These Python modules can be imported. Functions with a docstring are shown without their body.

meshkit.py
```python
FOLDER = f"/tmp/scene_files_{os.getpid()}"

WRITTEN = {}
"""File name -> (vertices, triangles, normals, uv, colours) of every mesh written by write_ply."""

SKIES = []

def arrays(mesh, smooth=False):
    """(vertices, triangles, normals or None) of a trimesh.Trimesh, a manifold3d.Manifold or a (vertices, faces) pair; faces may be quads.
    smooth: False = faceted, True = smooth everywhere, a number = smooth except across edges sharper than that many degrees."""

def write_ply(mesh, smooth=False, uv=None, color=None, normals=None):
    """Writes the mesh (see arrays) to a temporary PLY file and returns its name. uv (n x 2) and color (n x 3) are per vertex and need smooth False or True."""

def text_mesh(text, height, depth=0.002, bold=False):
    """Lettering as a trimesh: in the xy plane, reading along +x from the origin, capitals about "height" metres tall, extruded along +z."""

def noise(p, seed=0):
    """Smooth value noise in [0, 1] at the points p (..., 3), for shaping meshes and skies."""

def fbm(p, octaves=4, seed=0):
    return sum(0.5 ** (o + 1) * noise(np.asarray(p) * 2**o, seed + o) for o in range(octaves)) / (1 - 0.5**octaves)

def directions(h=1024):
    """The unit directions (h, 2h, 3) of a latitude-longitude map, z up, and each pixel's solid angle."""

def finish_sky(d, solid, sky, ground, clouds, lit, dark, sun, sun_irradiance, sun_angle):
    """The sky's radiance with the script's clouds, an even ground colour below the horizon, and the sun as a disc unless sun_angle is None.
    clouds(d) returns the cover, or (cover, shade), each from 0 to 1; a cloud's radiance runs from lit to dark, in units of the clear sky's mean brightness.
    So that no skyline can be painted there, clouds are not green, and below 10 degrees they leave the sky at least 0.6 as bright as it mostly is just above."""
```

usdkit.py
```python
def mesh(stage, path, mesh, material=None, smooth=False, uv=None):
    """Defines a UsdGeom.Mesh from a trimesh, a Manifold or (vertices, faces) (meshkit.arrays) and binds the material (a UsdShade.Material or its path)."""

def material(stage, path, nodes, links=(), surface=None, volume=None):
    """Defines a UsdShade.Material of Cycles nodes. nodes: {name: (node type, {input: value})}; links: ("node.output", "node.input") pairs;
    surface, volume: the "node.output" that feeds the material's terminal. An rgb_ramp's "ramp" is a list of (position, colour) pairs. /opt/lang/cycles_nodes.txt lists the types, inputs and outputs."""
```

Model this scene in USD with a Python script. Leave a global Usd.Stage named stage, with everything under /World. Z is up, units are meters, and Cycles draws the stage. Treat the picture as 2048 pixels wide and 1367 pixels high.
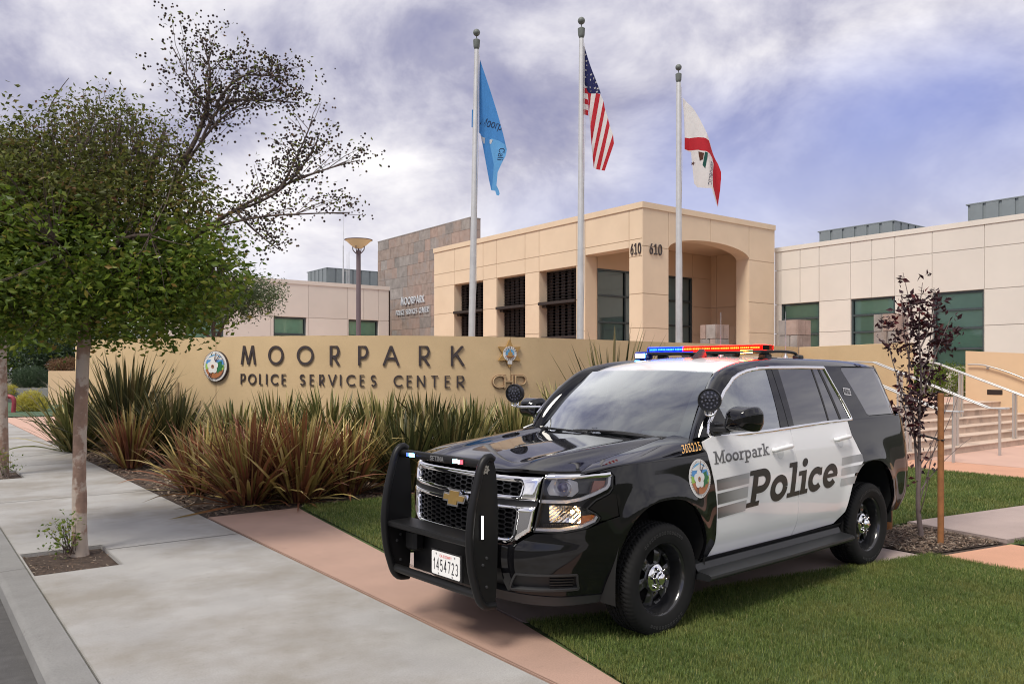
import math, random, sys
import numpy as np, trimesh, shapely
from shapely import affinity
from scipy.interpolate import PchipInterpolator, CubicSpline
import meshkit, usdkit
from pxr import Usd, UsdGeom, UsdLux, UsdShade, Sdf, Gf, Vt

stage = Usd.Stage.CreateInMemory()
UsdGeom.SetStageUpAxis(stage, UsdGeom.Tokens.z); UsdGeom.SetStageMetersPerUnit(stage, 1.0)
UsdGeom.Xform.Define(stage, '/World'); UsdGeom.Scope.Define(stage, '/World/Looks')
# world axes: x runs across the pavement towards the building, y along the street; the camera stands at the origin on the pavement's edge
# ------------------------------------------------------------------ camera
FPX, HORIZON, EYE = 1612.0, 740.0, 1.765                           # focal length and horizon of the 2048 x 1367 photograph
CAMR, CAMF = np.array([.796, -.605]), np.array([.605, .796])       # ground directions to the right of and along the view
cam = UsdGeom.Camera.Define(stage, '/World/camera')
cam.CreateHorizontalApertureAttr(36.0); cam.CreateVerticalApertureAttr(36.0 * 683 / 1024)
cam.CreateFocalLengthAttr(36.0 * FPX / 2048)
cam.CreateVerticalApertureOffsetAttr(36.0 * (HORIZON - 683.5) / 2048)
cam.CreateClippingRangeAttr(Gf.Vec2f(.1, 2000))
cam.AddTranslateOp().Set(Gf.Vec3d(0, 0, EYE)); cam.AddRotateXYZOp().Set(Gf.Vec3f(90, 0, -math.degrees(math.atan2(.605, .796))))
cam.CreateExposureAttr(1.50)
# ------------------------------------------------------------------ sky and sun
SUN_EL, SUN_AZ = math.radians(56), math.atan2(-.95, -.30)          # azimuth = atan2(x, y) of the direction towards the sun
SKY_STRENGTH, SUN_INT = .064, .34
dome = UsdLux.DomeLight.Define(stage, '/World/sky'); dome.CreateIntensityAttr(1.0)
dome.GetPrim().SetCustomDataByKey('kind', 'structure')
skymat = usdkit.material(stage, '/World/Looks/sky', {
    'sky': ('sky_texture', {'sky_type': 'single_scattering', 'sun_disc': False, 'sun_elevation': SUN_EL, 'sun_rotation': SUN_AZ, 'altitude': 100.0, 'air_density': 1.2, 'aerosol_density': 1.5}),
    'tc': ('texture_coordinate', {}), 'sep': ('separate_xyz', {}),
    'zz': ('math', {'math_type': 'maximum', 'value2': 0.0}), 'za': ('math', {'math_type': 'add', 'value2': .55}),
    'dx': ('math', {'math_type': 'divide'}), 'dy': ('math', {'math_type': 'divide'}), 'cv': ('combine_xyz', {'z': 0.0}),
    'map': ('mapping', {'rotation': (0, 0, .5), 'scale': (1.0, 1.0, 1.0), 'location': (3.1, 1.7, .4)}),
    'map2': ('mapping', {'rotation': (0, 0, .5), 'location': (3.16, 1.26, .22)}),
    'n1': ('noise_texture', {'scale': 2.0, 'detail': 9.0, 'roughness': .56, 'distortion': .15}),
    'n2': ('noise_texture', {'scale': 4.6, 'detail': 8.0, 'roughness': .58, 'distortion': .25}),
    'n3': ('noise_texture', {'scale': .60, 'detail': 3.0, 'roughness': .5}),
    'shade': ('rgb_ramp', {'ramp': [(0, (1.3, 1.35, 2.4)), (.36, (1.6, 1.65, 2.65)), (.43, (2.35, 2.35, 3.15)), (.485, (3.5, 3.45, 4.05)), (.535, (4.6, 4.5, 4.85)), (.60, (6.0, 5.85, 5.9)), (1, (6.8, 6.6, 6.5))]}),
    'cover': ('map_range', {'from_min': .56, 'from_max': .66, 'to_min': 0.0, 'to_max': .95, 'clamp': True}),
    'hz': ('map_range', {'from_min': 0.0, 'from_max': .30, 'to_min': .72, 'to_max': 0.0, 'clamp': True}),
    'sum': ('math', {'math_type': 'multiply_add', 'value2': .45}), 'half': ('math', {'math_type': 'multiply', 'value2': .55}),
    'vio': ('mix_color', {'fac': .65, 'b': (.85, .9, 3.6), 'use_clamp': False}),
    'mix': ('mix_color', {'use_clamp': False}), 'haze': ('mix_color', {'b': (5.2, 5.05, 5.3), 'use_clamp': False}),
    'bg': ('background_shader', {'strength': SKY_STRENGTH})},
    [('tc.generated', 'sep.vector'), ('sep.z', 'zz.value1'), ('zz.value', 'za.value1'), ('sep.x', 'dx.value1'), ('za.value', 'dx.value2'), ('sep.y', 'dy.value1'), ('za.value', 'dy.value2'),
     ('dx.value', 'cv.x'), ('dy.value', 'cv.y'), ('cv.vector', 'map.vector'), ('map.vector', 'n1.vector'), ('map.vector', 'n2.vector'), ('cv.vector', 'map2.vector'), ('map2.vector', 'n3.vector'),
     ('n2.fac', 'half.value1'), ('n1.fac', 'sum.value1'), ('half.value', 'sum.value3'), ('sum.value', 'shade.fac'),
     ('sky.color', 'vio.a'), ('vio.result', 'mix.b'), ('n3.fac', 'cover.value'), ('shade.color', 'mix.a'), ('cover.result', 'mix.fac'),
     ('sep.z', 'hz.value'), ('hz.result', 'haze.fac'), ('mix.result', 'haze.a'), ('haze.result', 'bg.color')], surface='bg.background')
UsdShade.MaterialBindingAPI.Apply(dome.GetPrim()).Bind(skymat)
sun = UsdLux.DistantLight.Define(stage, '/World/sun'); sun.CreateNormalizeAttr(True); sun.CreateIntensityAttr(SUN_INT); sun.CreateAngleAttr(20.0); sun.CreateColorAttr(Gf.Vec3f(1.0, .94, .84))
sun.AddRotateXYZOp().Set(Gf.Vec3f(90 - math.degrees(SUN_EL), 0, 180 - math.degrees(SUN_AZ)))
# ------------------------------------------------------------------ scene-graph helpers
COUNT = {}
def path_for(name, parent):
    base = (parent or '/World') + '/' + name; n = COUNT.get(base, 0); COUNT[base] = n + 1
    return base if n == 0 else '%s_%03d' % (base, n)
def tag(p, label=None, cat_=None, group=None, kind=None):
    pr = stage.GetPrimAtPath(p)
    for k, v in (('label', label), ('category', cat_), ('group', group), ('kind', kind)):
        if v: pr.SetCustomDataByKey(k, v)
    return p
def obj(name, mesh, mat, parent=None, smooth=False, label=None, cat_=None, group=None, kind=None):
    p = path_for(name, parent); mp = usdkit.mesh(stage, p, mesh, mat, smooth=smooth); rv = getattr(mesh, 'metadata', {}).get('rnd') if hasattr(mesh, 'metadata') else None
    if rv is not None: UsdGeom.PrimvarsAPI(mp).CreatePrimvar('rnd', Sdf.ValueTypeNames.FloatArray, 'vertex').Set(Vt.FloatArray.FromNumpy(np.asarray(rv, np.float32)))
    return tag(p, label, cat_, group, kind)
def thing(name, label, cat_, loc=(0, 0, 0), rotz=0.0, group=None, kind=None):
    p = path_for(name, None); x = UsdGeom.Xform.Define(stage, p); x.AddTranslateOp().Set(Gf.Vec3d(*map(float, loc))); x.AddRotateZOp().Set(float(rotz))
    return tag(p, label, cat_, group, kind)
def wpt(u, D):
    """ground point D metres along the view, at column u of the photograph"""
    X = (u - 1024) / FPX * D; return np.array([CAMR[0] * X + CAMF[0] * D, CAMR[1] * X + CAMF[1] * D])
def hgt(v, D): return EYE + (HORIZON - v) / FPX * D
# ------------------------------------------------------------------ mesh helpers
def M(v, f):
    return trimesh.Trimesh(np.asarray(v, float), np.asarray(f, int), process=False)
def cat(*ms):
    out = []
    for m in ms:
        if isinstance(m, (list, tuple)): out += list(m)
        else: out.append(m)
    return trimesh.util.concatenate(out)
def box(x0, x1, y0, y1, z0, z1):
    m = trimesh.creation.box((x1 - x0, y1 - y0, z1 - z0))
    m.apply_translation(((x0 + x1) / 2, (y0 + y1) / 2, (z0 + z1) / 2)); return m
def cbox(x0, x1, y0, y1, z0, z1, c=0.01):
    """box with chamfered edges"""
    m = []
    cx, cy, cz = (x0 + x1) / 2, (y0 + y1) / 2, (z0 + z1) / 2
    hx, hy, hz = abs(x1 - x0) / 2, abs(y1 - y0) / 2, abs(z1 - z0) / 2
    c = min(c, hx * .45, hy * .45, hz * .45)
    p = []
    for sx in (-1, 1):
        for sy in (-1, 1):
            for sz in (-1, 1):
                p += [(sx * hx, sy * (hy - c), sz * (hz - c)), (sx * (hx - c), sy * hy, sz * (hz - c)), (sx * (hx - c), sy * (hy - c), sz * hz)]
    h = trimesh.convex.convex_hull(np.array(p)); h.apply_translation((cx, cy, cz)); return h
def frame_of(d):
    d = d / np.linalg.norm(d); a = np.array([0, 0, 1.0]) if abs(d[2]) < .9 else np.array([1.0, 0, 0])
    u = np.cross(a, d); u /= np.linalg.norm(u); return u, np.cross(d, u)
def tube(pts, rad, n=10, closed=False, caps=True):
    pts = np.asarray(pts, float); k = len(pts); rad = np.broadcast_to(rad, k)
    if closed: tan = np.roll(pts, -1, 0) - np.roll(pts, 1, 0)
    else: tan = np.gradient(pts, axis=0)
    tan /= np.maximum(np.linalg.norm(tan, axis=1, keepdims=True), 1e-12)
    u, w = frame_of(tan[0]); V = []
    a = np.linspace(0, 2 * np.pi, n, endpoint=False)
    for i in range(k):
        t = tan[i]; u = u - t * (u @ t); u /= np.linalg.norm(u); w = np.cross(t, u)
        V.append(pts[i] + rad[i] * (np.cos(a)[:, None] * u + np.sin(a)[:, None] * w))
    V = np.concatenate(V); F = []
    for i in range(k if closed else k - 1):
        i2 = (i + 1) % k
        for j in range(n):
            j2 = (j + 1) % n
            F += [(i * n + j, i * n + j2, i2 * n + j2), (i * n + j, i2 * n + j2, i2 * n + j)]
    if caps and not closed:
        V = np.vstack([V, pts[0], pts[-1]]); c0, c1 = len(V) - 2, len(V) - 1
        for j in range(n):
            j2 = (j + 1) % n
            F += [(c0, j2, j), (c1, (k - 1) * n + j, (k - 1) * n + j2)]
    return M(V, F)
def lathe(prof, n=32, axis='z', a0=0, a1=2 * np.pi):
    """prof: (r, h) pairs, revolved about the axis; outward normals when h rises with the outside on the right"""
    prof = np.asarray(prof, float); full = abs(a1 - a0 - 2 * np.pi) < 1e-6
    a = np.linspace(a0, a1, n, endpoint=not full); k = len(prof)
    V = np.stack([prof[None, :, 0] * np.cos(a)[:, None], prof[None, :, 0] * np.sin(a)[:, None], np.broadcast_to(prof[None, :, 1], (n, k))], -1).reshape(-1, 3)
    F = []
    for i in range(n if full else n - 1):
        i2 = (i + 1) % n
        for j in range(k - 1):
            F += [(i * k + j, i2 * k + j, i2 * k + j + 1), (i * k + j, i2 * k + j + 1, i * k + j + 1)]
    m = M(V, F)
    if axis == 'y': m.vertices = m.vertices[:, [1, 2, 0]]
    if axis == 'x': m.vertices = m.vertices[:, [2, 0, 1]]
    return m
def move(m, d): m = m.copy(); m.apply_translation(d); return m
def rot(m, ang, ax, pt=(0, 0, 0)): m = m.copy(); m.apply_transform(trimesh.transformations.rotation_matrix(ang, ax, pt)); return m
def mirror_y(m):
    v = np.array(m.vertices); v[:, 1] *= -1; return M(v, np.array(m.faces)[:, ::-1])
def polys(g):
    if g.is_empty: return []
    if g.geom_type == 'Polygon': return [g] if g.area > 1e-10 else []
    return [p for q in getattr(g, 'geoms', []) for p in polys(q)]
def ext(poly, h):
    """polygon in xy extruded along z from 0 to h"""
    return cat([trimesh.creation.extrude_polygon(p, h, engine='earcut') for p in polys(poly)])
def flat(poly, z=0.0):
    out = []
    for p in polys(poly):
        v, f = trimesh.creation.triangulate_polygon(p, engine='earcut')
        v3 = np.c_[v, np.full(len(v), z)]; a = v[f[:, 1]] - v[f[:, 0]]; b = v[f[:, 2]] - v[f[:, 0]]
        f = np.where((a[:, 0] * b[:, 1] - a[:, 1] * b[:, 0] < 0)[:, None], f[:, ::-1], f); out.append(M(v3, f))
    return cat(out)
def gridtri(poly, cell):
    """2-D triangulation of the polygon with an inner grid"""
    V, F = [], []
    for P in polys(poly):
        x0, y0, x1, y1 = P.bounds
        cx, cy = (cell, cell) if np.ndim(cell) == 0 else cell
        gx = np.arange(math.floor(x0 / cx), math.ceil(x1 / cx) + 1) * cx; gy = np.arange(math.floor(y0 / cy), math.ceil(y1 / cy) + 1) * cy
        X, Y = [a.ravel() for a in np.meshgrid(gx[:-1], gy[:-1])]
        B = shapely.box(X, Y, X + cx, Y + cy); shapely.prepare(P)
        ins = shapely.contains_properly(P, B); hit = shapely.intersects(P, B) & ~ins
        for x, y in zip(X[ins], Y[ins]):
            k = len(V); V += [(x, y), (x + cx, y), (x + cx, y + cy), (x, y + cy)]; F += [(k, k + 1, k + 2), (k, k + 2, k + 3)]
        for g in shapely.intersection(B[hit], P):
            for q in polys(g):
                if q.area < 1e-9: continue
                v, f = trimesh.creation.triangulate_polygon(q, engine='earcut')
                a = v[f[:, 1]] - v[f[:, 0]]; b = v[f[:, 2]] - v[f[:, 0]]
                f = np.where((a[:, 0] * b[:, 1] - a[:, 1] * b[:, 0] < 0)[:, None], f[:, ::-1], f)
                k = len(V); V += [tuple(r) for r in v]; F += [tuple(r + k) for r in f]
    V = np.array(V); F = np.array(F)
    _, idx, inv = np.unique(np.round(V, 6), axis=0, return_index=True, return_inverse=True)
    F = inv.ravel()[F]; V = V[idx]
    F = F[(F[:, 0] != F[:, 1]) & (F[:, 1] != F[:, 2]) & (F[:, 0] != F[:, 2])]
    return V, F
def fn_normal(fn, ab, e=1e-3):
    da = (fn(ab + [e, 0]) - fn(ab - [e, 0])); db = (fn(ab + [0, e]) - fn(ab - [0, e]))
    n = np.cross(da, db); return n / np.maximum(np.linalg.norm(n, axis=1, keepdims=True), 1e-12)
def panel(poly, fn, cell=.03, thick=.02, off=0.0, sign=1, back=False):
    """the 2-D polygon laid on the surface fn, with edges turned in by thick; sign=-1 when da x db points inwards"""
    ab, F = gridtri(poly, cell); n = fn_normal(fn, ab) * sign; P = fn(ab) + n * off
    if sign < 0: F = F[:, ::-1]
    V = P
    if thick:
        E = np.vstack([F[:, [0, 1]], F[:, [1, 2]], F[:, [2, 0]]])
        key = np.sort(E, 1); _, i, c = np.unique(key, axis=0, return_index=True, return_counts=True)
        b = E[i[c == 1]]; k = len(P); V = np.vstack([P, P - n * thick])
        S = np.vstack([np.c_[b[:, 0], b[:, 0] + k, b[:, 1] + k], np.c_[b[:, 0], b[:, 1] + k, b[:, 1]]])
        F = np.vstack([F, S] + ([F[:, ::-1][:] + k] if back else []))
    return M(V, F)
def pillow(P, fn, cell, h, w, thick=.03, off=0.0, sign=1):
    """as panel(), with a rounded face: it swells by h within w of its edges"""
    ab, F = gridtri(P, cell); b = shapely.union_all([g.boundary for g in polys(P)]); d = shapely.distance(shapely.points(ab), b); n = fn_normal(fn, ab) * sign
    q = fn(ab) + n * (off + h * (1 - (1 - np.clip(d / w, 0, 1)) ** 2))[:, None]
    if sign < 0: F = F[:, ::-1]
    E = np.vstack([F[:, [0, 1]], F[:, [1, 2]], F[:, [2, 0]]]); key = np.sort(E, 1); _, i, c = np.unique(key, axis=0, return_index=True, return_counts=True); e = E[i[c == 1]]; k = len(q)
    return M(np.vstack([q, q - n * thick]), np.vstack([F, np.c_[e[:, 0], e[:, 0] + k, e[:, 1] + k], np.c_[e[:, 0], e[:, 1] + k, e[:, 1]]]))
def pbox(a0, a1, b0, b1): return shapely.box(a0, b0, a1, b1)
def poly(*p): return shapely.Polygon(p)
def rnd(P, r): return P.buffer(-r).buffer(r)
def spl(pts, n=60):
    pts = np.asarray(pts, float); d = np.r_[0, np.cumsum(np.linalg.norm(np.diff(pts, axis=0), axis=1))]
    return PchipInterpolator(d, pts)(np.linspace(0, d[-1], n))
def cspl(pts, n=60):
    pts = np.asarray(pts, float); d = np.r_[0, np.cumsum(np.linalg.norm(np.diff(pts, axis=0), axis=1))]
    return CubicSpline(d, pts)(np.linspace(0, d[-1], n))
def loft(rows, flip=False):
    rows = np.asarray(rows, float); a, b = rows.shape[:2]; F = []
    for i in range(a - 1):
        for j in range(b - 1):
            q = (i * b + j, i * b + j + 1, (i + 1) * b + j + 1, (i + 1) * b + j)
            F += [(q[0], q[1], q[2]), (q[0], q[2], q[3])]
    F = np.array(F); return M(rows.reshape(-1, 3), F[:, ::-1] if flip else F)

# ------------------------------------------------------------------ stroke lettering (capitals 1 high)
def arc(cx, cy, rx, ry, a0, a1, n=22):
    a = np.radians(np.linspace(a0, a1, n)); return [(cx + rx * math.cos(t), cy + ry * math.sin(t)) for t in a]
def bowl(y0, y1, x1, rx):
    cy = (y0 + y1) / 2; return [(0, y1), (x1, y1)] + arc(x1, cy, rx, (y1 - y0) / 2, 90, -90, 14) + [(0, y0)]
GLYPH = {  # width, strokes
    'M': (.98, [[(0, 0), (.17, 1), (.49, .02), (.81, 1), (.98, 0)]]), 'O': (1.0, [arc(.5, .5, .5, .5, 0, 360, 48)]),
    'R': (.56, [[(0, 0), (0, 1)], bowl(.44, 1, .26, .27), [(.2, .44), (.56, 0)]]), 'P': (.53, [[(0, 0), (0, 1)], bowl(.40, 1, .24, .29)]),
    'A': (.9, [[(0, 0), (.45, 1), (.9, 0)], [(.17, .35), (.73, .35)]]), 'K': (.6, [[(0, 0), (0, 1)], [(.55, 1), (.02, .42)], [(.2, .6), (.6, 0)]]),
    'L': (.42, [[(0, 1), (0, 0), (.42, 0)]]), 'I': (0, [[(0, 0), (0, 1)]]), 'C': (.78, [arc(.5, .5, .5, .5, 48, 312, 36)]),
    'E': (.44, [[(.44, 1), (0, 1), (0, 0), (.44, 0)], [(0, .52), (.4, .52)]]), 'V': (.78, [[(0, 1), (.39, 0), (.78, 1)]]),
    'S': (.5, [arc(.25, .75, .23, .25, 35, 270, 20) + arc(.25, .25, .25, .25, 90, -145, 20)]), 'N': (.74, [[(0, 0), (0, 1), (.74, 0), (.74, 1)]]),
    'T': (.56, [[(0, 1), (.56, 1)], [(.28, 1), (.28, 0)]]), 'H': (.66, [[(0, 0), (0, 1)], [(.66, 0), (.66, 1)], [(0, .5), (.66, .5)]]), ' ': (.5, []),
    '1': (.3, [[(.0, .78), (.22, 1), (.22, 0)]]), '4': (.5, [[(.36, 0), (.36, 1), (0, .3), (.5, .3)]]), '5': (.46, [[(.42, 1), (.04, 1), (.02, .56)] + arc(.22, .31, .24, .31, 110, -150, 18)]),
    '7': (.46, [[(0, 1), (.46, 1), (.16, 0)]]), '2': (.46, [arc(.23, .74, .22, .26, 165, -20, 16) + [(.02, 0), (.46, 0)]]), '3': (.46, [arc(.22, .76, .21, .24, 150, -90, 16), arc(.22, .27, .24, .27, 90, -150, 18)]),
}
def strokes(lines, w, cap='flat'):
    return shapely.union_all([shapely.LineString(l).buffer(w / 2, cap_style=cap, join_style='mitre', mitre_limit=3) for l in lines])
def word(text, w=.13, gap=.28, sx=1.0):
    """list of (polygon of one letter placed in a line, its x) ; capitals 1 high"""
    out, x = [], 0.0
    for ch in text:
        wd, ls = GLYPH[ch]
        if ls: out.append(affinity.translate(affinity.scale(strokes(ls, w), sx, 1, origin=(0, 0)), x, 0))
        x += wd * sx + gap
    return out, x - gap
def slab(ch, w=.2, s=.13):
    """slab-serif letters for the livery: heights in capitals; returns (advance, polygon)"""
    xh = .70
    def ser(x, y, wd, up): return shapely.box(x - wd / 2, y if up else y - s, x + wd / 2, y + s if up else y)
    U = shapely.union_all
    B = lambda ls, ww=w: strokes(ls, ww)
    if ch == 'M': return 1.12, U([B([[(.2, 0), (.2, 1)], [(.92, 0), (.92, 1)]]), B([[(.2, .97), (.56, .2), (.92, .97)]], w * .85).intersection(shapely.box(0, 0, 1.2, 1)), ser(.2, 0, .42, 1), ser(.92, 0, .42, 1), ser(.14, 1, .34, 0), ser(.98, 1, .34, 0)])
    if ch == 'P': return .9, U([B([[(.24, 0), (.24, 1)]]), B([[(.24, .9), (.5, .9)] + arc(.5, .67, .25, .23, 90, -90, 16) + [(.24, .44)]]), ser(.24, 0, .5, 1), ser(.14, 1, .3, 0)])
    if ch == 'o': return .74, B([arc(.36, .35, .26, .27, 0, 360, 40)])
    if ch == 'l': return .46, U([B([[(.24, 0), (.24, 1.0)]]), ser(.24, 0, .46, 1), ser(.14, 1.0, .3, 0)])
    if ch == 'i': return .46, U([B([[(.24, 0), (.24, xh)]]), ser(.24, 0, .46, 1), ser(.14, xh, .3, 0), shapely.Point(.24, .93).buffer(.125)])
    if ch == 'c': return .7, U([B([arc(.36, .35, .26, .27, 48, 318, 30)]), shapely.box(.5, .45, .62, .68)])
    if ch == 'e': return .72, U([B([arc(.36, .35, .26, .27, 0, 322, 34)]), shapely.box(.14, .30, .70, .42)])
    if ch == 'r': return .56, U([B([[(.2, 0), (.2, xh)]]), ser(.2, 0, .44, 1), ser(.12, xh, .26, 0), B([arc(.46, .36, .26, .26, 175, 80, 12)])])
    if ch == 'p': return .78, U([B([[(.2, -.3), (.2, xh)]]), ser(.2, -.3, .44, 1), ser(.12, xh, .26, 0), B([arc(.42, .35, .24, .26, 0, 360, 36)])])
    if ch == 'a': return .7, U([B([[(.52, 0), (.52, .5)]]), ser(.58, 0, .24, 1), B([arc(.33, .44, .2, .18, 0, 160, 16)]), B([arc(.33, .2, .2, .16, 0, 360, 30)], w * .8)])
    if ch == 'k': return .78, U([B([[(.2, 0), (.2, 1)]]), ser(.2, 0, .4, 1), ser(.12, 1, .26, 0), B([[(.24, .28), (.56, .66)]], w * .8), B([[(.34, .4), (.62, .04)]], w * .9), ser(.62, 0, .3, 1), ser(.58, xh, .3, 0)])
def slab_word(text, w=.2, s=.13):
    x, out = 0, []
    for ch in text:
        a, g = slab(ch, w, s); out.append(affinity.translate(g, x, 0)); x += a
    return out, x
def text_poly(t, h=1.0):
    """printed lettering as flat polygons from the built-in sans font, capitals h high"""
    m = meshkit.text_mesh(t, 1.0, .01); p2, T_ = m.section(plane_origin=(0, 0, .005), plane_normal=(0, 0, 1)).to_2D(); g = shapely.union_all(p2.polygons_full)
    g = affinity.affine_transform(g, [T_[0, 0], T_[0, 1], T_[1, 0], T_[1, 1], T_[0, 3], T_[1, 3]]); return affinity.scale(g, h, h, origin=(0, 0))
# ------------------------------------------------------------------ materials
MT = {}
def mat(name, col, rough=.6, var=.12, scale=4.0, bump=0.0, bscale=60.0, metal=0.0, coat=0.0, spec=.5, rnd_=0.0, isl=None, stain=None, trans=0.0, detail=5.0, speck=0.0, **kw):
    """principled material with mottling, fine relief, optional per-object or per-island variation"""
    n = {'g': ('geometry', {}), 'p': ('principled_bsdf', dict(roughness=rough, metallic=metal, coat_weight=coat, coat_roughness=.03, specular_ior_level=spec, **kw))}
    L = []; src = None
    if isl: n['isl'] = ('rgb_ramp', {'ramp': isl}); n['at'] = ('attribute', {'attribute': 'rnd'}); L.append(('at.fac', 'isl.fac')); src = 'isl.color'
    else: n['base'] = ('color', {'value': col}); src = 'base.color'
    if var:
        n['n'] = ('noise_texture', {'scale': scale, 'detail': detail, 'roughness': .6}); n['mr'] = ('map_range', {'from_min': .25, 'from_max': .75, 'to_min': 1 - var, 'to_max': 1 + var})
        n['hs'] = ('hsv', {}); L += [('g.position', 'n.vector'), ('n.fac', 'mr.value'), ('mr.result', 'hs.value'), (src, 'hs.color')]; src = 'hs.color'
    if rnd_:
        n['oi'] = ('object_info', {}); n['or'] = ('map_range', {'from_min': 0.0, 'from_max': 1.0, 'to_min': 1 - rnd_, 'to_max': 1 + rnd_}); n['h2'] = ('hsv', {})
        L += [('oi.random', 'or.value'), ('or.result', 'h2.value'), (src, 'h2.color')]; src = 'h2.color'
    if stain:
        sc, lo, hi, c2, st = stain
        n['sn'] = ('noise_texture', {'scale': sc, 'detail': 6.0, 'roughness': .62}); n['sm'] = ('map_range', {'from_min': lo, 'from_max': hi, 'to_min': 0.0, 'to_max': st, 'clamp': True}); n['mx'] = ('mix_color', {'b': c2})
        L += [('g.position', 'sn.vector'), ('sn.fac', 'sm.value'), ('sm.result', 'mx.fac'), (src, 'mx.a')]; src = 'mx.result'
    if speck:
        n['kn'] = ('noise_texture', {'scale': 95.0, 'detail': 3.0, 'roughness': .7}); n['km'] = ('map_range', {'from_min': .35, 'from_max': .68, 'to_min': 1 + speck * .6, 'to_max': 1 - speck, 'clamp': True}); n['kh'] = ('hsv', {})
        n['k2'] = ('noise_texture', {'scale': 13.0, 'detail': 6.0, 'roughness': .7}); n['k3'] = ('map_range', {'from_min': .60, 'from_max': .74, 'to_min': 1.0, 'to_max': 1 - 1.6 * speck, 'clamp': True}); n['kk'] = ('math', {'math_type': 'multiply'})
        L += [('g.position', 'kn.vector'), ('g.position', 'k2.vector'), ('k2.fac', 'k3.value'), ('kn.fac', 'km.value'), ('km.result', 'kk.value1'), ('k3.result', 'kk.value2'), ('kk.value', 'kh.value'), (src, 'kh.color')]; src = 'kh.color'
    if bump:
        n['bn'] = ('noise_texture', {'scale': bscale, 'detail': 4.0, 'roughness': .6}); n['b'] = ('bump', {'strength': 1.0, 'distance': bump}); L += [('g.position', 'bn.vector'), ('bn.fac', 'b.height'), ('b.normal', 'p.normal')]
    L.append((src, 'p.base_color')); out = 'p.BSDF'
    if trans:
        n['t'] = ('translucent_bsdf', {}); n['mc'] = ('mix_closure', {'fac': trans}); L += [(src, 't.color'), ('p.BSDF', 'mc.closure1'), ('t.BSDF', 'mc.closure2')]; out = 'mc.closure'
    MT[name] = usdkit.material(stage, '/World/Looks/' + name, n, L, surface=out); return MT[name]
def pane(name, tint, ior=1.5, rough=.0, gain=1.0, refl=(1, 1, 1)):
    n = {'t': ('transparent_bsdf', {'color': tint}), 'g': ('glossy_bsdf', {'color': refl, 'roughness': rough}), 'f': ('fresnel', {'IOR': ior}), 'k': ('math', {'math_type': 'multiply', 'value2': gain, 'use_clamp': True}), 'm': ('mix_closure', {})}
    MT[name] = usdkit.material(stage, '/World/Looks/' + name, n, [('f.fac', 'k.value1'), ('k.value', 'm.fac'), ('t.BSDF', 'm.closure1'), ('g.BSDF', 'm.closure2')], surface='m.closure')
def glow(name, col, s, base=(.05, .05, .05)):
    MT[name] = usdkit.material(stage, '/World/Looks/' + name, {'p': ('principled_bsdf', {'base_color': base, 'roughness': .3, 'emission_color': col, 'emission_strength': s})}, [], surface='p.BSDF')
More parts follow.
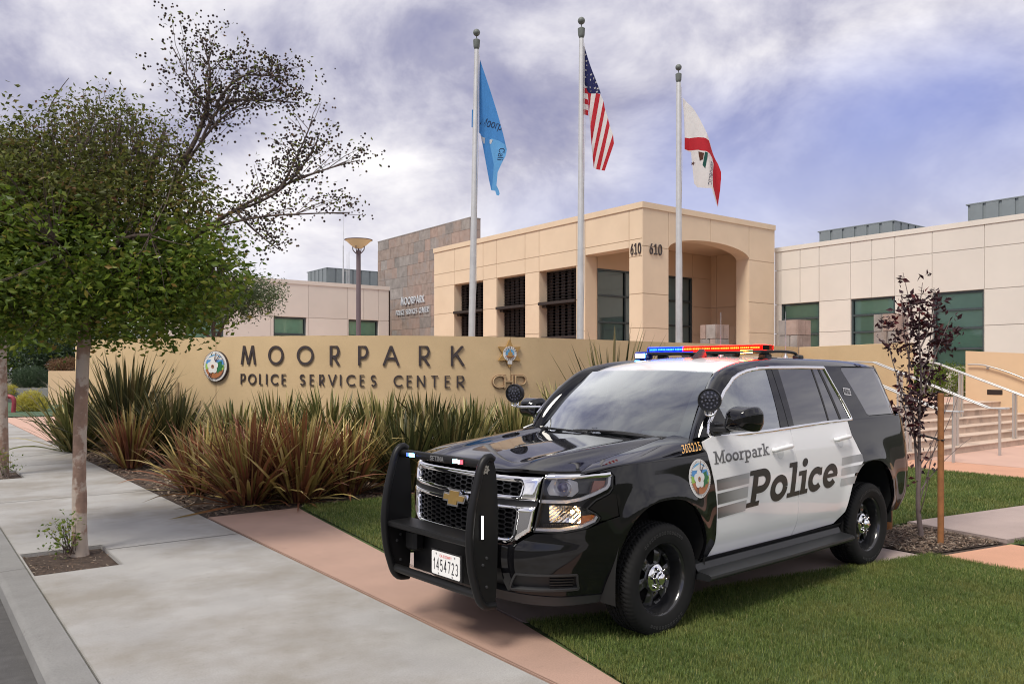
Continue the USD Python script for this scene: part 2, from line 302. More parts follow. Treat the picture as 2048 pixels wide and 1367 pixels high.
# ground
mat('concrete', (.315, .308, .298), .8, .16, 1.3, .0012, 220, stain=(.8, .44, .62, (.215, .195, .165), .8), rnd_=.05, speck=.16)
mat('kerb_concrete', (.20, .198, .192), .85, .14, 2.0, .0015, 180, stain=(1.4, .5, .7, (.15, .145, .14), .6), speck=.18)
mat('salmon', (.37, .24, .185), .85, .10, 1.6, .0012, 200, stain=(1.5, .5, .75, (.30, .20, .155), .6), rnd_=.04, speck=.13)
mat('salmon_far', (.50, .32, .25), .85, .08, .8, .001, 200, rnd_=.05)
mat('orange_path', (.50, .265, .17), .85, .10, 1.6, .0012, 200, speck=.13)
mat('pink_grey', (.33, .26, .235), .85, .10, 1.6, .0012, 200, stain=(1.3, .5, .75, (.26, .205, .185), .5), speck=.14)
mat('asphalt', (.07, .068, .068), .9, .3, 8, .004, 160)
mat('earth', (.075, .068, .040), .95, .3, 1.2, .01, 30)
mat('mulch_soil', (.060, .040, .029), .95, .45, 14, .02, 55)
mat('mulch_chip', (.2, .14, .1), .9, 0, isl=[(0, (.05, .032, .022)), (.5, (.13, .085, .058)), (.85, (.22, .16, .115)), (1, (.34, .29, .23))])
mat('turf_soil', (.055, .085, .022), .95, .35, 9, .012, 60)
mat('grass_blade', (.1, .2, .04), .55, .22, 1.1, stain=(1.7, .46, .70, (.215, .205, .060), .55), isl=[(0, (.058, .094, .020)), (.45, (.098, .144, .032)), (.8, (.148, .190, .046)), (.95, (.22, .245, .07)), (1, (.34, .30, .14))], trans=.25, spec=.3)
mat('hill_scrub', (.045, .050, .026), .95, .35, .06)
mat('ground_cover', (.055, .10, .055), .9, .4, 3, .03, 14)
# buildings
mat('stucco_yellow', (.650, .520, .375), .9, .06, .7, .0015, 140, stain=(.45, .48, .75, (.57, .44, .31), .5), speck=.05)
mat('stucco_white', (.630, .590, .535), .9, .05, .6, .0015, 140, rnd_=.03, speck=.04)
mat('stucco_tan', (.575, .425, .245), .92, .09, .9, .002, 130, stain=(.7, .45, .75, (.48, .345, .19), .55), speck=.07)
mat('stucco_peach', (.60, .43, .27), .92, .06, .9, .002, 130)
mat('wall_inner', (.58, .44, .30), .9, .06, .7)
mat('stone', (.305, .24, .205), .85, .28, 3.2, .006, 26, rnd_=.09, stain=(1.6, .5, .62, (.26, .235, .225), .7))
mat('stone_red', (.34, .25, .21), .85, .24, 3.2, .006, 26, rnd_=.08, stain=(1.6, .5, .65, (.28, .235, .215), .6))
mat('stone_grey', (.28, .25, .23), .85, .25, 3.2, .006, 26, rnd_=.18)
mat('mortar', (.30, .26, .23), .95, .1)
mat('bronze_frame', (.035, .025, .021), .5, .1, metal=.3)
mat('grey_frame', (.065, .085, .09), .45, .06, metal=.4)
mat('louvre', (.034, .023, .020), .7, .15)
mat('roof_metal', (.24, .27, .28), .45, .06, metal=.35)
mat('roof_deck', (.3, .29, .28), .9)
mat('letter_bronze', (.055, .042, .042), .5, .15, 8, metal=.2)
mat('letter_steel', (.64, .68, .72), .45, .05, metal=.15)
mat('blind', (.55, .68, .58), .9, .05, rnd_=.14)
mat('room_dark', (.03, .045, .045), .9, .1)
mat('blind_grey', (.50, .55, .53), .9, .05)
pane('glass_teal', (.74, .90, .84), 1.55, .0, 1.1, (.80, .92, .90)); pane('glass_grey', (.58, .66, .66), 1.55, .0, 1.2)
pane('glass_dark', (.35, .40, .40), 1.5)
mat('step_riser', (.50, .385, .305), .9, .18, 3, .002, 120, stain=(2.2, .52, .66, (.27, .20, .165), .6))
mat('rail_steel', (.52, .52, .51), .4, .05, metal=.7)
mat('pole_metal', (.60, .60, .59), .45, .08, 5, metal=.55, stain=(1.2, .5, .7, (.42, .42, .42), .5))
mat('finial', (.13, .145, .135), .6, .2, 12)
mat('lamp_pole', (.14, .105, .115), .5, .05)
MT['lamp_dish'] = None; mat('lamp_dish', (.80, .70, .50), .4, .04, trans=.35)
mat('hydrant_red', (.24, .03, .045), .45, .1)
# flags
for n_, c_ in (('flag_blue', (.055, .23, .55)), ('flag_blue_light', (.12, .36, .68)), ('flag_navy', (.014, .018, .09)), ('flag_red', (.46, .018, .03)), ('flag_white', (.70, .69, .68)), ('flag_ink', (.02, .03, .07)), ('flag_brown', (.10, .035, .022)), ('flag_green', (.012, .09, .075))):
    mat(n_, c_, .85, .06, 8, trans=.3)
# plants
mat('bark', (.27, .175, .13), .85, .30, 9, .010, 34, stain=(4.2, .47, .53, (.44, .37, .31), .9), detail=7.0)
mat('bark_dark', (.085, .06, .05), .85, .2, 8, .003, 60)
mat('bark_grey', (.15, .115, .11), .8, .2, 10, .002, 80)
mat('leaf_green', (.06, .12, .02), .5, .18, 1.4, isl=[(0, (0.0562, 0.0936, 0.014)), (0.35, (0.103, 0.1685, 0.0203)), (0.7, (0.1716, 0.2418, 0.0281)), (0.9, (0.2574, 0.273, 0.0406)), (1, (0.312, 0.2028, 0.0546))], trans=.45, spec=.4)
mat('leaf_olive', (.06, .08, .02), .55, .25, 1.2, isl=[(0, (0.0504, 0.056, 0.0183)), (0.4, (0.098, 0.112, 0.0252)), (0.7, (0.154, 0.182, 0.0349)), (0.9, (0.196, 0.1329, 0.0491)), (1, (0.168, 0.0771, 0.0448))], trans=.42, spec=.3)
mat('leaf_greygreen', (.08, .11, .06), .6, .2, 1.2, isl=[(0, (.05, .075, .035)), (.5, (.095, .13, .062)), (1, (.17, .20, .10))], trans=.3, spec=.3)
mat('pod', (.035, .022, .018), .8, .3, 8, isl=[(0, (.018, .012, .012)), (.7, (.04, .025, .020)), (1, (.10, .06, .03))])
mat('leaf_plum', (.04, .012, .016), .5, .2, 3, isl=[(0, (0.0144, 0.0064, 0.0096)), (0.6, (0.036, 0.0112, 0.016)), (0.92, (0.068, 0.0144, 0.0176)), (1, (0.16, 0.024, 0.02))], trans=.25, spec=.4)
mat('leaf_hedge', (.04, .07, .03), .6, .3, 2, isl=[(0, (.020, .040, .018)), (.6, (.040, .075, .030)), (1, (.07, .11, .045))], trans=.2)
mat('leaf_yellow', (.4, .35, .05), .6, .2, 3, isl=[(0, (.30, .26, .03)), (.6, (.48, .42, .06)), (1, (.40, .42, .10))], trans=.3)
mat('leaf_rust', (.2, .1, .05), .7, .2, 3, isl=[(0, (.10, .045, .025)), (.6, (.20, .10, .05)), (1, (.17, .16, .06))], trans=.3)
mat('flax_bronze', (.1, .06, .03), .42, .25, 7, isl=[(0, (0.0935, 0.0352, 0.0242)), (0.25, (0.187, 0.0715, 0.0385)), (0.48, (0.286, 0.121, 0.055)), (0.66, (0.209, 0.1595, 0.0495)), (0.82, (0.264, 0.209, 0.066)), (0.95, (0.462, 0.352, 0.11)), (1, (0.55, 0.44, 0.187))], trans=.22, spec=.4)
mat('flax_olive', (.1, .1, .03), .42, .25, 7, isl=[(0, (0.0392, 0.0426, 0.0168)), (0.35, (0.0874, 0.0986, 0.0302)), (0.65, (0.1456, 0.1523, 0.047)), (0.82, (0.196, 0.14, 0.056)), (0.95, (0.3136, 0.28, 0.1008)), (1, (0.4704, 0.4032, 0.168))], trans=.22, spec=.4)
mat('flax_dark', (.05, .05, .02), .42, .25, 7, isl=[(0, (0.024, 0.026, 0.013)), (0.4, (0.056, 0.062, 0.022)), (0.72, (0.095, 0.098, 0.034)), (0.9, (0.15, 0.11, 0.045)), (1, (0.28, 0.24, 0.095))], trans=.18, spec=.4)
mat('stake_wood', (.25, .105, .035), .75, .25, 14, .002, 90)
# vehicle
mat('car_black', (.004, .004, .0048), .35, 0, coat=1.0, spec=.0); mat('car_white', (.80, .80, .80), .3, 0, coat=1.0)
mat('chrome', (.86, .86, .87), .06, 0, metal=1.0); mat('mirror', (.7, .72, .74), .02, 0, metal=1.0)
mat('gold', (.55, .36, .12), .28, .08, 30, metal=.7, coat=.5); mat('steel', (.55, .55, .55), .3, 0, metal=.9)
mat('black_plastic', (.012, .012, .013), .5, .1); mat('gloss_plastic', (.010, .010, .011), .25, 0); mat('grey_plastic', (.030, .031, .033), .5, .08)
mat('powder_black', (.006, .006, .0065), .45, .1, 30, .0002, 900, spec=.3); mat('step_rubber', (.012, .013, .014), .45, .12, 20)
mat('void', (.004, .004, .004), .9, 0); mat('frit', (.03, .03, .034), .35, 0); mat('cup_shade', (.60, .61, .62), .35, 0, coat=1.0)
pane('car_glass', (.60, .68, .66), 1.52, .0, 4.6, (.94, .98, 1.0)); pane('tinted_glass', (.030, .031, .034), 1.52, .0, 2.3); pane('clear_lens', (.95, .95, .96), 1.45)
pane('lens_red_clear', (1.0, .30, .24), 1.45); pane('lens_blue_clear', (.35, .5, 1.0), 1.45); mat('lens_blue_dark', (.01, .02, .16), .2, 0, coat=1.0)
mat('lamp_black', (.022, .023, .025), .3, .0); mat('lamp_grey', (.05, .05, .055), .3, 0, metal=.6); mat('lamp_cell', (.34, .34, .38), .18, 0, metal=.7); mat('reflector', (.82, .80, .76), .14, 0, metal=1.0); mat('reflector_soft', (.85, .85, .86), .32, 0, metal=.9); mat('lens_blue', (.10, .09, .17), .04, 0, coat=1.0, spec=.9)
mat('lamp_white', (.86, .87, .88), .25, 0, coat=.6); mat('amber', (.75, .20, .01), .25, 0, coat=.8); mat('amber_dim', (.30, .055, .010), .3, 0, coat=.8)
glow('bulb_warm', (1.0, .60, .28), 9.0); glow('led_blue', (.06, .22, 1.0), 9.0); glow('led_blue_dim', (.04, .10, .6), 1.2); glow('led_red', (1.0, .02, .03), 4.0); glow('led_white', (1.0, .97, .92), 3.0); glow('led_amber', (1.0, .30, .05), 13.0)
glow('led_bluewash', (.006, .03, 1.0), 2.2); glow('led_redwash', (1.0, .012, .008), 3.0); glow('lid_red', (1.0, .02, .015), 1.3, (.45, .03, .03)); glow('lid_blue', (.04, .12, 1.0), .9, (.04, .06, .4))
mat('rubber', (.010, .010, .010), .8, .2, 20, .0006, 300, spec=.25); mat('rubber_mark', (.026, .026, .026), .7, 0); mat('wheel_black', (.020, .020, .021), .2, 0, coat=.6)
mat('cabin_dark', (.025, .026, .028), .7, 0); mat('cabin_grey', (.075, .082, .085), .7, .05); mat('seat_cloth', (.07, .072, .075), .9, .1); mat('headliner', (.30, .30, .29), .9, 0)
mat('plate_white', (.80, .80, .78), .4, .02); mat('plate_ink', (.012, .012, .016), .5, 0); mat('plate_red', (.60, .06, .05), .5, 0)
mat('decal_black', (.014, .012, .010), .45, 0, coat=.15); mat('decal_grey', (.085, .083, .085), .35, 0, coat=.6); mat('decal_gold', (.75, .42, .14), .4, 0); mat('badge_grey', (.62, .62, .64), .4, 0)
mat('fin_brown', (.045, .025, .028), .35, 0, coat=.4)
def fade(name, a, b, c0, c1):
    """printed decal that fades along the vehicle: from c0 at local x=a to c1 at x=b"""
    MT[name] = usdkit.material(stage, '/World/Looks/' + name, {'tc': ('texture_coordinate', {}), 's': ('separate_xyz', {}), 'm': ('map_range', {'from_min': a, 'from_max': b, 'to_min': 0.0, 'to_max': 1.0, 'clamp': True}), 'x': ('mix_color', {'a': c0, 'b': c1}), 'p': ('principled_bsdf', {'roughness': .35, 'coat_weight': .6})},
        [('tc.object', 's.vector'), ('s.x', 'm.value'), ('m.result', 'x.fac'), ('x.result', 'p.base_color')], surface='p.BSDF')
fade('decal_fade_front', -.58, -1.0, (.075, .075, .076), (.42, .42, .42)); fade('decal_fade_rear', -2.40, -2.77, (.46, .46, .46), (.17, .17, .17))
for n_, c_ in (('seal_white', (.74, .73, .71)), ('seal_sky', (.14, .40, .66)), ('seal_blue', (.10, .30, .62)), ('seal_green', (.30, .50, .09)), ('seal_dkgreen', (.025, .16, .06)), ('seal_brown', (.40, .15, .06)), ('seal_dark', (.09, .035, .028)), ('star_gold', (.40, .235, .075)), ('chp_bronze', (.27, .165, .095))): mat(n_, c_, .4, .04, coat=.3)
# ------------------------------------------------------------------ ground, road, pavement, paths
rng = np.random.default_rng(7)
obj('terrain', flat(shapely.box(-400, -400, 400, 400), -.17), MT['earth'], kind='structure')
a_ = np.linspace(np.radians(-215), np.radians(10), 120); hh = 7 + 15 * meshkit.fbm(np.c_[np.cos(a_) * 3, np.sin(a_) * 3, a_ * 0], 4, 5)
obj('hills', loft([[(r_ * math.cos(t), r_ * math.sin(t), -1 + h_ * f_) for r_, f_ in ((200, 0), (232, .45), (262, .85), (290, 1.0), (350, .4))] for t, h_ in zip(a_, hh)]), MT['hill_scrub'], kind='structure', smooth=60)
obj('road', flat(shapely.box(-11, -120, .665, 160), -.125), MT['asphalt'], kind='structure')
obj('ground', flat(shapely.box(.70, -60, 60, 120), -.06), MT['earth'], kind='structure')
KERB = thing('kerb', None, None, (0, 0, 0), kind='structure')
ky = [-12, -8.6, -5.2, -1.8, 1.6, 5.0, 8.35, 11.7, 15.0, 18.4, 21.8, 25.2, 28.6, 32, 36, 40]
for a, b in zip(ky[:-1], ky[1:]):
    prof_ = [(.895, -.3), (.895, .0), (.72, -.004), (.690, -.014), (.672, -.036), (.655, -.3)]
    m = loft([[(x, y, z) for x, z in prof_] for y in (a + .004, b - .004)]); obj('kerb_stone', m, MT['kerb_concrete'], KERB, smooth=35)
PAVE = thing('pavement', None, None, (0, 0, 0), kind='structure')
PITS = shapely.union_all([shapely.box(.93, 8.0, 1.62, 9.0), shapely.box(.93, 15.4, 1.64, 16.62)])
def paving(P, z, mat_, par, name='slab', h=.1):
    for p in polys(P.buffer(-.005)):
        q = p.buffer(-.006); top = flat(q, z)
        m = cat(top, move(ext(p, h), (0, 0, z - .005 - h)))
        obj(name, m, mat_, par)
ys = [-8, -3.4, .6, 8.74, 12.66, 17.3, 21.4, 25.4, 29.4, 33.4]
for a, b in zip(ys[:-1], ys[1:]): paving(shapely.box(.905, a, 2.93, b).difference(PITS), 0.0, MT['concrete'], PAVE)
obj('tree_pit', flat(shapely.box(.93, 8.0, 1.62, 9.0), -.035), MT['mulch_soil'], kind='structure'); obj('tree_pit', flat(shapely.box(.93, 15.4, 1.64, 16.62), -.035), MT['mulch_soil'], kind='structure')
STRIP = thing('salmon_path', None, None, (0, 0, 0), kind='structure')
sp = poly((2.945, 9.93), (4.10, 9.93), (4.05, 9.6), (3.74, 6.95), (3.48, 4.44), (3.25, 3.23), (3.02, 1.2), (2.945, .6))
paving(sp, 0.0, MT['salmon'], STRIP)
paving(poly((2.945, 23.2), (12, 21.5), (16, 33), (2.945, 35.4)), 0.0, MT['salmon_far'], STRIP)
PATH = thing('garden_path', None, None, (0, 0, 0), kind='structure')
path = poly((3.50, 4.45), (4.0, 4.27), (4.63, 4.16), (5.25, 4.22), (6.4, 4.02), (7.79, 3.73), (7.80, 4.68), (7.72, 5.62), (5.9, 6.0), (5.0, 6.25), (3.75, 6.93))
paving(path.intersection(shapely.box(0, 0, 5.62, 9)), 0.0, MT['pink_grey'], PATH); paving(path.intersection(shapely.box(5.62, 0, 9, 9)), 0.0, MT['pink_grey'], PATH)
paving(poly((9.03, 3.50), (9.215, 4.63), (11.6, 4.27), (11.45, 3.12)), 0.03, MT['pink_grey'], PATH); paving(poly((11.46, 3.12), (11.61, 4.27), (14.5, 3.84), (14.5, 2.66)), 0.03, MT['pink_grey'], PATH)
paving(poly((7.87, 3.66), (9.0, 3.46), (8.97, 1.2), (7.80, 1.3)), 0.0, MT['orange_path'], PATH); paving(poly((7.80, 1.29), (8.97, 1.19), (8.9, -6), (7.6, -6)), 0.0, MT['orange_path'], PATH)
MULCH = poly((7.81, 3.74), (9.0, 3.52), (9.20, 4.60), (7.82, 4.67))
BED = poly((2.95, 9.95), (10.5, 9.7), (14.3, 9.9), (14.0, 13), (10, 19), (6, 23), (2.95, 23.2))
obj('mulch_border', flat(MULCH.buffer(.045), -.010), MT['mulch_soil'], kind='structure'); obj('mulch_bed', flat(MULCH, .004), MT['mulch_soil'], kind='structure'); obj('planting_bed', flat(BED, -.01), MT['mulch_soil'], kind='structure')
def chips(P, n, z, name, seed, s0=.012, s1=.05):
    r = np.random.default_rng(seed); x0, y0, x1, y1 = P.bounds; q = r.uniform((x0, y0), (x1, y1), (n * 3, 2)); q = q[shapely.contains_xy(P, q[:, 0], q[:, 1])][:n]; n = len(q)
    L = r.uniform(s0, s1, n); Wd = L * r.uniform(.18, .45, n); a = r.uniform(0, 2 * np.pi, n); t = r.normal(0, .25, n)
    d = np.c_[np.cos(a), np.sin(a), t]; e = np.c_[-np.sin(a), np.cos(a), r.normal(0, .3, n)]; c = np.c_[q, z + r.uniform(.002, .02, n)]
    V = np.stack([c - d * L[:, None] / 2 - e * Wd[:, None] / 2, c + d * L[:, None] / 2 - e * Wd[:, None] / 3, c + d * L[:, None] / 2 + e * Wd[:, None] / 2, c - d * L[:, None] / 2 + e * Wd[:, None] / 3], 1).reshape(-1, 3)
    k = np.arange(n)[:, None] * 4; F = np.vstack([k + [0, 1, 2], k + [0, 2, 3]]); mm = M(V, F); mm.metadata['rnd'] = np.repeat(r.random(n), 4)
    obj(name, mm, MT['mulch_chip'], kind='stuff', label='loose wood chips lying in the soil', cat_='mulch')
chips(MULCH.buffer(-.01), 5200, .004, 'wood_chips', 3); chips(poly((2.97, 9.97), (7, 9.8), (6, 12), (4.2, 16), (3.6, 23), (2.97, 23)), 7000, -.01, 'bed_litter', 4, .015, .09); chips(PITS.buffer(-.01), 1500, -.035, 'pit_litter', 5, .008, .03)
# plaza in front of the steps
PLAZA = thing('plaza', None, None, (0, 0, 0), kind='structure')
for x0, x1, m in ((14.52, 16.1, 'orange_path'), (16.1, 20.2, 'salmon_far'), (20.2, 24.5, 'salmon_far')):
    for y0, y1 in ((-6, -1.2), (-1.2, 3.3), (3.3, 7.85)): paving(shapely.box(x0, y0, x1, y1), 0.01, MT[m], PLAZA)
LAWN1 = poly((3.02, 1.2), (3.25, 3.23), (3.50, 4.42), (4.0, 4.24), (4.63, 4.13), (5.25, 4.19), (6.4, 3.99), (7.83, 3.70), (7.77, 1.3), (7.57, -6), (2.95, -6), (2.95, .6))
LAWN2 = poly((4.13, 9.9), (4.08, 9.6), (3.77, 6.97), (5.0, 6.28), (5.9, 6.03), (7.74, 5.65), (7.83, 4.71), (9.2, 4.66), (11.6, 4.30), (14.48, 3.88), (14.48, 7.85), (14.4, 9.85), (10.5, 9.65))
LAWN3 = poly((9.03, 3.44), (11.45, 3.08), (14.48, 2.62), (14.48, -6), (8.93, -6), (9.0, 1.2))
# lawn: bare turf sheets with blades standing on them
obj('turf_border', flat(shapely.union_all([P.buffer(.06) for P in (LAWN1, LAWN2, LAWN3)]), -.009), MT['turf_soil'], kind='structure')
for P in (LAWN1, LAWN2, LAWN3): obj('turf', flat(P, .008), MT['turf_soil'], kind='structure')
def blades(n, w, l0, l1, seed, area=None, P=None):
    r = np.random.default_rng(seed)
    if P is not None:
        x0, y0, x1, y1 = P.bounds; q = r.uniform((x0, y0), (x1, y1), (n, 2)); q = q[shapely.contains_xy(P, q[:, 0], q[:, 1])]
    else: q = r.uniform(-area / 2, area / 2, (n, 2))
    n = len(q); a = r.uniform(0, 2 * np.pi, n); l = r.uniform(l0, l1, n); lean = r.uniform(.1, .85, n); d = np.c_[np.cos(a), np.sin(a)]; e = np.c_[-d[:, 1], d[:, 0]] * (w * r.uniform(.7, 1.3, n) / 2)[:, None]
    b = np.c_[q, np.zeros(n)]; z = np.zeros((n, 1)); m = b + np.c_[d * (l * lean * .35)[:, None], l * .62]; t = b + np.c_[d * (l * lean)[:, None], l * (1 - .25 * lean)]
    e3 = np.c_[e, z]; V = np.stack([b - e3, b + e3, m - e3 * .8, m + e3 * .8, t], 1).reshape(-1, 3)
    k = np.arange(n)[:, None] * 5; mm = M(V, np.vstack([k + [0, 1, 3], k + [0, 3, 2], k + [2, 3, 4]])); mm.metadata['rnd'] = np.repeat(r.random(n), 5); return mm
def lawn(name, P, tile, dens, label, seed, w=.0032, l0=.028, l1=.062, z=.008):
    g = path_for(name, None); pi = UsdGeom.PointInstancer.Define(stage, g); r = np.random.default_rng(seed)
    protos = [Sdf.Path(obj('tuft_%03d' % k, blades(int(dens * tile * tile), w, l0, l1, seed + k, area=tile * 1.06), MT['grass_blade'], g)) for k in range(4)]
    x0, y0, x1, y1 = P.bounds; X, Y = np.meshgrid(np.arange(x0, x1, tile) + tile / 2, np.arange(y0, y1, tile) + tile / 2); X, Y = X.ravel(), Y.ravel()
    B = shapely.box(X - tile / 2, Y - tile / 2, X + tile / 2, Y + tile / 2); k = shapely.contains(P, B); edge = shapely.union_all(B[k]); X, Y = X[k], Y[k]; n = len(X)
    pi.CreatePrototypesRel().SetTargets(protos); pi.CreateProtoIndicesAttr(Vt.IntArray([int(i) for i in r.integers(0, 4, n)]))
    pi.CreatePositionsAttr(Vt.Vec3fArray.FromNumpy(np.c_[X, Y, np.full(n, z)].astype(np.float32))); q = r.integers(0, 4, n) * np.pi / 2
    pi.CreateOrientationsAttr(Vt.QuathArray([Gf.Quath(float(math.cos(t / 2)), 0, 0, float(math.sin(t / 2))) for t in q])); s = r.uniform(.85, 1.15, n)
    pi.CreateScalesAttr(Vt.Vec3fArray.FromNumpy(np.c_[np.ones(n), np.ones(n), s].astype(np.float32)))
    tag(g, label, 'grass', None, 'stuff')
    R = P.buffer(.012).difference(edge); m = blades(int(dens * (P.bounds[2] - P.bounds[0]) * (P.bounds[3] - P.bounds[1])), w, l0, l1, seed + 9, P=R); m.apply_translation((0, 0, z))
    obj(name + '_edge', m, MT['grass_blade'], kind='stuff', label=label + ', along its edge', cat_='grass')
near = LAWN1.intersection(shapely.box(2.9, -2.2, 8, 5)); lawn('lawn_grass', near, .16, 14000, 'short mown grass of the lawn in front of the police car', 11, .0029, .020, .046)
lawn('lawn_grass', LAWN2.intersection(shapely.box(3.5, 3.5, 9.4, 10)), .22, 4500, 'short mown grass of the lawn behind the police car', 31, .005, .03, .06)
lawn('lawn_grass', LAWN2.intersection(shapely.box(9.4, 3.5, 14.5, 10)), .25, 3200, 'short mown grass of the lawn before the steps', 51, .006, .03, .06)
lawn('lawn_grass', LAWN3.intersection(shapely.box(8.9, .5, 11.5, 3.5)), .22, 3500, 'short mown grass beyond the orange path', 71, .006, .03, .06)
obj('ground_cover', flat(poly((2.95, 35.6), (16, 33.2), (20, 60), (2.95, 60)), .02), MT['ground_cover'], kind='structure')
# ------------------------------------------------------------------ buildings
BX, BY = 22.02, 20.94                                              # the outer corner of the entrance block
rng = np.random.default_rng(21)
def fmap(o, du, dn):
    """(u along the facade, d out of it, z) to world"""
    o, du, dn = np.array(o, float), np.array(du, float), np.array(dn, float)
    def f(m):
        v = np.asarray(m.vertices); p = np.c_[o[0] + v[:, 0] * du[0] + v[:, 2] * dn[0], o[1] + v[:, 0] * du[1] + v[:, 2] * dn[1], v[:, 1]]
        mm = M(p, np.array(m.faces))
        return mm if np.cross((du[0], du[1], 0), (0, 0, 1)) @ np.array((dn[0], dn[1], 0)) > 0 else M(p, np.array(m.faces)[:, ::-1])
    return f
def facade(par, F, u0, u1, z0, z1, us, zs, holes, mat_, depth=.6, names='wall_panel', skip=0.0, gap=.022):
    full = shapely.box(u0, z0, u1, z1); H = shapely.union_all(holes) if holes else shapely.Polygon()
    obj('wall', F(move(ext(shapely.box(u0 + (.05 if skip or u0 == 0 else 0), z0, u1, z1).difference(H), depth - .034), (0, 0, -depth))), mat_, par)
    us = [u0 + skip] + [u for u in us if u0 < u < u1] + [u1]; zs = [z0] + [z for z in zs if z0 < z < z1] + [z1]
    for i in range(len(us) - 1):
        for j in range(len(zs) - 1):
            P = shapely.box(us[i] + (gap / 2 if i else 0), zs[j] + gap / 2, us[i + 1] - (gap / 2 if i < len(us) - 2 else 0), zs[j + 1] - gap / 2).difference(H)
            for p in polys(P): obj(names, F(move(ext(p, .032), (0, 0, -.032))), mat_, par)
def glazing(par, F, u0, u1, z0, z1, d, rows, cols, frame='grey_frame', glass='glass_teal', behind='blind', name='window', fw=.07):
    R = shapely.box(u0, z0, u1, z1); bars = [R.difference(R.buffer(-fw, join_style='mitre'))] + [shapely.box(u0, z - fw / 2, u1, z + fw / 2) for z in rows] + [shapely.box(u - fw / 2, z0, u + fw / 2, z1) for u in cols]
    fr_ = shapely.union_all(bars); w = obj(name, F(move(ext(fr_, .09), (0, 0, d))), MT[frame], par)
    for p in polys(R.difference(fr_)):
        obj('pane', F(flat(p, d + .03)), MT[glass], w)
        if behind:
            x0, y0, x1, y1 = p.bounds; obj('blind', F(move(ext(shapely.box(x0, y0, x1, y1), .01), (0, 0, d - .06))), MT[behind if rng.random() > .04 or behind != 'blind' else 'room_dark'], w)
    return w
# --- entrance block
ENT = thing('entrance_block', 'yellow stucco entrance block with an arched porch, louvred windows and 610 on its corner', 'building', (0, 0, 0))
FL_ = fmap((BX, BY), (0, 1), (-1, 0)); FR_ = fmap((BX, BY), (1, 0), (0, -1))
TOP = 8.02
lw = [(3.70, 6.10), (7.08, 9.21), (10.30, 12.80)]
jz = [3.35, 4.63, 6.03, 6.68]
facade(ENT, FL_, 0, 14.69, .9, TOP, [.70, 3.16, 3.70, 6.10, 7.08, 9.21, 10.30, 12.80], jz, [shapely.box(a, 1.6, b, 6.03) for a, b in lw] + [shapely.box(.70, .9, 3.16, 6.40)], MT['stucco_yellow'], .62, skip=.034)
archc = np.array([(1.43, .9), (1.43, 6.42)] + [(3.92 + 2.49 * math.cos(a), 6.42 + .50 * math.sin(a)) for a in np.linspace(np.pi, 0, 30)] + [(6.41, .9)])
ARCHO = shapely.Polygon(archc)
facade(ENT, FR_, 0, 8.2, .9, TOP, [1.43, 3.90, 6.41], [3.35, 4.63, 6.40], [ARCHO], MT['stucco_yellow'], .65)
obj('parapet_cap', cat(FL_(move(ext(shapely.box(-.035, TOP - .20, 14.73, TOP + .02), .64), (0, 0, -.60))), FR_(move(ext(shapely.box(.601, TOP - .20, 8.235, TOP + .02), .62), (0, 0, -.585)))), MT['stucco_yellow'], ENT)
obj('side_wall', box(BX + 7.9, BX + 8.19, BY + .66, BY + 14, .9, TOP - .21), MT['stucco_yellow'], ENT); obj('end_wall', cat(box(BX + .03, BX + 8.1, BY + 14.66, BY + 14.69, .9, TOP)), MT['stucco_yellow'], ENT); obj('roof', box(BX + .5, BX + 7.85, BY + .66, BY + 14.6, 7.2, 7.3), MT['roof_deck'], ENT)
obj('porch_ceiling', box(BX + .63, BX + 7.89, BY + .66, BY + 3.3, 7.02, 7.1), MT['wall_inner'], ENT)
SF = fmap((BX, BY + 3.16), (1, 0), (0, -1))
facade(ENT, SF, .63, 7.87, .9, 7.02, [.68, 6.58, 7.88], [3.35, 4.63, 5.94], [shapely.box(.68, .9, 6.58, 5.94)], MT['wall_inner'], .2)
glazing(ENT, SF, .68, 6.58, .95, 5.94, -.14, [1.9, 2.75, 3.75, 4.85], [2.35, 2.9, 4.8, 5.9], glass='glass_grey', behind='blind_grey', name='storefront')
SD = fmap((BX + 7.86, BY + .66), (0, 1), (-1, 0))
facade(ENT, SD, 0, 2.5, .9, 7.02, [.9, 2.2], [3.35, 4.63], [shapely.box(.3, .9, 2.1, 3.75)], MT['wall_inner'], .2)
glazing(ENT, SD, .3, 2.1, .95, 3.75, -.15, [2.9], [1.2], glass='glass_grey', behind='blind', name='porch_door')
obj('porch_floor', box(BX + .2, BX + 8.1, BY - .3, BY + 3.2, .86, .94), MT['salmon_far'], ENT); obj('core_wall', cat(box(BX + .7, BX + 7.85, BY + 3.5, BY + 3.6, .9, 7.2), box(BX + 1.3, BX + 1.4, BY + 3.4, BY + 14.6, .9, 7.2)), MT['room_dark'], ENT)
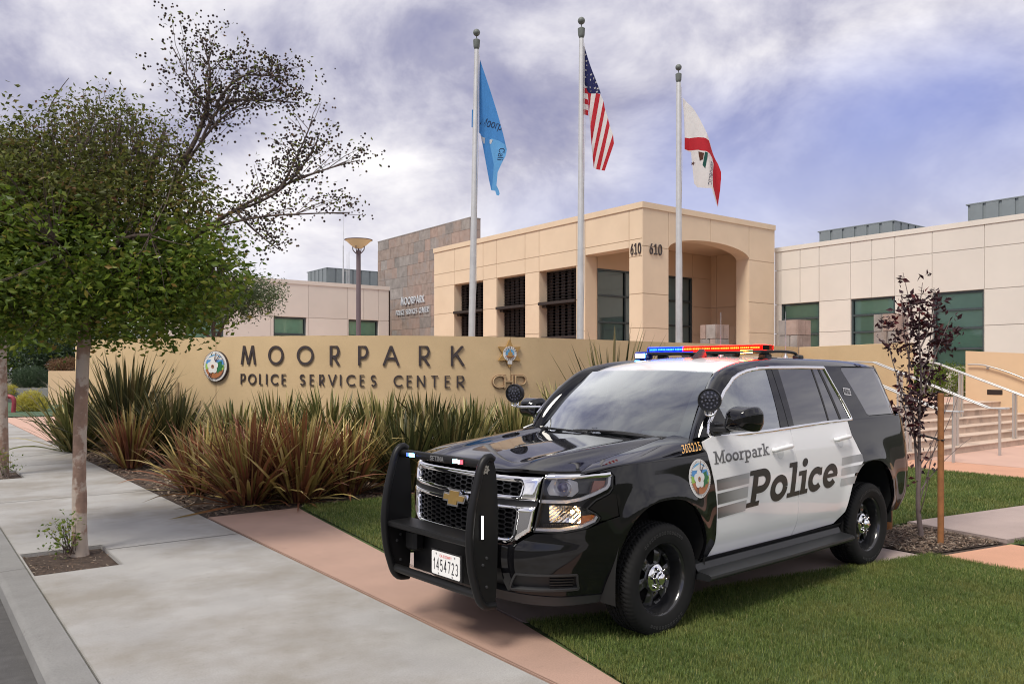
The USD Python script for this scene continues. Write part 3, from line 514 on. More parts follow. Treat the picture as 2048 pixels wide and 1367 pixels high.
for a, b in lw:
    w = obj('louvre_window', FL_(move(ext(shapely.box(a, 1.6, b, 6.03).difference(shapely.box(a + .07, 1.67, b - .07, 5.96)), .10), (0, 0, -.55))), MT['bronze_frame'], ENT)
    obj('pane', FL_(flat(shapely.box(a + .07, 1.67, b - .07, 5.96), -.60)), MT['glass_dark'], w)
    for k in range(6): obj('mullion', FL_(move(ext(shapely.box(a + (b - a) * (k + .5) / 6 - .14, 1.67, a + (b - a) * (k + .5) / 6 + .10, 5.96), .05), (0, 0, -.545))), MT['louvre'], w)
    sl = []
    for k in range(32): z = 1.75 + k * .133; sl.append(move(ext(shapely.box(a + .04, z, b - .04, z + .011), .10), (0, 0, -.48)))
    obj('louvre_slats', FL_(cat(sl)), MT['louvre'], w)
    obj('sun_shelf', FL_(cat(move(ext(shapely.box(a + .02, 4.56, b - .02, 4.68), .50), (0, 0, -.42)), move(ext(shapely.box(b - .30, 4.46, b - .04, 4.56), .25), (0, 0, -.40)))), MT['bronze_frame'], w)
    obj('sun_shelf', FL_(move(ext(shapely.box(a + .02, 3.10, b - .02, 3.20), .34), (0, 0, -.42))), MT['bronze_frame'], w)
for k, (F, u0) in enumerate(((FL_, .62), (FR_, .32))):
    t = meshkit.text_mesh('610', .40, .035); v = np.array(t.vertices); wd = v[:, 0].max(); sgn = -1 if k == 0 else 1
    t.vertices = np.c_[u0 + sgn * v[:, 0] * (.56 if k == 0 else .70) / wd, v[:, 1] + 6.04 + .08, v[:, 2] + .012]; obj('house_number', F(t), MT['letter_bronze'], ENT)
# --- stone tower
TX = BX + 2.0
TWR = thing('stone_tower', 'tall brown stone tower with steel lettering behind the entrance block', 'tower', (0, 0, 0))
FT = fmap((TX, BY), (0, 1), (-1, 0))
obj('wall', box(TX + .02, TX + .66, BY + 14.34, BY + 24.6, .5, 9.84), MT['mortar'], TWR)
z = 2.3; row = 0; cz = [.64, .60, .66, .62]
while z < 9.78:
    h = min(cz[row % 4], 9.80 - z); u = 14.32
    if 9.80 - z - h < .2: h = 9.80 - z
    while u < 24.58:
        L = min(float(rng.choice([.62, .95, 1.25, .8])), 24.6 - u)
        if 24.6 - u - L < .3: L = 24.6 - u
        t_ = .03 + rng.uniform(0, .016)
        obj('stone_tile', FT(move(ext(shapely.box(u + .006, z + .006, u + L - .006, z + h - .006), t_), (0, 0, -.014))), MT[['stone', 'stone_red', 'stone_grey', 'stone'][int(rng.integers(0, 4))]], TWR); u += L
    x = TX + .03
    while x < TX + .66:
        L = min(float(rng.choice([.7, 1.0])), TX + .66 - x)
        if z > 7.2: obj('stone_tile', box(x + .006, x + L - .006, BY + 14.30, BY + 14.345, z + .006, z + h - .006), MT[['stone', 'stone_red', 'stone_grey'][int(rng.integers(0, 3))]], TWR)
        x += L
    z += h; row += 1
obj('coping', box(TX - .03, TX + .66, BY + 14.29, BY + 24.62, 9.80, 9.86), MT['stone_grey'], TWR)
for txt, h, ua, ub, zb in (('MOORPARK', .40, 21.55, 18.90, 5.66), ('POLICE SERVICES CENTER', .27, 22.15, 18.42, 5.08)):
    gl2, wd = word(txt, .14, .42)
    for g in gl2:
        g2 = affinity.affine_transform(g, [-(ua - ub) / wd, 0, 0, h, ua, zb]); obj('sign_letter', FT(move(ext(g2, .05), (0, 0, .05))), MT['letter_steel'], TWR)
# --- left wing
LX, LY = 21.76, 39.97
LFT = thing('left_wing', 'low pale stucco wing with two small green windows left of the stone tower', 'building', (0, 0, 0))
FW = fmap((LX, LY), (-1, 0), (0, -1))
wins = [(.65, 2.46), (4.85, 6.61), (9.1, 10.9)]
facade(LFT, FW, 0, 12.3, .6, 6.38, [.65, 1.55, 2.50, 4.72, 6.75, 9.0, 11.0], [4.51], [shapely.box(a, 1.9, b, 4.51) for a, b in wins], MT['stucco_white'], .4)
obj('parapet_cap', FW(move(ext(shapely.box(-.03, 6.22, 12.3, 6.42), .5), (0, 0, -.47))), MT['stucco_white'], LFT)
obj('end_wall', cat(box(LX - .05, LX, LY + .40, LY + 7, .6, 6.3), box(LX - .02, LX + .06, LY - .02, LY + .2, .6, 6.2)), MT['bronze_frame'], LFT); obj('core_wall', cat(box(LX - 12.2, LX - .3, LY + 1.0, LY + 1.1, .6, 6.0), box(LX - 12.2, LX - .1, LY + .3, LY + 9, 5.6, 5.7)), MT['room_dark'], LFT)
for a, b in wins: glazing(LFT, FW, a, b, 1.9, 4.51, -.20, [2.75, 3.62], [], fw=.09)
# --- right wing
RX, RY = BX + 8.77, 21.31
RGT = thing('right_wing', 'long pale stucco wing with large green windows on the right', 'building', (0, 0, 0))
FRW = fmap((RX, RY), (0, -1), (-1, 0))
rw = [(.30, 2.14, 1.9), (3.55, 5.37, 1.9), (6.82, 8.61, 1.9), (10.4, 12.2, 1.9)]
facade(RGT, FRW, .0, 16, .6, 7.12, [.30, 1.24, 2.14, 3.54, 4.45, 5.38, 6.80, 8.63, 10.4, 12.2], [3.36, 4.65, 6.14], [shapely.box(a, c, b, 4.65) for a, b, c in rw], MT['stucco_white'], .4)
obj('parapet_cap', FRW(move(ext(shapely.box(.0, 6.96, 16, 7.15), .5), (0, 0, -.47))), MT['stucco_white'], RGT)
obj('core_wall', cat(box(RX + 1.0, RX + 1.1, RY - 16, RY - .1, .6, 6.8), box(RX + .3, RX + 9, RY - 16, RY - .1, 6.4, 6.5)), MT['room_dark'], RGT)
for a, b, c in rw: glazing(RGT, FRW, a, b, c, 4.65, -.16, [2.55, 3.30, 3.98], [], fw=.075)
# --- roof plant screens of ribbed metal
def screen(x0, x1, y0, y1, z0, z1, label):
    s = thing('roof_screen', label, 'roof screen', ((x0 + x1) / 2, (y0 + y1) / 2, z0)); cx, cy = (x0 + x1) / 2, (y0 + y1) / 2
    obj('screen_core', box(x0 - cx, x1 - cx, y0 - cy, y1 - cy, 0, z1 - z0 - .02), MT['roof_metal'], s)
    def run(a, b, fixed, ax):
        n = max(2, int(round((b - a) / .62))); st_ = (b - a) / n
        for k in range(n):
            p, q = a + k * st_ + .012, a + (k + 1) * st_ - .012
            if ax == 'y': m = M([(fixed, p, 0), (fixed, q, 0), (fixed, q, z1 - z0), (fixed, p, z1 - z0), (fixed - .05, p + .04, 0), (fixed - .05, q - .12, 0), (fixed - .05, q - .12, z1 - z0), (fixed - .05, p + .04, z1 - z0)], [])
            bx = (box(fixed - .05, fixed - .002, p, q - .10, 0, z1 - z0) if ax == 'y' else box(p, q - .10, fixed - .05, fixed - .002, 0, z1 - z0)); obj('screen_panel', bx, MT['roof_metal'], s)
    run(y0 - cy, y1 - cy, x0 - cx, 'y'); run(x0 - cx, x1 - cx, y0 - cy, 'x')
    obj('screen_cap', box(x0 - cx - .06, x1 - cx + .06, y0 - cy - .06, y1 - cy + .06, z1 - z0 - .02, z1 - z0 + .03), MT['roof_metal'], s)
screen(22.6, 27, 50.0, 53.2, 5.8, 8.55, 'grey ribbed metal roof screen on the left wing'); screen(36, 40, 18.7, 22.4, 6.5, 8.55, 'small grey ribbed metal roof screen beside the entrance block'); screen(35, 39, 8.5, 15.05, 6.5, 8.55, 'large grey ribbed metal roof screen at the right edge')
# --- radio masts on the left roof
for u, vt, D, r_, lab in ((686.5, 425, 52, .035, 'tall thin radio mast on the left roof'), (694, 508, 52, .03, 'short radio mast on the left roof, left of its twin'), (698, 503, 52.4, .04, 'short radio mast on the left roof, nearest the lamp')):
    p = wpt(u, D); t = thing('radio_mast', lab, 'mast', (p[0], p[1], 6.3)); top = hgt(vt, D) - 6.3
    obj('mast', lathe([(r_ * 1.6, 0), (r_ * 1.6, top * .35), (r_, top * .36), (r_, top * .62), (r_ * .45, top * .63), (r_ * .3, top), (.0001, top)], 10), MT['pole_metal'], t, smooth=40)
    obj('bracket', box(-.02, .30, -.03, .03, top * .33 if top > 5 else 1.0, (top * .33 if top > 5 else 1.0) + .06), MT['pole_metal'], t)
# --- terrace, steps, cheek wall
TERR = shapely.Polygon([(15.0, 10.0), (24.5, 10.0), (30.7, 10.5), (30.7, 22), (22, 45), (8, 45), (8, 28), (12, 23), (16, 17.5), (20.6, 14.3), (20.2, 11.0), (15.0, 11.0)])
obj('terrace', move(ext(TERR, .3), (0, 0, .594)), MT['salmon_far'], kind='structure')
ST = thing('stairway', 'wide salmon concrete steps rising to the entrance terrace', 'steps', (19.75, 7.85, 0))
for k in range(6):
    a = k * .366; m = cat(cbox(-4.75, 4.75, a, a + (.366 if k < 5 else .5), .150 * k - .1, .150 * (k + 1) - .028, .004), cbox(-4.75, 4.75, a - .018, a + (.40 if k < 5 else .5), .150 * (k + 1) - .027, .150 * (k + 1), .006))
    obj('step', m, MT['step_riser'], ST)
CW = thing('cheek_wall', 'peach stucco cheek wall on the right of the steps with a small dark step light', 'wall', (24.62, 6, 0))
obj('wall', M(*(lambda m: (np.c_[m.vertices[:, 2] - .12, m.vertices[:, 0], m.vertices[:, 1]], m.faces))(ext(poly((-4, -.1), (4.6, -.1), (4.6, 2.32), (1.0, 2.10), (-4, 1.9)), .28))), MT['stucco_peach'], CW)
obj('step_light', cbox(-.135, -.10, 3.62, 4.02, 1.08, 1.22, .01), MT['bronze_frame'], CW)
hr = spl([(-.20, 4.5, 1.93), (-.20, 4.2, 1.93), (-.20, 3.9, 1.86), (-.20, .5, .62), (-.2, -1.5, .62)], 30); obj('wall_rail', tube(hr, .022, 8), MT['rail_steel'], CW, smooth=60)
for y in (4.0, 2.9, 1.7, .5): z_ = float(np.interp(y, hr[::-1, 1], hr[::-1, 2])); obj('rail_bracket', cat(cbox(-.21, -.12, y - .012, y + .012, z_ - .07, z_ - .045, .004), cbox(-.135, -.118, y - .04, y + .04, z_ - .10, z_ - .02, .003)), MT['rail_steel'], CW)
for k, (x, lab) in enumerate(((15.95, 'steel handrail at the left end of the steps, mostly behind the young tree'), (18.0, 'double steel handrail whose post stands on the paving by the steps'), (21.0, 'double steel handrail in the middle of the steps, farther from the lawn'))):
    t = thing('handrail', lab, 'handrail', (x, 7.2, 0))
    for dx in (-.075, .075):
        pts = [(dx, -.22, .98), (dx, .12, .98), (dx, .40, 1.09), (dx, 2.6, 1.95), (dx, 3.3, 1.97), (dx, 3.5, 1.97)]
        obj('rail', tube(cspl(pts, 8) if 0 else np.array(pts), .017, 8), MT['rail_steel'], t, smooth=60)
    obj('rail_end', tube([(-.075, -.22, .98), (.075, -.22, .98)], .021, 8), MT['rail_steel'], t, smooth=60)
    for y in (-.08, .78, 2.0, 3.3):
        zb = 0.0 if y < .6 else .15 * (math.floor((y - .65) / .366) + 1); zb = min(zb, .9); zt = float(np.interp(y, [-.22, .12, 2.6, 3.5], [.96, .96, 1.93, 1.95]))
        for dx in ((-.075, .075) if y > 0 else (0,)): obj('post', cbox(dx - .042, dx + .042, y - .014, y + .014, zb, zt, .004), MT['rail_steel'], t)
        if y > 0: obj('post_link', cbox(-.08, .08, y - .01, y + .01, zt - .02, zt, .003), MT['rail_steel'], t)
# --- stone-clad pillars on the terrace
for u, vt, D, w_, lab in ((1429, 649, 26.5, .66, 'stone clad pillar in front of the porch arch'), (1589, 640, 26.0, .72, 'stone clad pillar in front of the first window of the right wing'), (1782, 628, 22.5, .66, 'stone clad pillar behind the young plum tree')):
    p = wpt(u, D); zt = hgt(vt, D); t = thing('stone_pillar', lab, 'pillar', (p[0], p[1], .9)); h = zt - .9; obj('core', box(-w_ / 2 + .03, w_ / 2 - .03, -w_ / 2 + .03, w_ / 2 - .03, 0, h - .01), MT['mortar'], t)
    nz = 5
    for i in range(nz):
        z0, z1 = h * i / nz, h * (i + 1) / nz; s_ = w_ * (.38 if i % 2 else .6)
        for a, b in ((-w_ / 2, -w_ / 2 + s_), (-w_ / 2 + s_, w_ / 2)):
            obj('stone_tile', box(a + .011, b - .011, -w_ / 2 - .0, -w_ / 2 + .035, z0 + .011, z1 - .011), MT[['stone_grey', 'stone', 'stone_red'][int(rng.integers(0, 3))]], t); obj('stone_tile', box(-w_ / 2, -w_ / 2 + .035, a + .04, b - .011, z0 + .011, z1 - .011), MT[['stone_grey', 'stone', 'stone_red'][int(rng.integers(0, 3))]], t)
# --- dish lamp
p = wpt(717, 26.5); t = thing('street_lamp', 'tall purple grey lamp post with a wide cream dish shade', 'lamp post', (p[0], p[1], 0.6)); zt = hgt(480, 26.5) - .6
obj('pole', lathe([(.085, 0), (.075, zt - .45), (.085, zt - .44), (.085, zt - .36), (.0001, zt - .36)], 18), MT['lamp_pole'], t, smooth=40)
obj('lamp_shade', lathe([(.03, zt - .28), (.12, zt - .27), (.25, zt - .17), (.38, zt - .05), (.44, zt - .005), (.45, zt), (.44, zt + .006), (.37, zt - .02), (.10, zt - .06), (.0001, zt - .06)], 40), MT['lamp_dish'], t, smooth=40)
obj('shade_rim', lathe([(.44, zt - .015), (.462, zt - .004), (.462, zt + .010), (.44, zt + .014)], 40), MT['lamp_pole'], t, smooth=40); obj('lamp_stem', lathe([(.05, zt - .36), (.03, zt - .30), (.03, zt - .15), (.0001, zt - .15)], 12), MT['lamp_pole'], t)
for a in np.radians([40, 130, 220, 310]): obj('bracket_arm', tube(spl([(.05 * math.cos(a), .05 * math.sin(a), zt - .46), (.16 * math.cos(a), .16 * math.sin(a), zt - .36), (.20 * math.cos(a), .20 * math.sin(a), zt - .30), (.205 * math.cos(a), .205 * math.sin(a), zt - .21)], 10), .017, 6), MT['lamp_pole'], t, smooth=60)
# ------------------------------------------------------------------ the vehicle's surfaces (front axle at x=0, x forwards, y to its left)
_wz = CubicSpline([.25, .34, .42, .50, .57, .64, .80, .95, 1.08, 1.15, 1.20, 1.25, 1.30, 1.36],
                  [.885, .905, .932, .968, .990, .998, 1.004, .998, .986, .977, .970, .962, .954, .94])
_xf = PchipInterpolator([.20, .28, .36, .45, .56, .64, .69, .80, .95, 1.06, 1.12, 1.18, 1.35], [.86, .90, .955, .99, 1.0, .995, .975, .972, .965, .95, .915, .86, .6])
_xr = PchipInterpolator([.20, .40, .48, .60, .80, 1.06, 1.30, 1.36], [-3.85, -3.92, -4.02, -4.11, -4.15, -4.12, -4.03, -4.0])
XC, XRC = .10, -3.62
_ph = (np.linspace(0, 1, 6000)) ** 1.75 * np.pi / 2               # 0 = nose centre
_cx, _cy = .9 * np.cos(_ph), np.sin(_ph) ** (1 / 1.75)
_arc = np.r_[0, np.cumsum(np.hypot(np.diff(_cx), np.diff(_cy)))]
ARC = _arc[-1]                                                     # xi = XC + (ARC - arc)
_cxr = .52 * np.cos(_ph); _arcr = np.r_[0, np.cumsum(np.hypot(np.diff(_cxr), np.diff(_cy)))]; ARCR = _arcr[-1]
def xi_y(y): return XC + ARC - np.interp(y, _cy, _arc)             # nose: lateral position to surface coordinate
def xi_x(x): return np.where(np.asarray(x) <= XC, x, XC + ARC - np.interp(-np.asarray(x) + XC, -_cx, _arc))
ARCHF = (0.0, .375, .455, .528); ARCHR = (-2.946, .375, .455, .575)
def arch_poly(c, g=0.0):
    a = np.linspace(-.9, np.pi + .9, 70); e = 2 / 2.5
    return shapely.Polygon([(c[0] + (c[2] + g) * np.sign(np.cos(t)) * abs(np.cos(t)) ** e, c[1] + (c[3] + g) * np.sign(np.sin(t)) * abs(np.sin(t)) ** e) for t in a])
def width(x, z):
    w = _wz(np.clip(z, .25, 1.36))
    x = np.asarray(x, float)
    w = w * (1 - .012 * np.clip((-2.9 - x) / 1.0, 0, 1) ** 2)
    for c in (ARCHF, ARCHR):
        r = (np.abs((x - c[0]) / c[2]) ** 2.5 + np.abs((np.maximum(z, c[1] - .2) - c[1]) / c[3]) ** 2.5) ** .4
        w = w + .020 * np.exp(-np.clip(r - 1, 0, 9) ** 2 / .028) * np.clip((z - .25) / .12, 0, 1)
    return w
def body(ab):
    """outer skin below the belt; ab = (xi, z), left side"""
    ab = np.asarray(ab, float); xi, z = ab[:, 0], ab[:, 1]
    s = np.clip(XC + ARC - xi, 0, ARC); ph = np.interp(s, _arc, _ph)
    x = np.where(xi <= XC, xi, XC + (_xf(np.clip(z, .2, 1.35)) - XC) * np.cos(ph)); fr = np.sin(ph) ** (1 / 1.75)
    sr = np.clip(XRC - xi, 0, ARCR); phr = np.interp(ARCR - sr, _arcr, _ph)
    xr = XRC + (_xr(np.clip(z, .2, 1.36)) - XRC) * np.cos(phr); rr = np.sin(phr) ** (1 / 1.75)
    rear = xi < XRC
    x = np.where(rear, xr, x)
    y = width(np.where(rear, XRC, np.minimum(x, XC + .6)), z) * np.where(rear, rr, np.where(xi > XC, fr, 1.0))
    return np.c_[x, y, z]
def green(ab):
    """glass and pillars above the belt; ab = (x, z), left side"""
    ab = np.asarray(ab, float); x, z = ab[:, 0], ab[:, 1]
    w = .952 - .125 * np.clip((z - 1.28) / .52, 0, 2) ** 1.2
    xe = -3.93 + .42 * np.maximum(z - 1.3, 0) ** 1.15; x0 = xe + .42
    q = np.clip((x0 - x) / .42, 0, .999); w = w * (1 - q ** 2.6) ** (1 / 2.6) * (1 - .02 * np.clip((-2.2 - x) / 1.4, 0, 1) ** 1.5)
    w = w * (1 - .03 * np.clip((x + 1.1) / .6, 0, 1) ** 2)
    return np.c_[x, w, z]
def roofz(x, y):
    x = np.asarray(x, float)
    zc = PchipInterpolator(-np.array([-.95, -1.03, -1.12, -1.3, -1.6, -2.1, -2.8, -3.3, -3.6, -3.8])[::1] * 1.0, [1.755, 1.775, 1.805, 1.846, 1.880, 1.898, 1.893, 1.872, 1.845, 1.81])(-x)
    return zc - .042 * (np.abs(y) / .64) ** 2.4
def hoodz(x, y):
    x = np.asarray(x, float); ay = np.abs(np.asarray(y, float))
    zb = PchipInterpolator([-.75, -.4, 0, .4, .7, .85, .93, 1.0], [1.272, 1.262, 1.235, 1.200, 1.165, 1.138, 1.112, 1.06])(x)
    yr = .50 + .16 * np.clip((.75 - x) / 1.2, 0, 1)
    d = ay - yr
    ridge = .022 * np.exp(-(d / .09) ** 2) * np.clip((.95 - x) / .35, 0, 1) * np.where(d < 0, 1, 1)
    fall = .040 * np.clip(d / .32, 0, 2) ** 1.3
    return zb + ridge - fall + .010 * np.clip(1 - ay / .5, 0, 1)
# ------------------------------------------------------------------ the vehicle
CAR = thing('police_suv', 'black and white police SUV with flashing light bar and push bumper', 'police car', (3.99, 4.645, 0), 183.68)
mBLK, mWHT, mCHR = MT['car_black'], MT['car_white'], MT['chrome']
mTRM, mGLS, mTIN = MT['black_plastic'], MT['car_glass'], MT['tinted_glass']
G5 = .0028
def side_pair(name, make, mat, smooth=35, label=None):
    """left part, then its mirror image on the right"""
    m = make() if callable(make) else make
    a = obj(name, m, mat, CAR, smooth=smooth, label=label); b = obj(name, mirror_y(m), mat, CAR, smooth=smooth)
    return a, b
AF, AR = arch_poly(ARCHF), arch_poly(ARCHR)
AF = AF.union(shapely.box(-.452, .1, .44, .42)); AR = AR.union(shapely.box(-3.36, .1, -2.50, .45))
# --- fenders
HLP_ = poly((.470, 1.100), (.496, 1.118), (.93, 1.108), (.952, 1.098), (.972, .935), (1.012, .748), (.82, .748), (.66, .775), (.585, .812), (.566, .842), (.60, .872), (.655, .900), (.60, .945), (.50, .985), (.470, 1.02))
FTOP = PchipInterpolator([-1, .3, .45, .55, .60, .66], [1.163, 1.163, 1.153, 1.136, 1.126, 1.118])
def seam_y(x): x = np.asarray(x, float); return np.where(x > .5, .79 + .0032 + (x - .5) * .36, .79 - .117 * (.527 - x))
fend = poly((.37, .36), (.40, .60), (.435, .845), (.455, 1.0), (.46, 1.09), (.50, 1.1225), (.70, 1.1165), *[(float(xi_x(x)), float(FTOP(x))) for x in (.64, .60, .55, .5, .45, .38, .3, .1)], (-.462, 1.163), (-.505, 1.163), (-.530, 1.08), (-.559, .95), (-.575, .812), (-.579, .518), (-.545, .44), (-.445, .395)).difference(AF).buffer(-G5)
def fender():
    notch = poly((.440, .846), (.53, .824), (.68, .80), (.68, 1.0), (.455, 1.04)).difference(HLP_.buffer(.003)).buffer(-.001).buffer(.0005)
    p = cat(panel(fend, body, .022, .025, sign=-1), *[panel(g, body, .022, .025, sign=-1) for g in polys(notch) if g.area > .0008])
    xs = np.linspace(-.505, .652, 48); rows = []
    for th in np.linspace(0, np.pi / 2, 12):
        zt_ = FTOP(xs) - .002; yo = width(xs, zt_); ys = seam_y(xs) + .003
        zi = hoodz(xs, ys); zo = zt_
        xo = body(np.c_[xi_x(xs), zt_])
        yy = np.where(xs > XC, xo[:, 1], yo)
        zi = np.maximum(zi, zo + .002)
        rows.append(np.c_[xs, ys + (yy - ys) * np.cos(th), zo + (zi - zo) * np.sin(th)])
    return cat(p, loft(rows))
FL, FR = side_pair('front_fender', fender, mBLK)
# --- doors (white) and quarter panels (black)
seam = [(-1.60, 1.34), (-1.656, 1.238), (-1.687, .989), (-1.690, .40)]
doorf = poly((-.585, 1.292), (-.475, 1.262), (-.489, 1.21), (-.530, 1.08), (-.559, .95), (-.575, .812), (-.579, .518), (-.535, .412), (-1.690, .432), (-1.687, .989), (-1.656, 1.238), (-1.632, 1.312)).buffer(-G5)
doorr = poly((-1.690, .432), (-1.687, .989), (-1.656, 1.238), (-1.632, 1.312), (-2.10, 1.326), (-2.598, 1.336), (-2.640, 1.20), (-2.700, 1.12), (-2.762, 1.02), (-2.768, .955), (-2.60, .86), (-2.53, .72), (-2.46, .54), (-2.36, .444)).difference(AR).buffer(-G5)
DFL, DFR = side_pair('front_door', lambda: panel(doorf, body, .03, .02, sign=-1), mWHT)
DRL, DRR = side_pair('rear_door', lambda: panel(doorr, body, .03, .02, sign=-1), mWHT)
quart = poly((-2.598, 1.336), (-2.640, 1.20), (-2.700, 1.12), (-2.762, 1.02), (-2.768, .955), (-2.60, .86), (-2.6, .7), (-3.3, .42), (-3.62, .42), (-3.62 - ARCR, .46), (-3.62 - ARCR, 1.335)).difference(AR).buffer(-G5)
side_pair('quarter_panel', lambda: panel(quart, body, .03, .025, sign=-1), mBLK)
# --- hood
fe = body(np.c_[np.linspace(.715, XC + ARC, 40), np.full(40, 1.115)]); fe = fe[::-1]
hx = np.linspace(.645, -.42, 16); side = np.c_[hx, seam_y(hx)]
rear = np.array([(-.30 - .13 * (y / .70) ** 2, y) for y in np.linspace(.66, 0, 10)])
half = np.vstack([fe[:, :2], side, rear]); full = np.vstack([half, (half * [1, -1])[::-1]])
obj('hood', panel(shapely.Polygon(full).buffer(0).buffer(-.002), lambda q: np.c_[q[:, 0], q[:, 1], hoodz(q[:, 0], q[:, 1])], .022, .022), mBLK, CAR, smooth=40)
# --- windscreen, cowl, roof
def ws(q):
    y, v = q[:, 0], q[:, 1]; xb = -.37 - .15 * (np.abs(y) / .8) ** 2.2; xt = -.985 - .06 * (np.abs(y) / .65) ** 2
    b = .030 * np.sin(np.pi * np.clip(v, 0, 1))
    return np.c_[xb + (xt - xb) * v + .65 * b, y, 1.248 + (1.768 - .014 * (y / .65) ** 2 - 1.248) * v + .75 * b]
yed = lambda v: .80 - .152 * v
wsp = shapely.Polygon([(-yed(0), 0), (yed(0), 0), (yed(1), 1), (-yed(1), 1)]).buffer(-.004)
WS = obj('windshield', panel(wsp, ws, .05, .004), mGLS, CAR, smooth=60)
fr_in = rnd(shapely.Polygon([(-.70, .085), (.70, .085), (.575, .93), (-.575, .93)]), .05)
obj('frit_band', panel(wsp.buffer(-.006).difference(fr_in), ws, .05, 0, off=-.006), MT['frit'], WS, smooth=60)
obj('sensor_patch', panel(rnd(shapely.box(-.085, .70, .085, .97), .04), ws, .05, 0, off=-.007), MT['frit'], WS, smooth=60)
obj('cowl', loft([[(-.32 - .13 * (y / .7) ** 2, y, 1.232), (-.45 - .15 * (y / .8) ** 2, y * 1.08, 1.236)] for y in np.linspace(-.74, .74, 16)]), mTRM, CAR)
for y0, y1, ys in ((.30, -.45, .62), (-.42, -.74, .1)):
    a = np.array([(-.30 - .2 * 0, y0, 1.262), (-.355, (y0 + ys) / 2, 1.275)])
w1 = obj('wiper', cat(tube(spl([(-.345, .66, 1.268), (-.375, .40, 1.276), (-.39, .05, 1.285)], 14), .011, 6), tube(spl([(-.42, .66, 1.262), (-.385, .2, 1.292), (-.365, -.22, 1.281)], 14), .009, 6), cbox(-.41, -.34, .62, .70, 1.24, 1.285, .01)), mTRM, CAR, smooth=50)
obj('wiper', cat(tube(spl([(-.345, -.08, 1.272), (-.37, -.35, 1.277), (-.40, -.62, 1.279)], 14), .010, 6), cbox(-.40, -.34, -.12, -.05, 1.24, 1.285, .01)), mTRM, CAR, smooth=50)
rp = shapely.Polygon([(-.99 - .06 * (y / .65) ** 2, y) for y in np.linspace(-.635, .635, 17)] + [(x, s) for x, s in ((-1.3, .618), (-2.4, .605), (-3.3, .59), (-3.74, .56), (-3.79, 0), (-3.74, -.56), (-3.3, -.59), (-2.4, -.605), (-1.3, -.618))])
ROOF = obj('roof_panel', panel(rp, lambda q: np.c_[q[:, 0], q[:, 1], roofz(q[:, 0], q[:, 1])], .05, .01), mWHT, CAR, smooth=60)
def rail():
    O = np.array([(-.575, 1.285), (-.638, 1.417), (-.838, 1.615), (-.988, 1.712), (-1.2, 1.772), (-1.565, 1.799), (-2.0, 1.803), (-2.4, 1.802), (-3.2, 1.798), (-3.52, 1.79)]); O = green(O)
    wi = ws(np.array([(yed(v), v) for v in (0, .28, .70, .93)]))
    ri = np.array([(x, y, float(roofz(x, y))) for x, y in ((-1.2, .625), (-1.56, .615), (-2.0, .61), (-2.4, .605), (-3.2, .592), (-3.74, .555))])
    I = np.vstack([wi, ri]); n = 70; O, I = cspl(O, n), cspl(I, n)
    d = (O - I); d /= np.linalg.norm(d, axis=1, keepdims=True); tg = np.gradient(I + O, axis=0); tg /= np.linalg.norm(tg, axis=1, keepdims=True)
    nn = np.cross(d, tg); nn *= np.sign(nn[:, 2:3]); rows = []
    for t in np.linspace(0, 1, 11):
        rows.append((1 - t) * I + t * O + nn * (.034 * np.sin(np.pi * t) ** .9)[..., None] if 0 else (1 - t) * I + t * O + nn * (.034 * math.sin(math.pi * t)))
    return loft(np.array(rows), flip=False)
side_pair('roof_rail', rail, mBLK, 50)
# --- side glass
DLO = poly((-.592, 1.272), (-.572, 1.31), (-.600, 1.39), (-.700, 1.49), (-.838, 1.615), (-.988, 1.712), (-1.08, 1.746), (-1.2, 1.772), (-1.36, 1.79), (-1.565, 1.798), (-2.0, 1.802), (-2.418, 1.800), (-2.50, 1.66), (-2.62, 1.48), (-2.722, 1.315), (-2.14, 1.306), (-1.36, 1.280), (-.69, 1.268))
DLO = rnd(DLO, .018); ins = DLO.buffer(-.026)
cut = lambda a, b, w: shapely.LineString([a, b]).buffer(w / 2, cap_style='square')
def band(l0, l1): return shapely.Polygon([l0[0], l1[0], l1[1], l0[1]])
far = 1.0
bp = band([(-1.480, 1.84), (-1.520, 1.24)], [(-1.656, 1.84), (-1.724, 1.24)])
fg = ins.intersection(shapely.box(-1.5, 1, 0, 2)).difference(bp)
sail = poly((-.5, 1.2), (-.86, 1.2), (-.80, 1.40), (-.72, 1.56), (-.5, 1.6))
dv1, dv2 = cut((-2.199, 1.80), (-2.290, 1.30), .022), cut((-2.312, 1.80), (-2.512, 1.30), .034)
rgl = ins.intersection(shapely.box(-2.9, 1, -1.5, 2)).difference(bp)
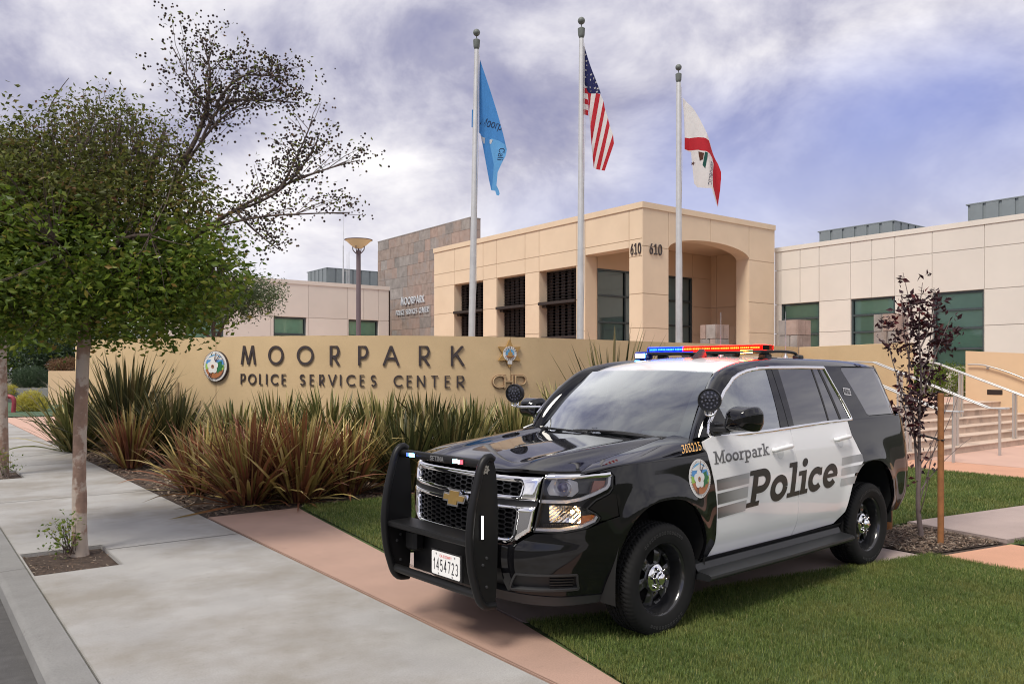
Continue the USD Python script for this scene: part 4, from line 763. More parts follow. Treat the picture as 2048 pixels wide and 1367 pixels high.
for s in (0, 1):
    pm = (lambda m: m) if s == 0 else mirror_y
    obj('window_trim', pm(pillow(DLO.difference(ins), green, .012, .008, .013, .012, off=.003, sign=-1)), mCHR, CAR, smooth=50, label='bright chrome strip round the side windows' if s == 0 else None)
    obj('door_window', pm(panel(fg.difference(sail), green, .05, .004, off=-.004, sign=-1)), mGLS, CAR, smooth=60)
    obj('mirror_sail', pm(panel(fg.intersection(sail), green, .05, .01, off=-.002, sign=-1)), mBLK, CAR, smooth=60)
    obj('pillar_cover', pm(panel(ins.intersection(bp).difference(cut((-1.556, 1.83), (-1.640, 1.25), .008)), green, .05, .012, off=-.001, sign=-1)), mBLK, CAR, smooth=60)
    for g in polys(rgl.difference(dv1).difference(dv2)): obj('door_window', pm(panel(g, green, .05, .004, off=-.004, sign=-1)), mTIN, CAR, smooth=60)
    obj('window_divider', pm(panel(rgl.intersection(dv1.union(dv2)), green, .05, .01, off=-.001, sign=-1)), mTRM, CAR, smooth=60)
    qg = rnd(poly((-2.705, 1.788), (-2.80, 1.66), (-3.01, 1.37), (-3.05, 1.352), (-3.86, 1.352), (-3.84, 1.5), (-3.66, 1.788)), .02)
    dp = poly((-2.424, 1.800), (-2.506, 1.66), (-2.626, 1.48), (-2.728, 1.318), (-3.94, 1.330), (-3.90, 1.5), (-3.72, 1.792), (-3.0, 1.80))
    obj('rear_pillar', pm(panel(dp.difference(qg.buffer(.006)), green, .04, .012, sign=-1)), mBLK, CAR, smooth=60)
    obj('quarter_window', pm(panel(qg, green, .04, .01, off=-.002, sign=-1)), mTIN, CAR, smooth=60)
    # handles, mouldings, running board
    for par, x0, x1, z in ((DFL if s == 0 else DFR, -1.335, -1.60, 1.150), (DRL if s == 0 else DRR, -2.315, -2.565, 1.176)):
        pts = [(x0, width(x0, z) + .004, z - .004), (x0 - .02, width(x0, z) + .030, z), ((x0 + x1) / 2, width(x1, z) + .036, z + .008), (x1 + .02, width(x1, z) + .03, z + .012), (x1, width(x1, z) + .004, z + .012)]
        h = tube(spl(pts, 18), np.r_[.012, np.full(16, .0155), .012], 10); h.vertices[:, 2] = (h.vertices[:, 2] - z) * 1.25 + z
        obj('door_handle', pm(h), mWHT, par, smooth=60)
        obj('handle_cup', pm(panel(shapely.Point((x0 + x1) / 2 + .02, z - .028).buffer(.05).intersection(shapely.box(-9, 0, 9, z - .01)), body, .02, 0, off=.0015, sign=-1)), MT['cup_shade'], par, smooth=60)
    rb = []
    for x in np.linspace(-.36, -2.42, 24):
        e = .012 * max(0, 1 - abs(x + 1.39) / .9)
        rb.append([(x, .90, .425), (x, .965, .412), (x, .985, .372), (x, 1.085 + e, .362), (x, 1.105 + e, .353), (x, 1.108 + e, .336), (x, 1.09 + e, .316), (x, .95, .312), (x, .86, .33)])
    capf = np.array(rb[0]); capb = np.array(rb[-1])
    rbm = cat(loft(rb, flip=True), M(np.vstack([capf, capf.mean(0)]), [(i + 1, i, 9) for i in range(8)]), M(np.vstack([capb, capb.mean(0)]), [(i, i + 1, 9) for i in range(8)]))
    obj('running_board', pm(rbm), MT['step_rubber'], CAR, smooth=40)
    obj('rocker', pm(loft([[(x, .965, .445), (x, .93, .40), (x, .80, .36)] for x in np.linspace(-.44, -2.5, 12)], flip=True)), mTRM, CAR, smooth=40)
# --- nose
FC = XC + ARC                                                      # centre line in surface coordinates
def symm(P): return P.union(affinity.scale(P, -1, 1, origin=(FC, 0)))
def nose(q):
    q = np.asarray(q, float); s = q[:, 0] > FC; a = np.where(s, 2 * FC - q[:, 0], q[:, 0]); p = body(np.c_[a, q[:, 1]]); p[:, 1] *= np.where(s, -1, 1); return p
bump = symm(poly((.372, .40), (.385, .60), (.43, .842), (.52, .822), (.66, .775), (.80, .752), (1.00, .742), (1.05, .715), (1.115, .672), (1.20, .655), (FC, .652), (FC, .50), (1.21, .50), (1.17, .352), (.80, .335), (.365, .345)))
fog = symm(rnd(poly((1.10, .488), (.685, .492), (.652, .375), (1.16, .362)), .02))
bump = bump.difference(fog).difference(symm(AF)).buffer(-.002)
FB = obj('front_bumper', panel(bump, nose, .025, .03, sign=-1), mBLK, CAR, smooth=30)
fog1 = polys(fog.intersection(shapely.box(-1, 0, FC, 2)))[0]; m_ = panel(fog1, nose, .03, .01, off=-.028, sign=-1)
for q_ in (m_, mirror_y(m_)): obj('fog_light_recess', q_, mTRM, FB, smooth=30)
m_ = panel(fog1.difference(fog1.buffer(-.014)), nose, .03, .03, off=.002, sign=-1)
for q_ in (m_, mirror_y(m_)): obj('fog_surround', q_, MT['grey_plastic'], FB, smooth=30)
for k in range(5):
    for sg in (0, 1):
        a = symm(shapely.box(.70, .385 + k * .02, .86, .394 + k * .02)); a = a.intersection(shapely.box(-1, 0, FC, 2) if sg == 0 else shapely.box(FC, 0, 9, 2))
        obj('vent_slat', panel(a, nose, .04, .02, off=-.010, sign=-1), mTRM, FB, smooth=30)
obj('lower_valance', panel(symm(poly((.372, .335), (.80, .326), (1.17, .342), (FC, .36), (FC, .275), (.85, .262), (.375, .285))), nose, .03, .05, off=-.004, sign=-1), MT['grey_plastic'], CAR, smooth=30)
obj('lower_intake', panel(symm(poly((1.222, .498), (FC, .498), (FC, .36), (1.18, .352))), nose, .03, .02, off=-.05, sign=-1), mTRM, CAR, smooth=30)
gr = symm(poly((.955, 1.098), (FC, 1.094), (FC, .658), (1.20, .660), (1.112, .688), (1.02, .752)))
obj('grille_backing', panel(gr, nose, .04, .01, off=-.075, sign=-1), MT['void'], CAR, smooth=30)
up = rnd(symm(poly((1.088, 1.054), (FC, 1.052), (FC, .962), (1.108, .974))), .02)
lo = rnd(symm(poly((1.128, .884), (FC, .868), (FC, .700), (1.18, .700), (1.155, .722))), .02)
frame = gr.buffer(-.003).difference(up).difference(lo)
slot = symm(poly((.90, .948), (1.10, .944), (FC, .928), (FC, .902), (1.10, .909), (.90, .912)))
GF = obj('grille_frame', pillow(frame.difference(slot), nose, .011, .016, .024, .045, off=-.002, sign=-1), mCHR, CAR, smooth=50, label='chrome grille surround')
obj('grille_slot', panel(slot.intersection(gr), nose, .03, .01, off=-.012, sign=-1), mTRM, GF, smooth=30)
lou = symm(shapely.union_all([poly((1.02, .905), (1.118, .896), (1.145, .70), (1.115, .695)).buffer(-.004)]))
def hexes(P, w, h):
    out, r = [], 0; x0, y0, x1, y1 = P.bounds
    hx = shapely.Polygon([(-w * .5, 0), (-w * .3, h * .5), (w * .3, h * .5), (w * .5, 0), (w * .3, -h * .5), (-w * .3, -h * .5)])
    for i in range(int((x1 - x0) / (w * .86)) + 3):
        for j in range(int((y1 - y0) / (h * 1.12)) + 3):
            out.append(affinity.translate(hx, x0 + i * w * .92, y0 + (j + .5 * (i % 2)) * h * 1.22))
    return shapely.union_all(out)
for P, nm in ((up, 'grille_mesh'), (lo, 'grille_mesh')):
    net = P.buffer(.006).difference(hexes(P, .066, .026))
    obj(nm, panel(net, nose, .05, .03, off=-.012, sign=-1), MT['gloss_plastic'], GF, smooth=25)
# emblem on the grille
cw, ch = .115, .046
cross = poly((-cw, -.018), (-cw * .42 - .006, -.018), (-cw * .42 - .012, -ch), (cw * .38 - .012, -ch), (cw * .38 - .004, -.018), (cw - .012, -.018), (cw + .006, .018), (cw * .42 + .002, .018), (cw * .42 + .010, ch), (-cw * .38 + .008, ch), (-cw * .38, .018), (-cw + .014, .018))
def onn(m): m = m.copy(); v = m.vertices.copy(); m.vertices = np.c_[.985 + v[:, 2], v[:, 0], v[:, 1] + .905]; return m   # drawn (y, z), stands out along x
EM = obj('grille_emblem', onn(ext(cross.buffer(.013, join_style='mitre'), .022)), mCHR, GF, smooth=20)
obj('emblem_face', onn(move(ext(cross, .006), (0, 0, .021))), MT['gold'], EM, smooth=20) if False else obj('emblem_face', onn(move(ext(cross, .006), (0, 0, .021))), MT['gold'], GF, smooth=20)
# headlights
HLp = poly((.470, 1.100), (.496, 1.118), (.93, 1.108), (.952, 1.098), (.972, .935), (1.012, .748), (.82, .748), (.66, .775), (.585, .812), (.566, .842), (.60, .872), (.655, .900), (.60, .945), (.50, .985), (.470, 1.02))
for s in (0, 1):
    pm = (lambda m: m) if s == 0 else mirror_y
    HL = obj('headlight', pm(panel(HLp.buffer(-.003), body, .025, .09, off=-.082, sign=-1)), MT['lamp_black'], CAR, smooth=30)
    rim = HLp.buffer(-.003).difference(HLp.buffer(-.012)); obj('lamp_rim', pm(panel(rim, body, .02, .085, sign=-1)), mTRM, HL, smooth=30)
    obj('lamp_lens', pm(panel(HLp.buffer(-.006), body, .025, .003, sign=-1)), MT['clear_lens'], HL, smooth=50)
    brow = poly((.492, 1.112), (.50, 1.122), (.93, 1.112), (.950, 1.106), (.944, 1.082), (.52, 1.088), (.49, 1.094)); obj('lamp_brow', pm(pillow(brow, body, .010, .010, .015, .02, off=.001, sign=-1)), mCHR, HL, smooth=50)
    guide = shapely.LineString([(.966, .945), (.80, .944), (.70, .960), (.60, .992), (.52, 1.022), (.500, 1.045), (.497, 1.082)]).buffer(.010); obj('light_guide', pm(panel(guide, body, .02, .03, off=-.008, sign=-1)), MT['lamp_white'], HL, smooth=30)
    guide2 = shapely.LineString([(1.000, .768), (.84, .769), (.70, .790), (.612, .822), (.592, .850)]).buffer(.0085); obj('light_guide', pm(panel(guide2, body, .02, .03, off=-.006, sign=-1)), MT['lamp_white'], HL, smooth=30)
    amb = poly((.515, 1.070), (.60, 1.072), (.625, .995), (.56, 1.016), (.525, 1.035)); obj('marker_reflector', pm(panel(amb, body, .02, .03, off=-.03, sign=-1)), MT['amber_dim'], HL, smooth=30)
    amb2 = poly((.60, .858), (.69, .852), (.705, .800), (.66, .806), (.612, .832)); obj('turn_signal', pm(panel(amb2, body, .02, .03, off=-.03, sign=-1)), MT['amber'], HL, smooth=30)
    c = body(np.array([[.833, 1.025]]))[0]; nrm = -fn_normal(body, np.array([[.80, 1.02]]))[0]; fw = np.array([.85, .53, 0]); fw /= np.linalg.norm(fw)
    def face(m, p, back):                                           # a lathe along z turned to look out of the lamp
        R = np.eye(4); R[:3, 2] = fw; R[:3, 1] = (0, 0, 1); R[:3, 0] = np.cross((0, 0, 1), fw); R[:3, 3] = p - fw * back; m = m.copy(); m.apply_transform(R); return m
    pj = lathe([(.062, .0), (.060, .012), (.048, .004), (.041, -.012), (.038, -.004), (.0355, .006)], 28); pj.vertices[:, 1] *= .86
    obj('projector_bezel', pm(face(pj, c, .045)), MT['reflector_soft'], HL, smooth=40)
    wing = ext(rnd(poly((-.105, -.012), (-.09, -.05), (.06, -.055), (.10, -.02), (.095, .04), (.05, .052), (-.07, .05)), .015).difference(shapely.Point(0, 0).buffer(.058)), .006); obj('projector_wing', pm(face(wing, c, .055)), MT['reflector_soft'], HL)
    gl = lathe([(.036, .0), (.033, .012), (.024, .022), (.012, .028), (.0001, .030)], 24); obj('projector_lens', pm(face(gl, c, .048)), MT['lens_blue'], HL, smooth=60)
    c2 = body(np.array([[.815, .86]]))[0]
    bowlm = []
    for i, a in enumerate(np.linspace(0, 1, 9)):
        bowlm.append([((u - .5) * .20, (a - .5) * .105, -.05 * (1 - ((u - .5) * 2) ** 2) * (1 - .4 * ((a - .5) * 2) ** 2) + .004 * ((j + i) % 2)) for j, u in enumerate(np.linspace(0, 1, 15))])
    obj('lamp_reflector', pm(face(loft(bowlm, flip=True), c2, .035)), MT['reflector'], HL)
    obj('lamp_bulb', pm(face(move(lathe([(.0001, .0), (.012, .004), (.013, .016), (.0001, .024)], 14), (.045, .02, -.02)), c2, .035)), MT['bulb_warm'], HL, smooth=60)
    obj('lamp_bulb', pm(face(move(lathe([(.0001, .0), (.011, .004), (.012, .016), (.0001, .024)], 14), (.040, -.035, -.015)), c2, .035)), MT['bulb_warm'], HL, smooth=60)
    rib = [pbox(.78 + k * .012, .787 + k * .012, .778, .800) for k in range(15)]; obj('lamp_ribs', pm(panel(shapely.union_all(rib), body, .05, .02, off=-.035, sign=-1)), MT['grey_plastic'], HL)
# --- doors: livery
def livery(name, P, mat, parents, off=.0022):
    for par, lo_, hi_ in parents:
        for g in [P.intersection(shapely.box(lo_, 0, hi_, 2))]:
            if not g.is_empty and polys(g): obj(name, panel(g, body, .03, 0, off=off, sign=-1), mat, par, smooth=60)
both = [(DFL, -1.686, -.4), (DRL, -3, -1.691)]
def place(P, x0, z0, h, sx, slope, shear):
    return affinity.affine_transform(P, [-h * sx, -h * shear, h * sx * slope, h, x0, z0])
for g in slab_word('Moorpark', .155, .10)[0]: livery('livery_letter', place(g, -.572, 1.094, .091, 1.33, .030, 0.02), MT['decal_grey'], both)
for g in slab_word('Police', .205, .135)[0]: livery('livery_letter', place(g, -.935, .744, .268, 1.27, .032, .30), MT['decal_black'], both)
for k in range(3):
    z = .985 - k * .098
    livery('livery_stripe', poly((-.582 + .0, z - .078), (-.580, z), (-1.00 + k * .028, z + .018), (-.985 + k * .028, z - .060)), MT['decal_fade_front'], both)
    z2 = 1.012 - k * .088
    livery('livery_stripe', poly((-2.40 + k * .02, z2 - .062), (-2.418 + k * .02, z2), (-2.768, z2 + .012), (-2.768, z2 - .050)).difference(AR.buffer(.004)), MT['decal_fade_rear'], [(DRL, -2.766, -1.7)])
# round seal on the fender, built as flat print
def seal_parts(cx, cy, rx, ry, flip, small=False):
    """polygons of the town seal: list of (name, polygon, material); x runs to the viewer's right"""
    T = lambda P: affinity.translate(affinity.scale(P, rx * (-1 if flip else 1), ry, origin=(0, 0)), cx, cy)
    disc = shapely.Point(0, 0).buffer(1, 32); inn = shapely.Point(0, 0).buffer(.80, 32); c = lambda P: P.intersection(inn)
    flower = shapely.union_all([shapely.Point(-.12 + .27 * math.cos(a), -.02 + .27 * math.sin(a)).buffer(.215, 10) for a in np.radians([90, 162, 234, 306, 18])])
    st = [strokes([[(-.02, .25), (.12, .86)]], .055), strokes([[(.0, .2), (.42, .70)]], .055), strokes([[(-.5, -.72), (-.28, -.2)], [(-.33, -.78), (-.2, -.2)]], .07)]
    leaf = poly((.12, .22), (.42, .30), (.62, .36), (.60, .18), (.78, .0), (.62, -.12), (.66, -.3), (.42, -.34), (.3, -.5), (.2, -.3))
    L = [('seal_disc', disc, 'seal_white'), ('seal_sky', c(pbox(-1, 1, .42, 1)), 'seal_sky'), ('seal_hill', c(poly((-.9, .44), (-.1, .70), (.1, .78), (.35, .62), (.9, .44))), 'seal_white'), ('seal_water', c(pbox(-1, 1, .05, .42)), 'seal_blue'),
         ('seal_field', c(poly((-1, .30), (-.35, .02), (-.2, -.25), (-1, -.25))), 'seal_green'), ('seal_field', c(pbox(.3, 1, -.3, .1)), 'seal_green'), ('seal_soil', c(poly((-1, -.22), (0, -.12), (1, -.28), (1, -1), (-1, -1))), 'seal_brown'),
         ('seal_leaf', leaf, 'seal_dkgreen'), ('seal_stick', shapely.union_all(st), 'seal_dark'), ('seal_flower', flower, 'seal_white'), ('seal_heart', shapely.Point(-.12, -.02).buffer(.13).difference(shapely.Point(-.12, -.02).buffer(.07)), 'seal_brown')]
    ringtxt = [affinity.translate(affinity.rotate(shapely.box(-.018, -.05, .018, .05) if k % 3 else shapely.box(-.03, -.045, .03, .045).difference(shapely.box(-.015, -.03, .015, .03)), math.degrees(a) - 90, origin=(0, 0)), .9 * math.cos(a), .9 * math.sin(a)) for k, a in enumerate(np.linspace(0, 2 * np.pi, 44, endpoint=False)) if k % 11]
    L.append(('seal_lettering', shapely.union_all(ringtxt), 'seal_dark'))
    return [(n, T(P), m) for n, P, m in L]
for k, (n, P, m) in enumerate(seal_parts(-.385, 1.012, .125, .134, True)):
    obj(n, panel(P.intersection(shapely.box(-.553, .9, 1, 1.2)) if False else P, body, .03, 0, off=.0016 + .0008 * k, sign=-1), MT[m], FL, smooth=60)
# unit number on the shoulder of the fender
def fender_z(x, y):
    ys = .79 - .117 * (.527 - x); yo = width(x, np.full_like(x, 1.165)); c = np.clip((y - ys) / (yo - ys), 0, 1)
    return 1.163 + (hoodz(x, ys) - 1.163) * np.sqrt(1 - c * c)
def fsh(q):
    x, th = q[:, 0], q[:, 1] / .105; ys = seam_y(x); yo = width(x, np.full_like(x, 1.16))
    return np.c_[x, ys + (yo - ys) * np.cos(th), 1.163 + (hoodz(x, ys) - 1.163) * np.sin(th)]
tp0 = text_poly('303115', .060); tw = tp0.bounds[2]; num = panel(affinity.affine_transform(tp0, [-.225 / tw, -1.30, 0, .80, -.222, .034]), fsh, .012, 0, off=.0018, sign=-1)
obj('unit_number', num, MT['decal_gold'], FL)
# --- push bumper: two curved plates joined by bars
PB = None
prof = spl([(1.065, 1.205), (1.10, 1.225), (1.14, 1.20), (1.195, 1.05), (1.235, .88), (1.25, .72), (1.235, .55), (1.20, .42), (1.165, .335), (1.12, .300), (1.05, .292)], 40)
backl = spl([(1.05, .292), (1.035, .45), (1.03, .62), (1.025, .80), (1.03, .98), (1.042, 1.12), (1.065, 1.205)], 24)
plate2 = shapely.Polygon(np.vstack([prof, backl[1:-1]]))
for k, y in enumerate((.485, -.485)):
    m = ext(plate2, .012); m.vertices = np.c_[m.vertices[:, 0], y - .006 + m.vertices[:, 2], m.vertices[:, 1]]
    if k == 0: PB = obj('push_bumper', m, MT['powder_black'], CAR, smooth=30)
    else: obj('upright_plate', m, MT['powder_black'], PB, smooth=30)
    rim = tube(np.c_[prof[:, 0], np.full(len(prof), y), prof[:, 1]], .026, 12); obj('upright_edge', rim, MT['powder_black'], PB, smooth=60)
    for z in (.42, .56, .60):
        for sg in (-1, 1): obj('bolt', move(lathe([(.0001, .008), (.009, .007), (.010, 0)], 10, 'y'), (1.12 if z != .56 else 1.15, y + .006, z)), MT['grey_plastic'], PB) if sg == 1 else None
bar = lambda z, x, r: tube([(x, -.485, z), (x, -.2, z), (x, .2, z), (x, .485, z)], r, 16)
obj('crossbar', bar(1.176, 1.105, .028), MT['powder_black'], PB, smooth=60)
obj('crossbar', bar(.372, 1.165, .028), MT['powder_black'], PB, smooth=60)
obj('shelf', cbox(1.03, 1.235, -.478, .478, .672, .712, .014), MT['powder_black'], PB, smooth=30)
obj('mount_plate', cbox(1.02, 1.05, -.42, .42, .36, .66, .006), MT['powder_black'], PB)
obj('siren_speaker', cat(cbox(1.05, 1.14, -.40, -.26, .52, .66, .02), lathe([(.02, .0), (.055, .05)], 16, 'x')), MT['powder_black'], PB, smooth=30) if False else obj('siren_speaker', cbox(1.05, 1.14, -.40, -.27, .51, .655, .02), MT['powder_black'], PB, smooth=30)
def led(name, x, y0, y1, z0, z1, mats, n, par, axis='y'):
    obj(name, cbox(x - .012, x, y0 - .006, y1 + .006, z0 - .005, z1 + .005, .004), MT['powder_black'], par)
    for i in range(n):
        a = y0 + (y1 - y0) * i / n; b = y0 + (y1 - y0) * (i + .86) / n
        obj('light_cell', cbox(x - .003, x + .004, a, b, z0, z1, .002), MT[mats[i * len(mats) // n]], par)
led('flasher', 1.137, -.375, -.275, 1.163, 1.189, ['led_blue_dim', 'led_blue', 'led_blue'], 6, PB)
led('flasher', 1.137, .165, .275, 1.163, 1.189, ['led_blue', 'led_white', 'led_red'], 6, PB)
t = meshkit.text_mesh('SETINA', .030, .002, bold=True); v = t.vertices; w_ = v[:, 0].max()
t.vertices = np.c_[1.1335 + v[:, 2], v[:, 0] - w_ / 2 - .02, 1.161 + v[:, 1]]; obj('maker_lettering', t, MT['steel'], PB)
st = shapely.Polygon([((.034 if k % 2 == 0 else .021) * math.sin(k * math.pi / 7), (.034 if k % 2 == 0 else .021) * math.cos(k * math.pi / 7)) for k in range(14)]).difference(shapely.Point(0, 0).buffer(.012).difference(shapely.Point(0, 0).buffer(.008)))
m = ext(st, .003); m.vertices = np.c_[1.128 - m.vertices[:, 0], .4915 + m.vertices[:, 2], 1.150 + m.vertices[:, 1]]; obj('star_badge', M(m.vertices, m.faces[:, ::-1]), MT['steel'], PB)
obj('takedown_light', cbox(1.150, 1.172, .491, .500, .715, .875, .003), MT['powder_black'], PB)
for i in range(8): obj('light_cell', cbox(1.155, 1.167, .498, .504, .722 + i * .0185, .738 + i * .0185, .002), MT['led_white'], PB)
# --- number plate
pl = ext(rnd(shapely.box(-.1525, -.076, .1525, .076), .012), .003)
PX = 1.185
def onplate(m): v = np.array(m.vertices); return M(np.c_[PX + v[:, 2], .155 + v[:, 0], .505 + v[:, 1]], m.faces)
LP = obj('license_plate', onplate(pl), MT['plate_white'], CAR)
obj('plate_holder', onplate(move(ext(shapely.box(-.165, -.085, .165, .085), .02), (0, 0, -.021))), mTRM, LP)
gl_, wd = word('1454723', .125, .36, .92); s_ = .070; x = -.132
tot = wd * s_
for g in gl_:
    g = affinity.scale(g, s_ * .262 / tot, s_, origin=(0, 0)); obj('plate_digit', onplate(move(ext(affinity.translate(g, -.131, -.046), .0012), (0, 0, .003))), MT['plate_ink'], LP)
t = meshkit.text_mesh('CA EXEMPT', .017, .001); v = t.vertices; t.vertices = np.c_[(v[:, 0] - v[:, 0].max() / 2), v[:, 1] + .043, v[:, 2] + .003]; obj('plate_lettering', onplate(t), MT['plate_red'], LP)
for y, z in ((-.10, .062), (.10, .062), (-.075, -.064), (.075, -.064)): obj('plate_screw', onplate(move(lathe([(.006, 0), (.006, .003), (.0001, .004)], 10), (y, z, .003))), MT['steel'], LP)
# --- light bar across the roof
LBX, LBZ = -1.90, 1.958
LB = obj('light_bar', cat(cbox(LBX - .045, LBX + .135, -.62, .62, LBZ - .040, LBZ - .024, .006), cbox(LBX - .02, LBX + .09, -.60, .60, LBZ - .052, LBZ - .040, .004)), mTRM, CAR, smooth=30)
obj('bar_lid', cbox(LBX - .035, LBX + .125, -.198, .61, LBZ + .020, LBZ + .027, .003), MT['lid_red'], LB, smooth=30); obj('bar_lid', cbox(LBX - .035, LBX + .125, -.61, -.202, LBZ + .020, LBZ + .027, .003), MT['lid_blue'], LB, smooth=30)
modules = []
for i in range(12):
    y = -.60 + i * .10; col = 'led_blue' if i < 4 else 'led_amber'
    obj('reflector_cell', cbox(LBX + .105, LBX + .118, y + .002, y + .098, LBZ - .020, LBZ + .019, .003), MT['led_bluewash' if i < 4 else 'led_redwash'], LB)
    for j in range(5):
        a = y + .006 + j * .0184
        obj('light_cell', cbox(LBX + .116, LBX + .126, a, a + .0095, LBZ - .006, LBZ + .008, .003), MT[col], LB)
    obj('reflector_cell', cbox(LBX - .034, LBX - .021, y + .002, y + .098, LBZ - .020, LBZ + .019, .003), MT['led_bluewash' if i < 4 else 'led_redwash'], LB)
obj('bar_lens', cbox(LBX + .127, LBX + .131, -.20, .62, LBZ - .022, LBZ + .021, .001), MT['lens_red_clear'], LB)
obj('bar_lens', cbox(LBX + .127, LBX + .131, -.62, -.202, LBZ - .022, LBZ + .021, .001), MT['lens_blue_clear'], LB)
obj('bar_end_lens', cbox(LBX - .04, LBX + .13, .622, .63, LBZ - .022, LBZ + .021, .003), MT['lens_red_clear'], LB)
for y, c in ((-.70, 'led_blue'), (.47, 'led_amber')):
    zz = float(roofz(LBX + .1, abs(y))) + .075 if y > 0 else 1.90
    z0 = 1.905 if y < 0 else 1.925
    if y < 0:
        obj('side_flasher', cbox(LBX + .02, LBX + .12, y - .10, y + .075, z0 - .042, z0 + .042, .018), MT['lens_blue_dark'], LB, smooth=40)
        obj('flasher_arm', cbox(LBX - .01, LBX + .06, y + .07, -.42, z0 + .0, z0 + .032, .01), mTRM, LB)
        for j in range(6): obj('light_cell', cbox(LBX + .118, LBX + .126, y - .075 + j * .021, y - .058 + j * .021, z0 - .022, z0 + .022, .003), MT[c], LB)
    else:
        for j in range(6): obj('light_cell', cbox(LBX + .118, LBX + .127, y - .065 + j * .021, y - .050 + j * .021, z0 - .016, z0 + .014, .003), MT[c], LB)
for y in (-.54, .56):
    zr = float(roofz(LBX, y)); obj('bar_foot', cat(cbox(LBX - .05, LBX + .05, y - .03, y + .05, zr - .01, LBZ - .05, .012), cbox(LBX - .07, LBX + .07, y - .02, y + .09, zr - .02, zr + .012, .006)), mTRM, LB, smooth=30)
hook = cat(tube(spl([(LBX - .03, .60, LBZ - .035), (LBX - .20, .61, LBZ - .03), (LBX - .40, .625, LBZ - .045), (LBX - .42, .635, 1.87)], 18), .013, 8), cbox(LBX - .47, LBX - .38, .60, .67, 1.845, 1.90, .012)); obj('bar_hook', hook, mTRM, LB, smooth=50)
for y in (-.18, .05, .28): obj('bar_horn', move(lathe([(.075, 0), (.06, -.03), (.03, -.05), (.0001, -.055)], 18), (LBX + .06, y, LBZ - .05)), mTRM, LB, smooth=50)
# --- aerials
fin = []
for z, f_ in ((0, 1), (.03, .72), (.05, .5), (.066, .30)):
    fin.append([(-1.13 - .09 + x * .085 * f_ - z * .55 * 1, y * .022 * f_, z) for x, y in ((1.05, 0), (.5, .6), (-.2, 1), (-.9, .8), (-1, 0), (-.9, -.8), (-.2, -1), (.5, -.6), (1.05, 0))])
fm = loft(np.array(fin), flip=True); fm = move(rot(fm, 0, (0, 0, 1)), (0, 0, 0)); fm.vertices *= [1.25, 1.25, 1.3]; fm.vertices[:, 2] += roofz(np.full(len(fm.vertices), -1.50), .17) - .006; fm.vertices[:, 1] += .17; fm.vertices[:, 0] += .02
obj('fin_aerial', fm, MT['fin_brown'], CAR, smooth=50)
for x, y, whip in ((-2.05, .02, .40), (-2.35, .50, .42)):
    zr = float(roofz(x, y)); obj('whip_aerial', cat(lathe([(.022, zr - .004), (.020, zr + .012), (.008, zr + .03), (.006, zr + .07), (.0022, zr + .072), (.0016, zr + whip), (.0001, zr + whip)], 10)) if False else move(lathe([(.022, -.004), (.020, .012), (.008, .03), (.006, .07), (.0030, .072), (.0022, whip), (.0001, whip)], 10), (x, y, zr)), MT['steel'], CAR, smooth=40)
# --- spotlights on the pillars
def spot(c, fw, arm_to):
    fw = np.array(fw) / np.linalg.norm(fw); R = np.eye(4); R[:3, 2] = fw; R[:3, 0] = np.cross((0, 0, 1), fw); R[:3, 0] /= np.linalg.norm(R[:3, 0]); R[:3, 1] = np.cross(fw, R[:3, 0]); R[:3, 3] = c
    def P(m): m = m.copy(); m.apply_transform(R); return m
    S = obj('spotlight', P(lathe([(.072, .020), (.080, .022), (.084, .012), (.084, -.02), (.076, -.045), (.05, -.062), (.0001, -.07)], 32)), MT['powder_black'], CAR, smooth=40)
    S_ = S
    obj('spot_dish', P(lathe([(.0001, .0), (.072, .004), (.073, .018)], 28)), MT['lamp_grey'], S, smooth=30)
    pts = [(0, 0)] + [(.027 * math.cos(a), .027 * math.sin(a)) for a in np.linspace(0, 2 * np.pi, 6, endpoint=False)] + [(.053 * math.cos(a), .053 * math.sin(a)) for a in np.linspace(.2, 2 * np.pi + .2, 12, endpoint=False)]
    obj('spot_cells', P(cat([move(lathe([(.012, .004), (.0105, .014), (.006, .010), (.0001, .012)], 8), (x, y, 0)) for x, y in pts])), MT['lamp_cell'], S, smooth=40)
    obj('spot_glass', P(lathe([(.073, .017), (.04, .021), (.0001, .022)], 28)), MT['clear_lens'], S, smooth=60)
    arm = spl([c + R[:3, 1] * -.082 - fw * .01, c + R[:3, 1] * -.115 - fw * .015, (c + R[:3, 1] * -.12 + np.array(arm_to)) / 2, np.array(arm_to)], 14); obj('spot_arm', tube(arm, .011, 8), mCHR, S, smooth=50)
    obj('spot_yoke', cat(tube(spl([c + R[:3, 1] * -.075 + R[:3, 0] * .03 - fw * .01, c + R[:3, 1] * -.10 + R[:3, 0] * .03, c + R[:3, 1] * -.11, c + R[:3, 1] * -.10 - R[:3, 0] * .03, c + R[:3, 1] * -.075 - R[:3, 0] * .03], 12), .009, 8)), mCHR, S, smooth=50)
spot(np.array((-.50, .985, 1.548)), (.90, .40, .05), (-.62, .87, 1.43)) if False else spot(np.array((-.545, .962, 1.552)), (.85, .52, 0), (-.68, .86, 1.46))
spot(np.array((-.40, -.985, 1.560)), (.94, .34, 0), (-.62, -.89, 1.44))
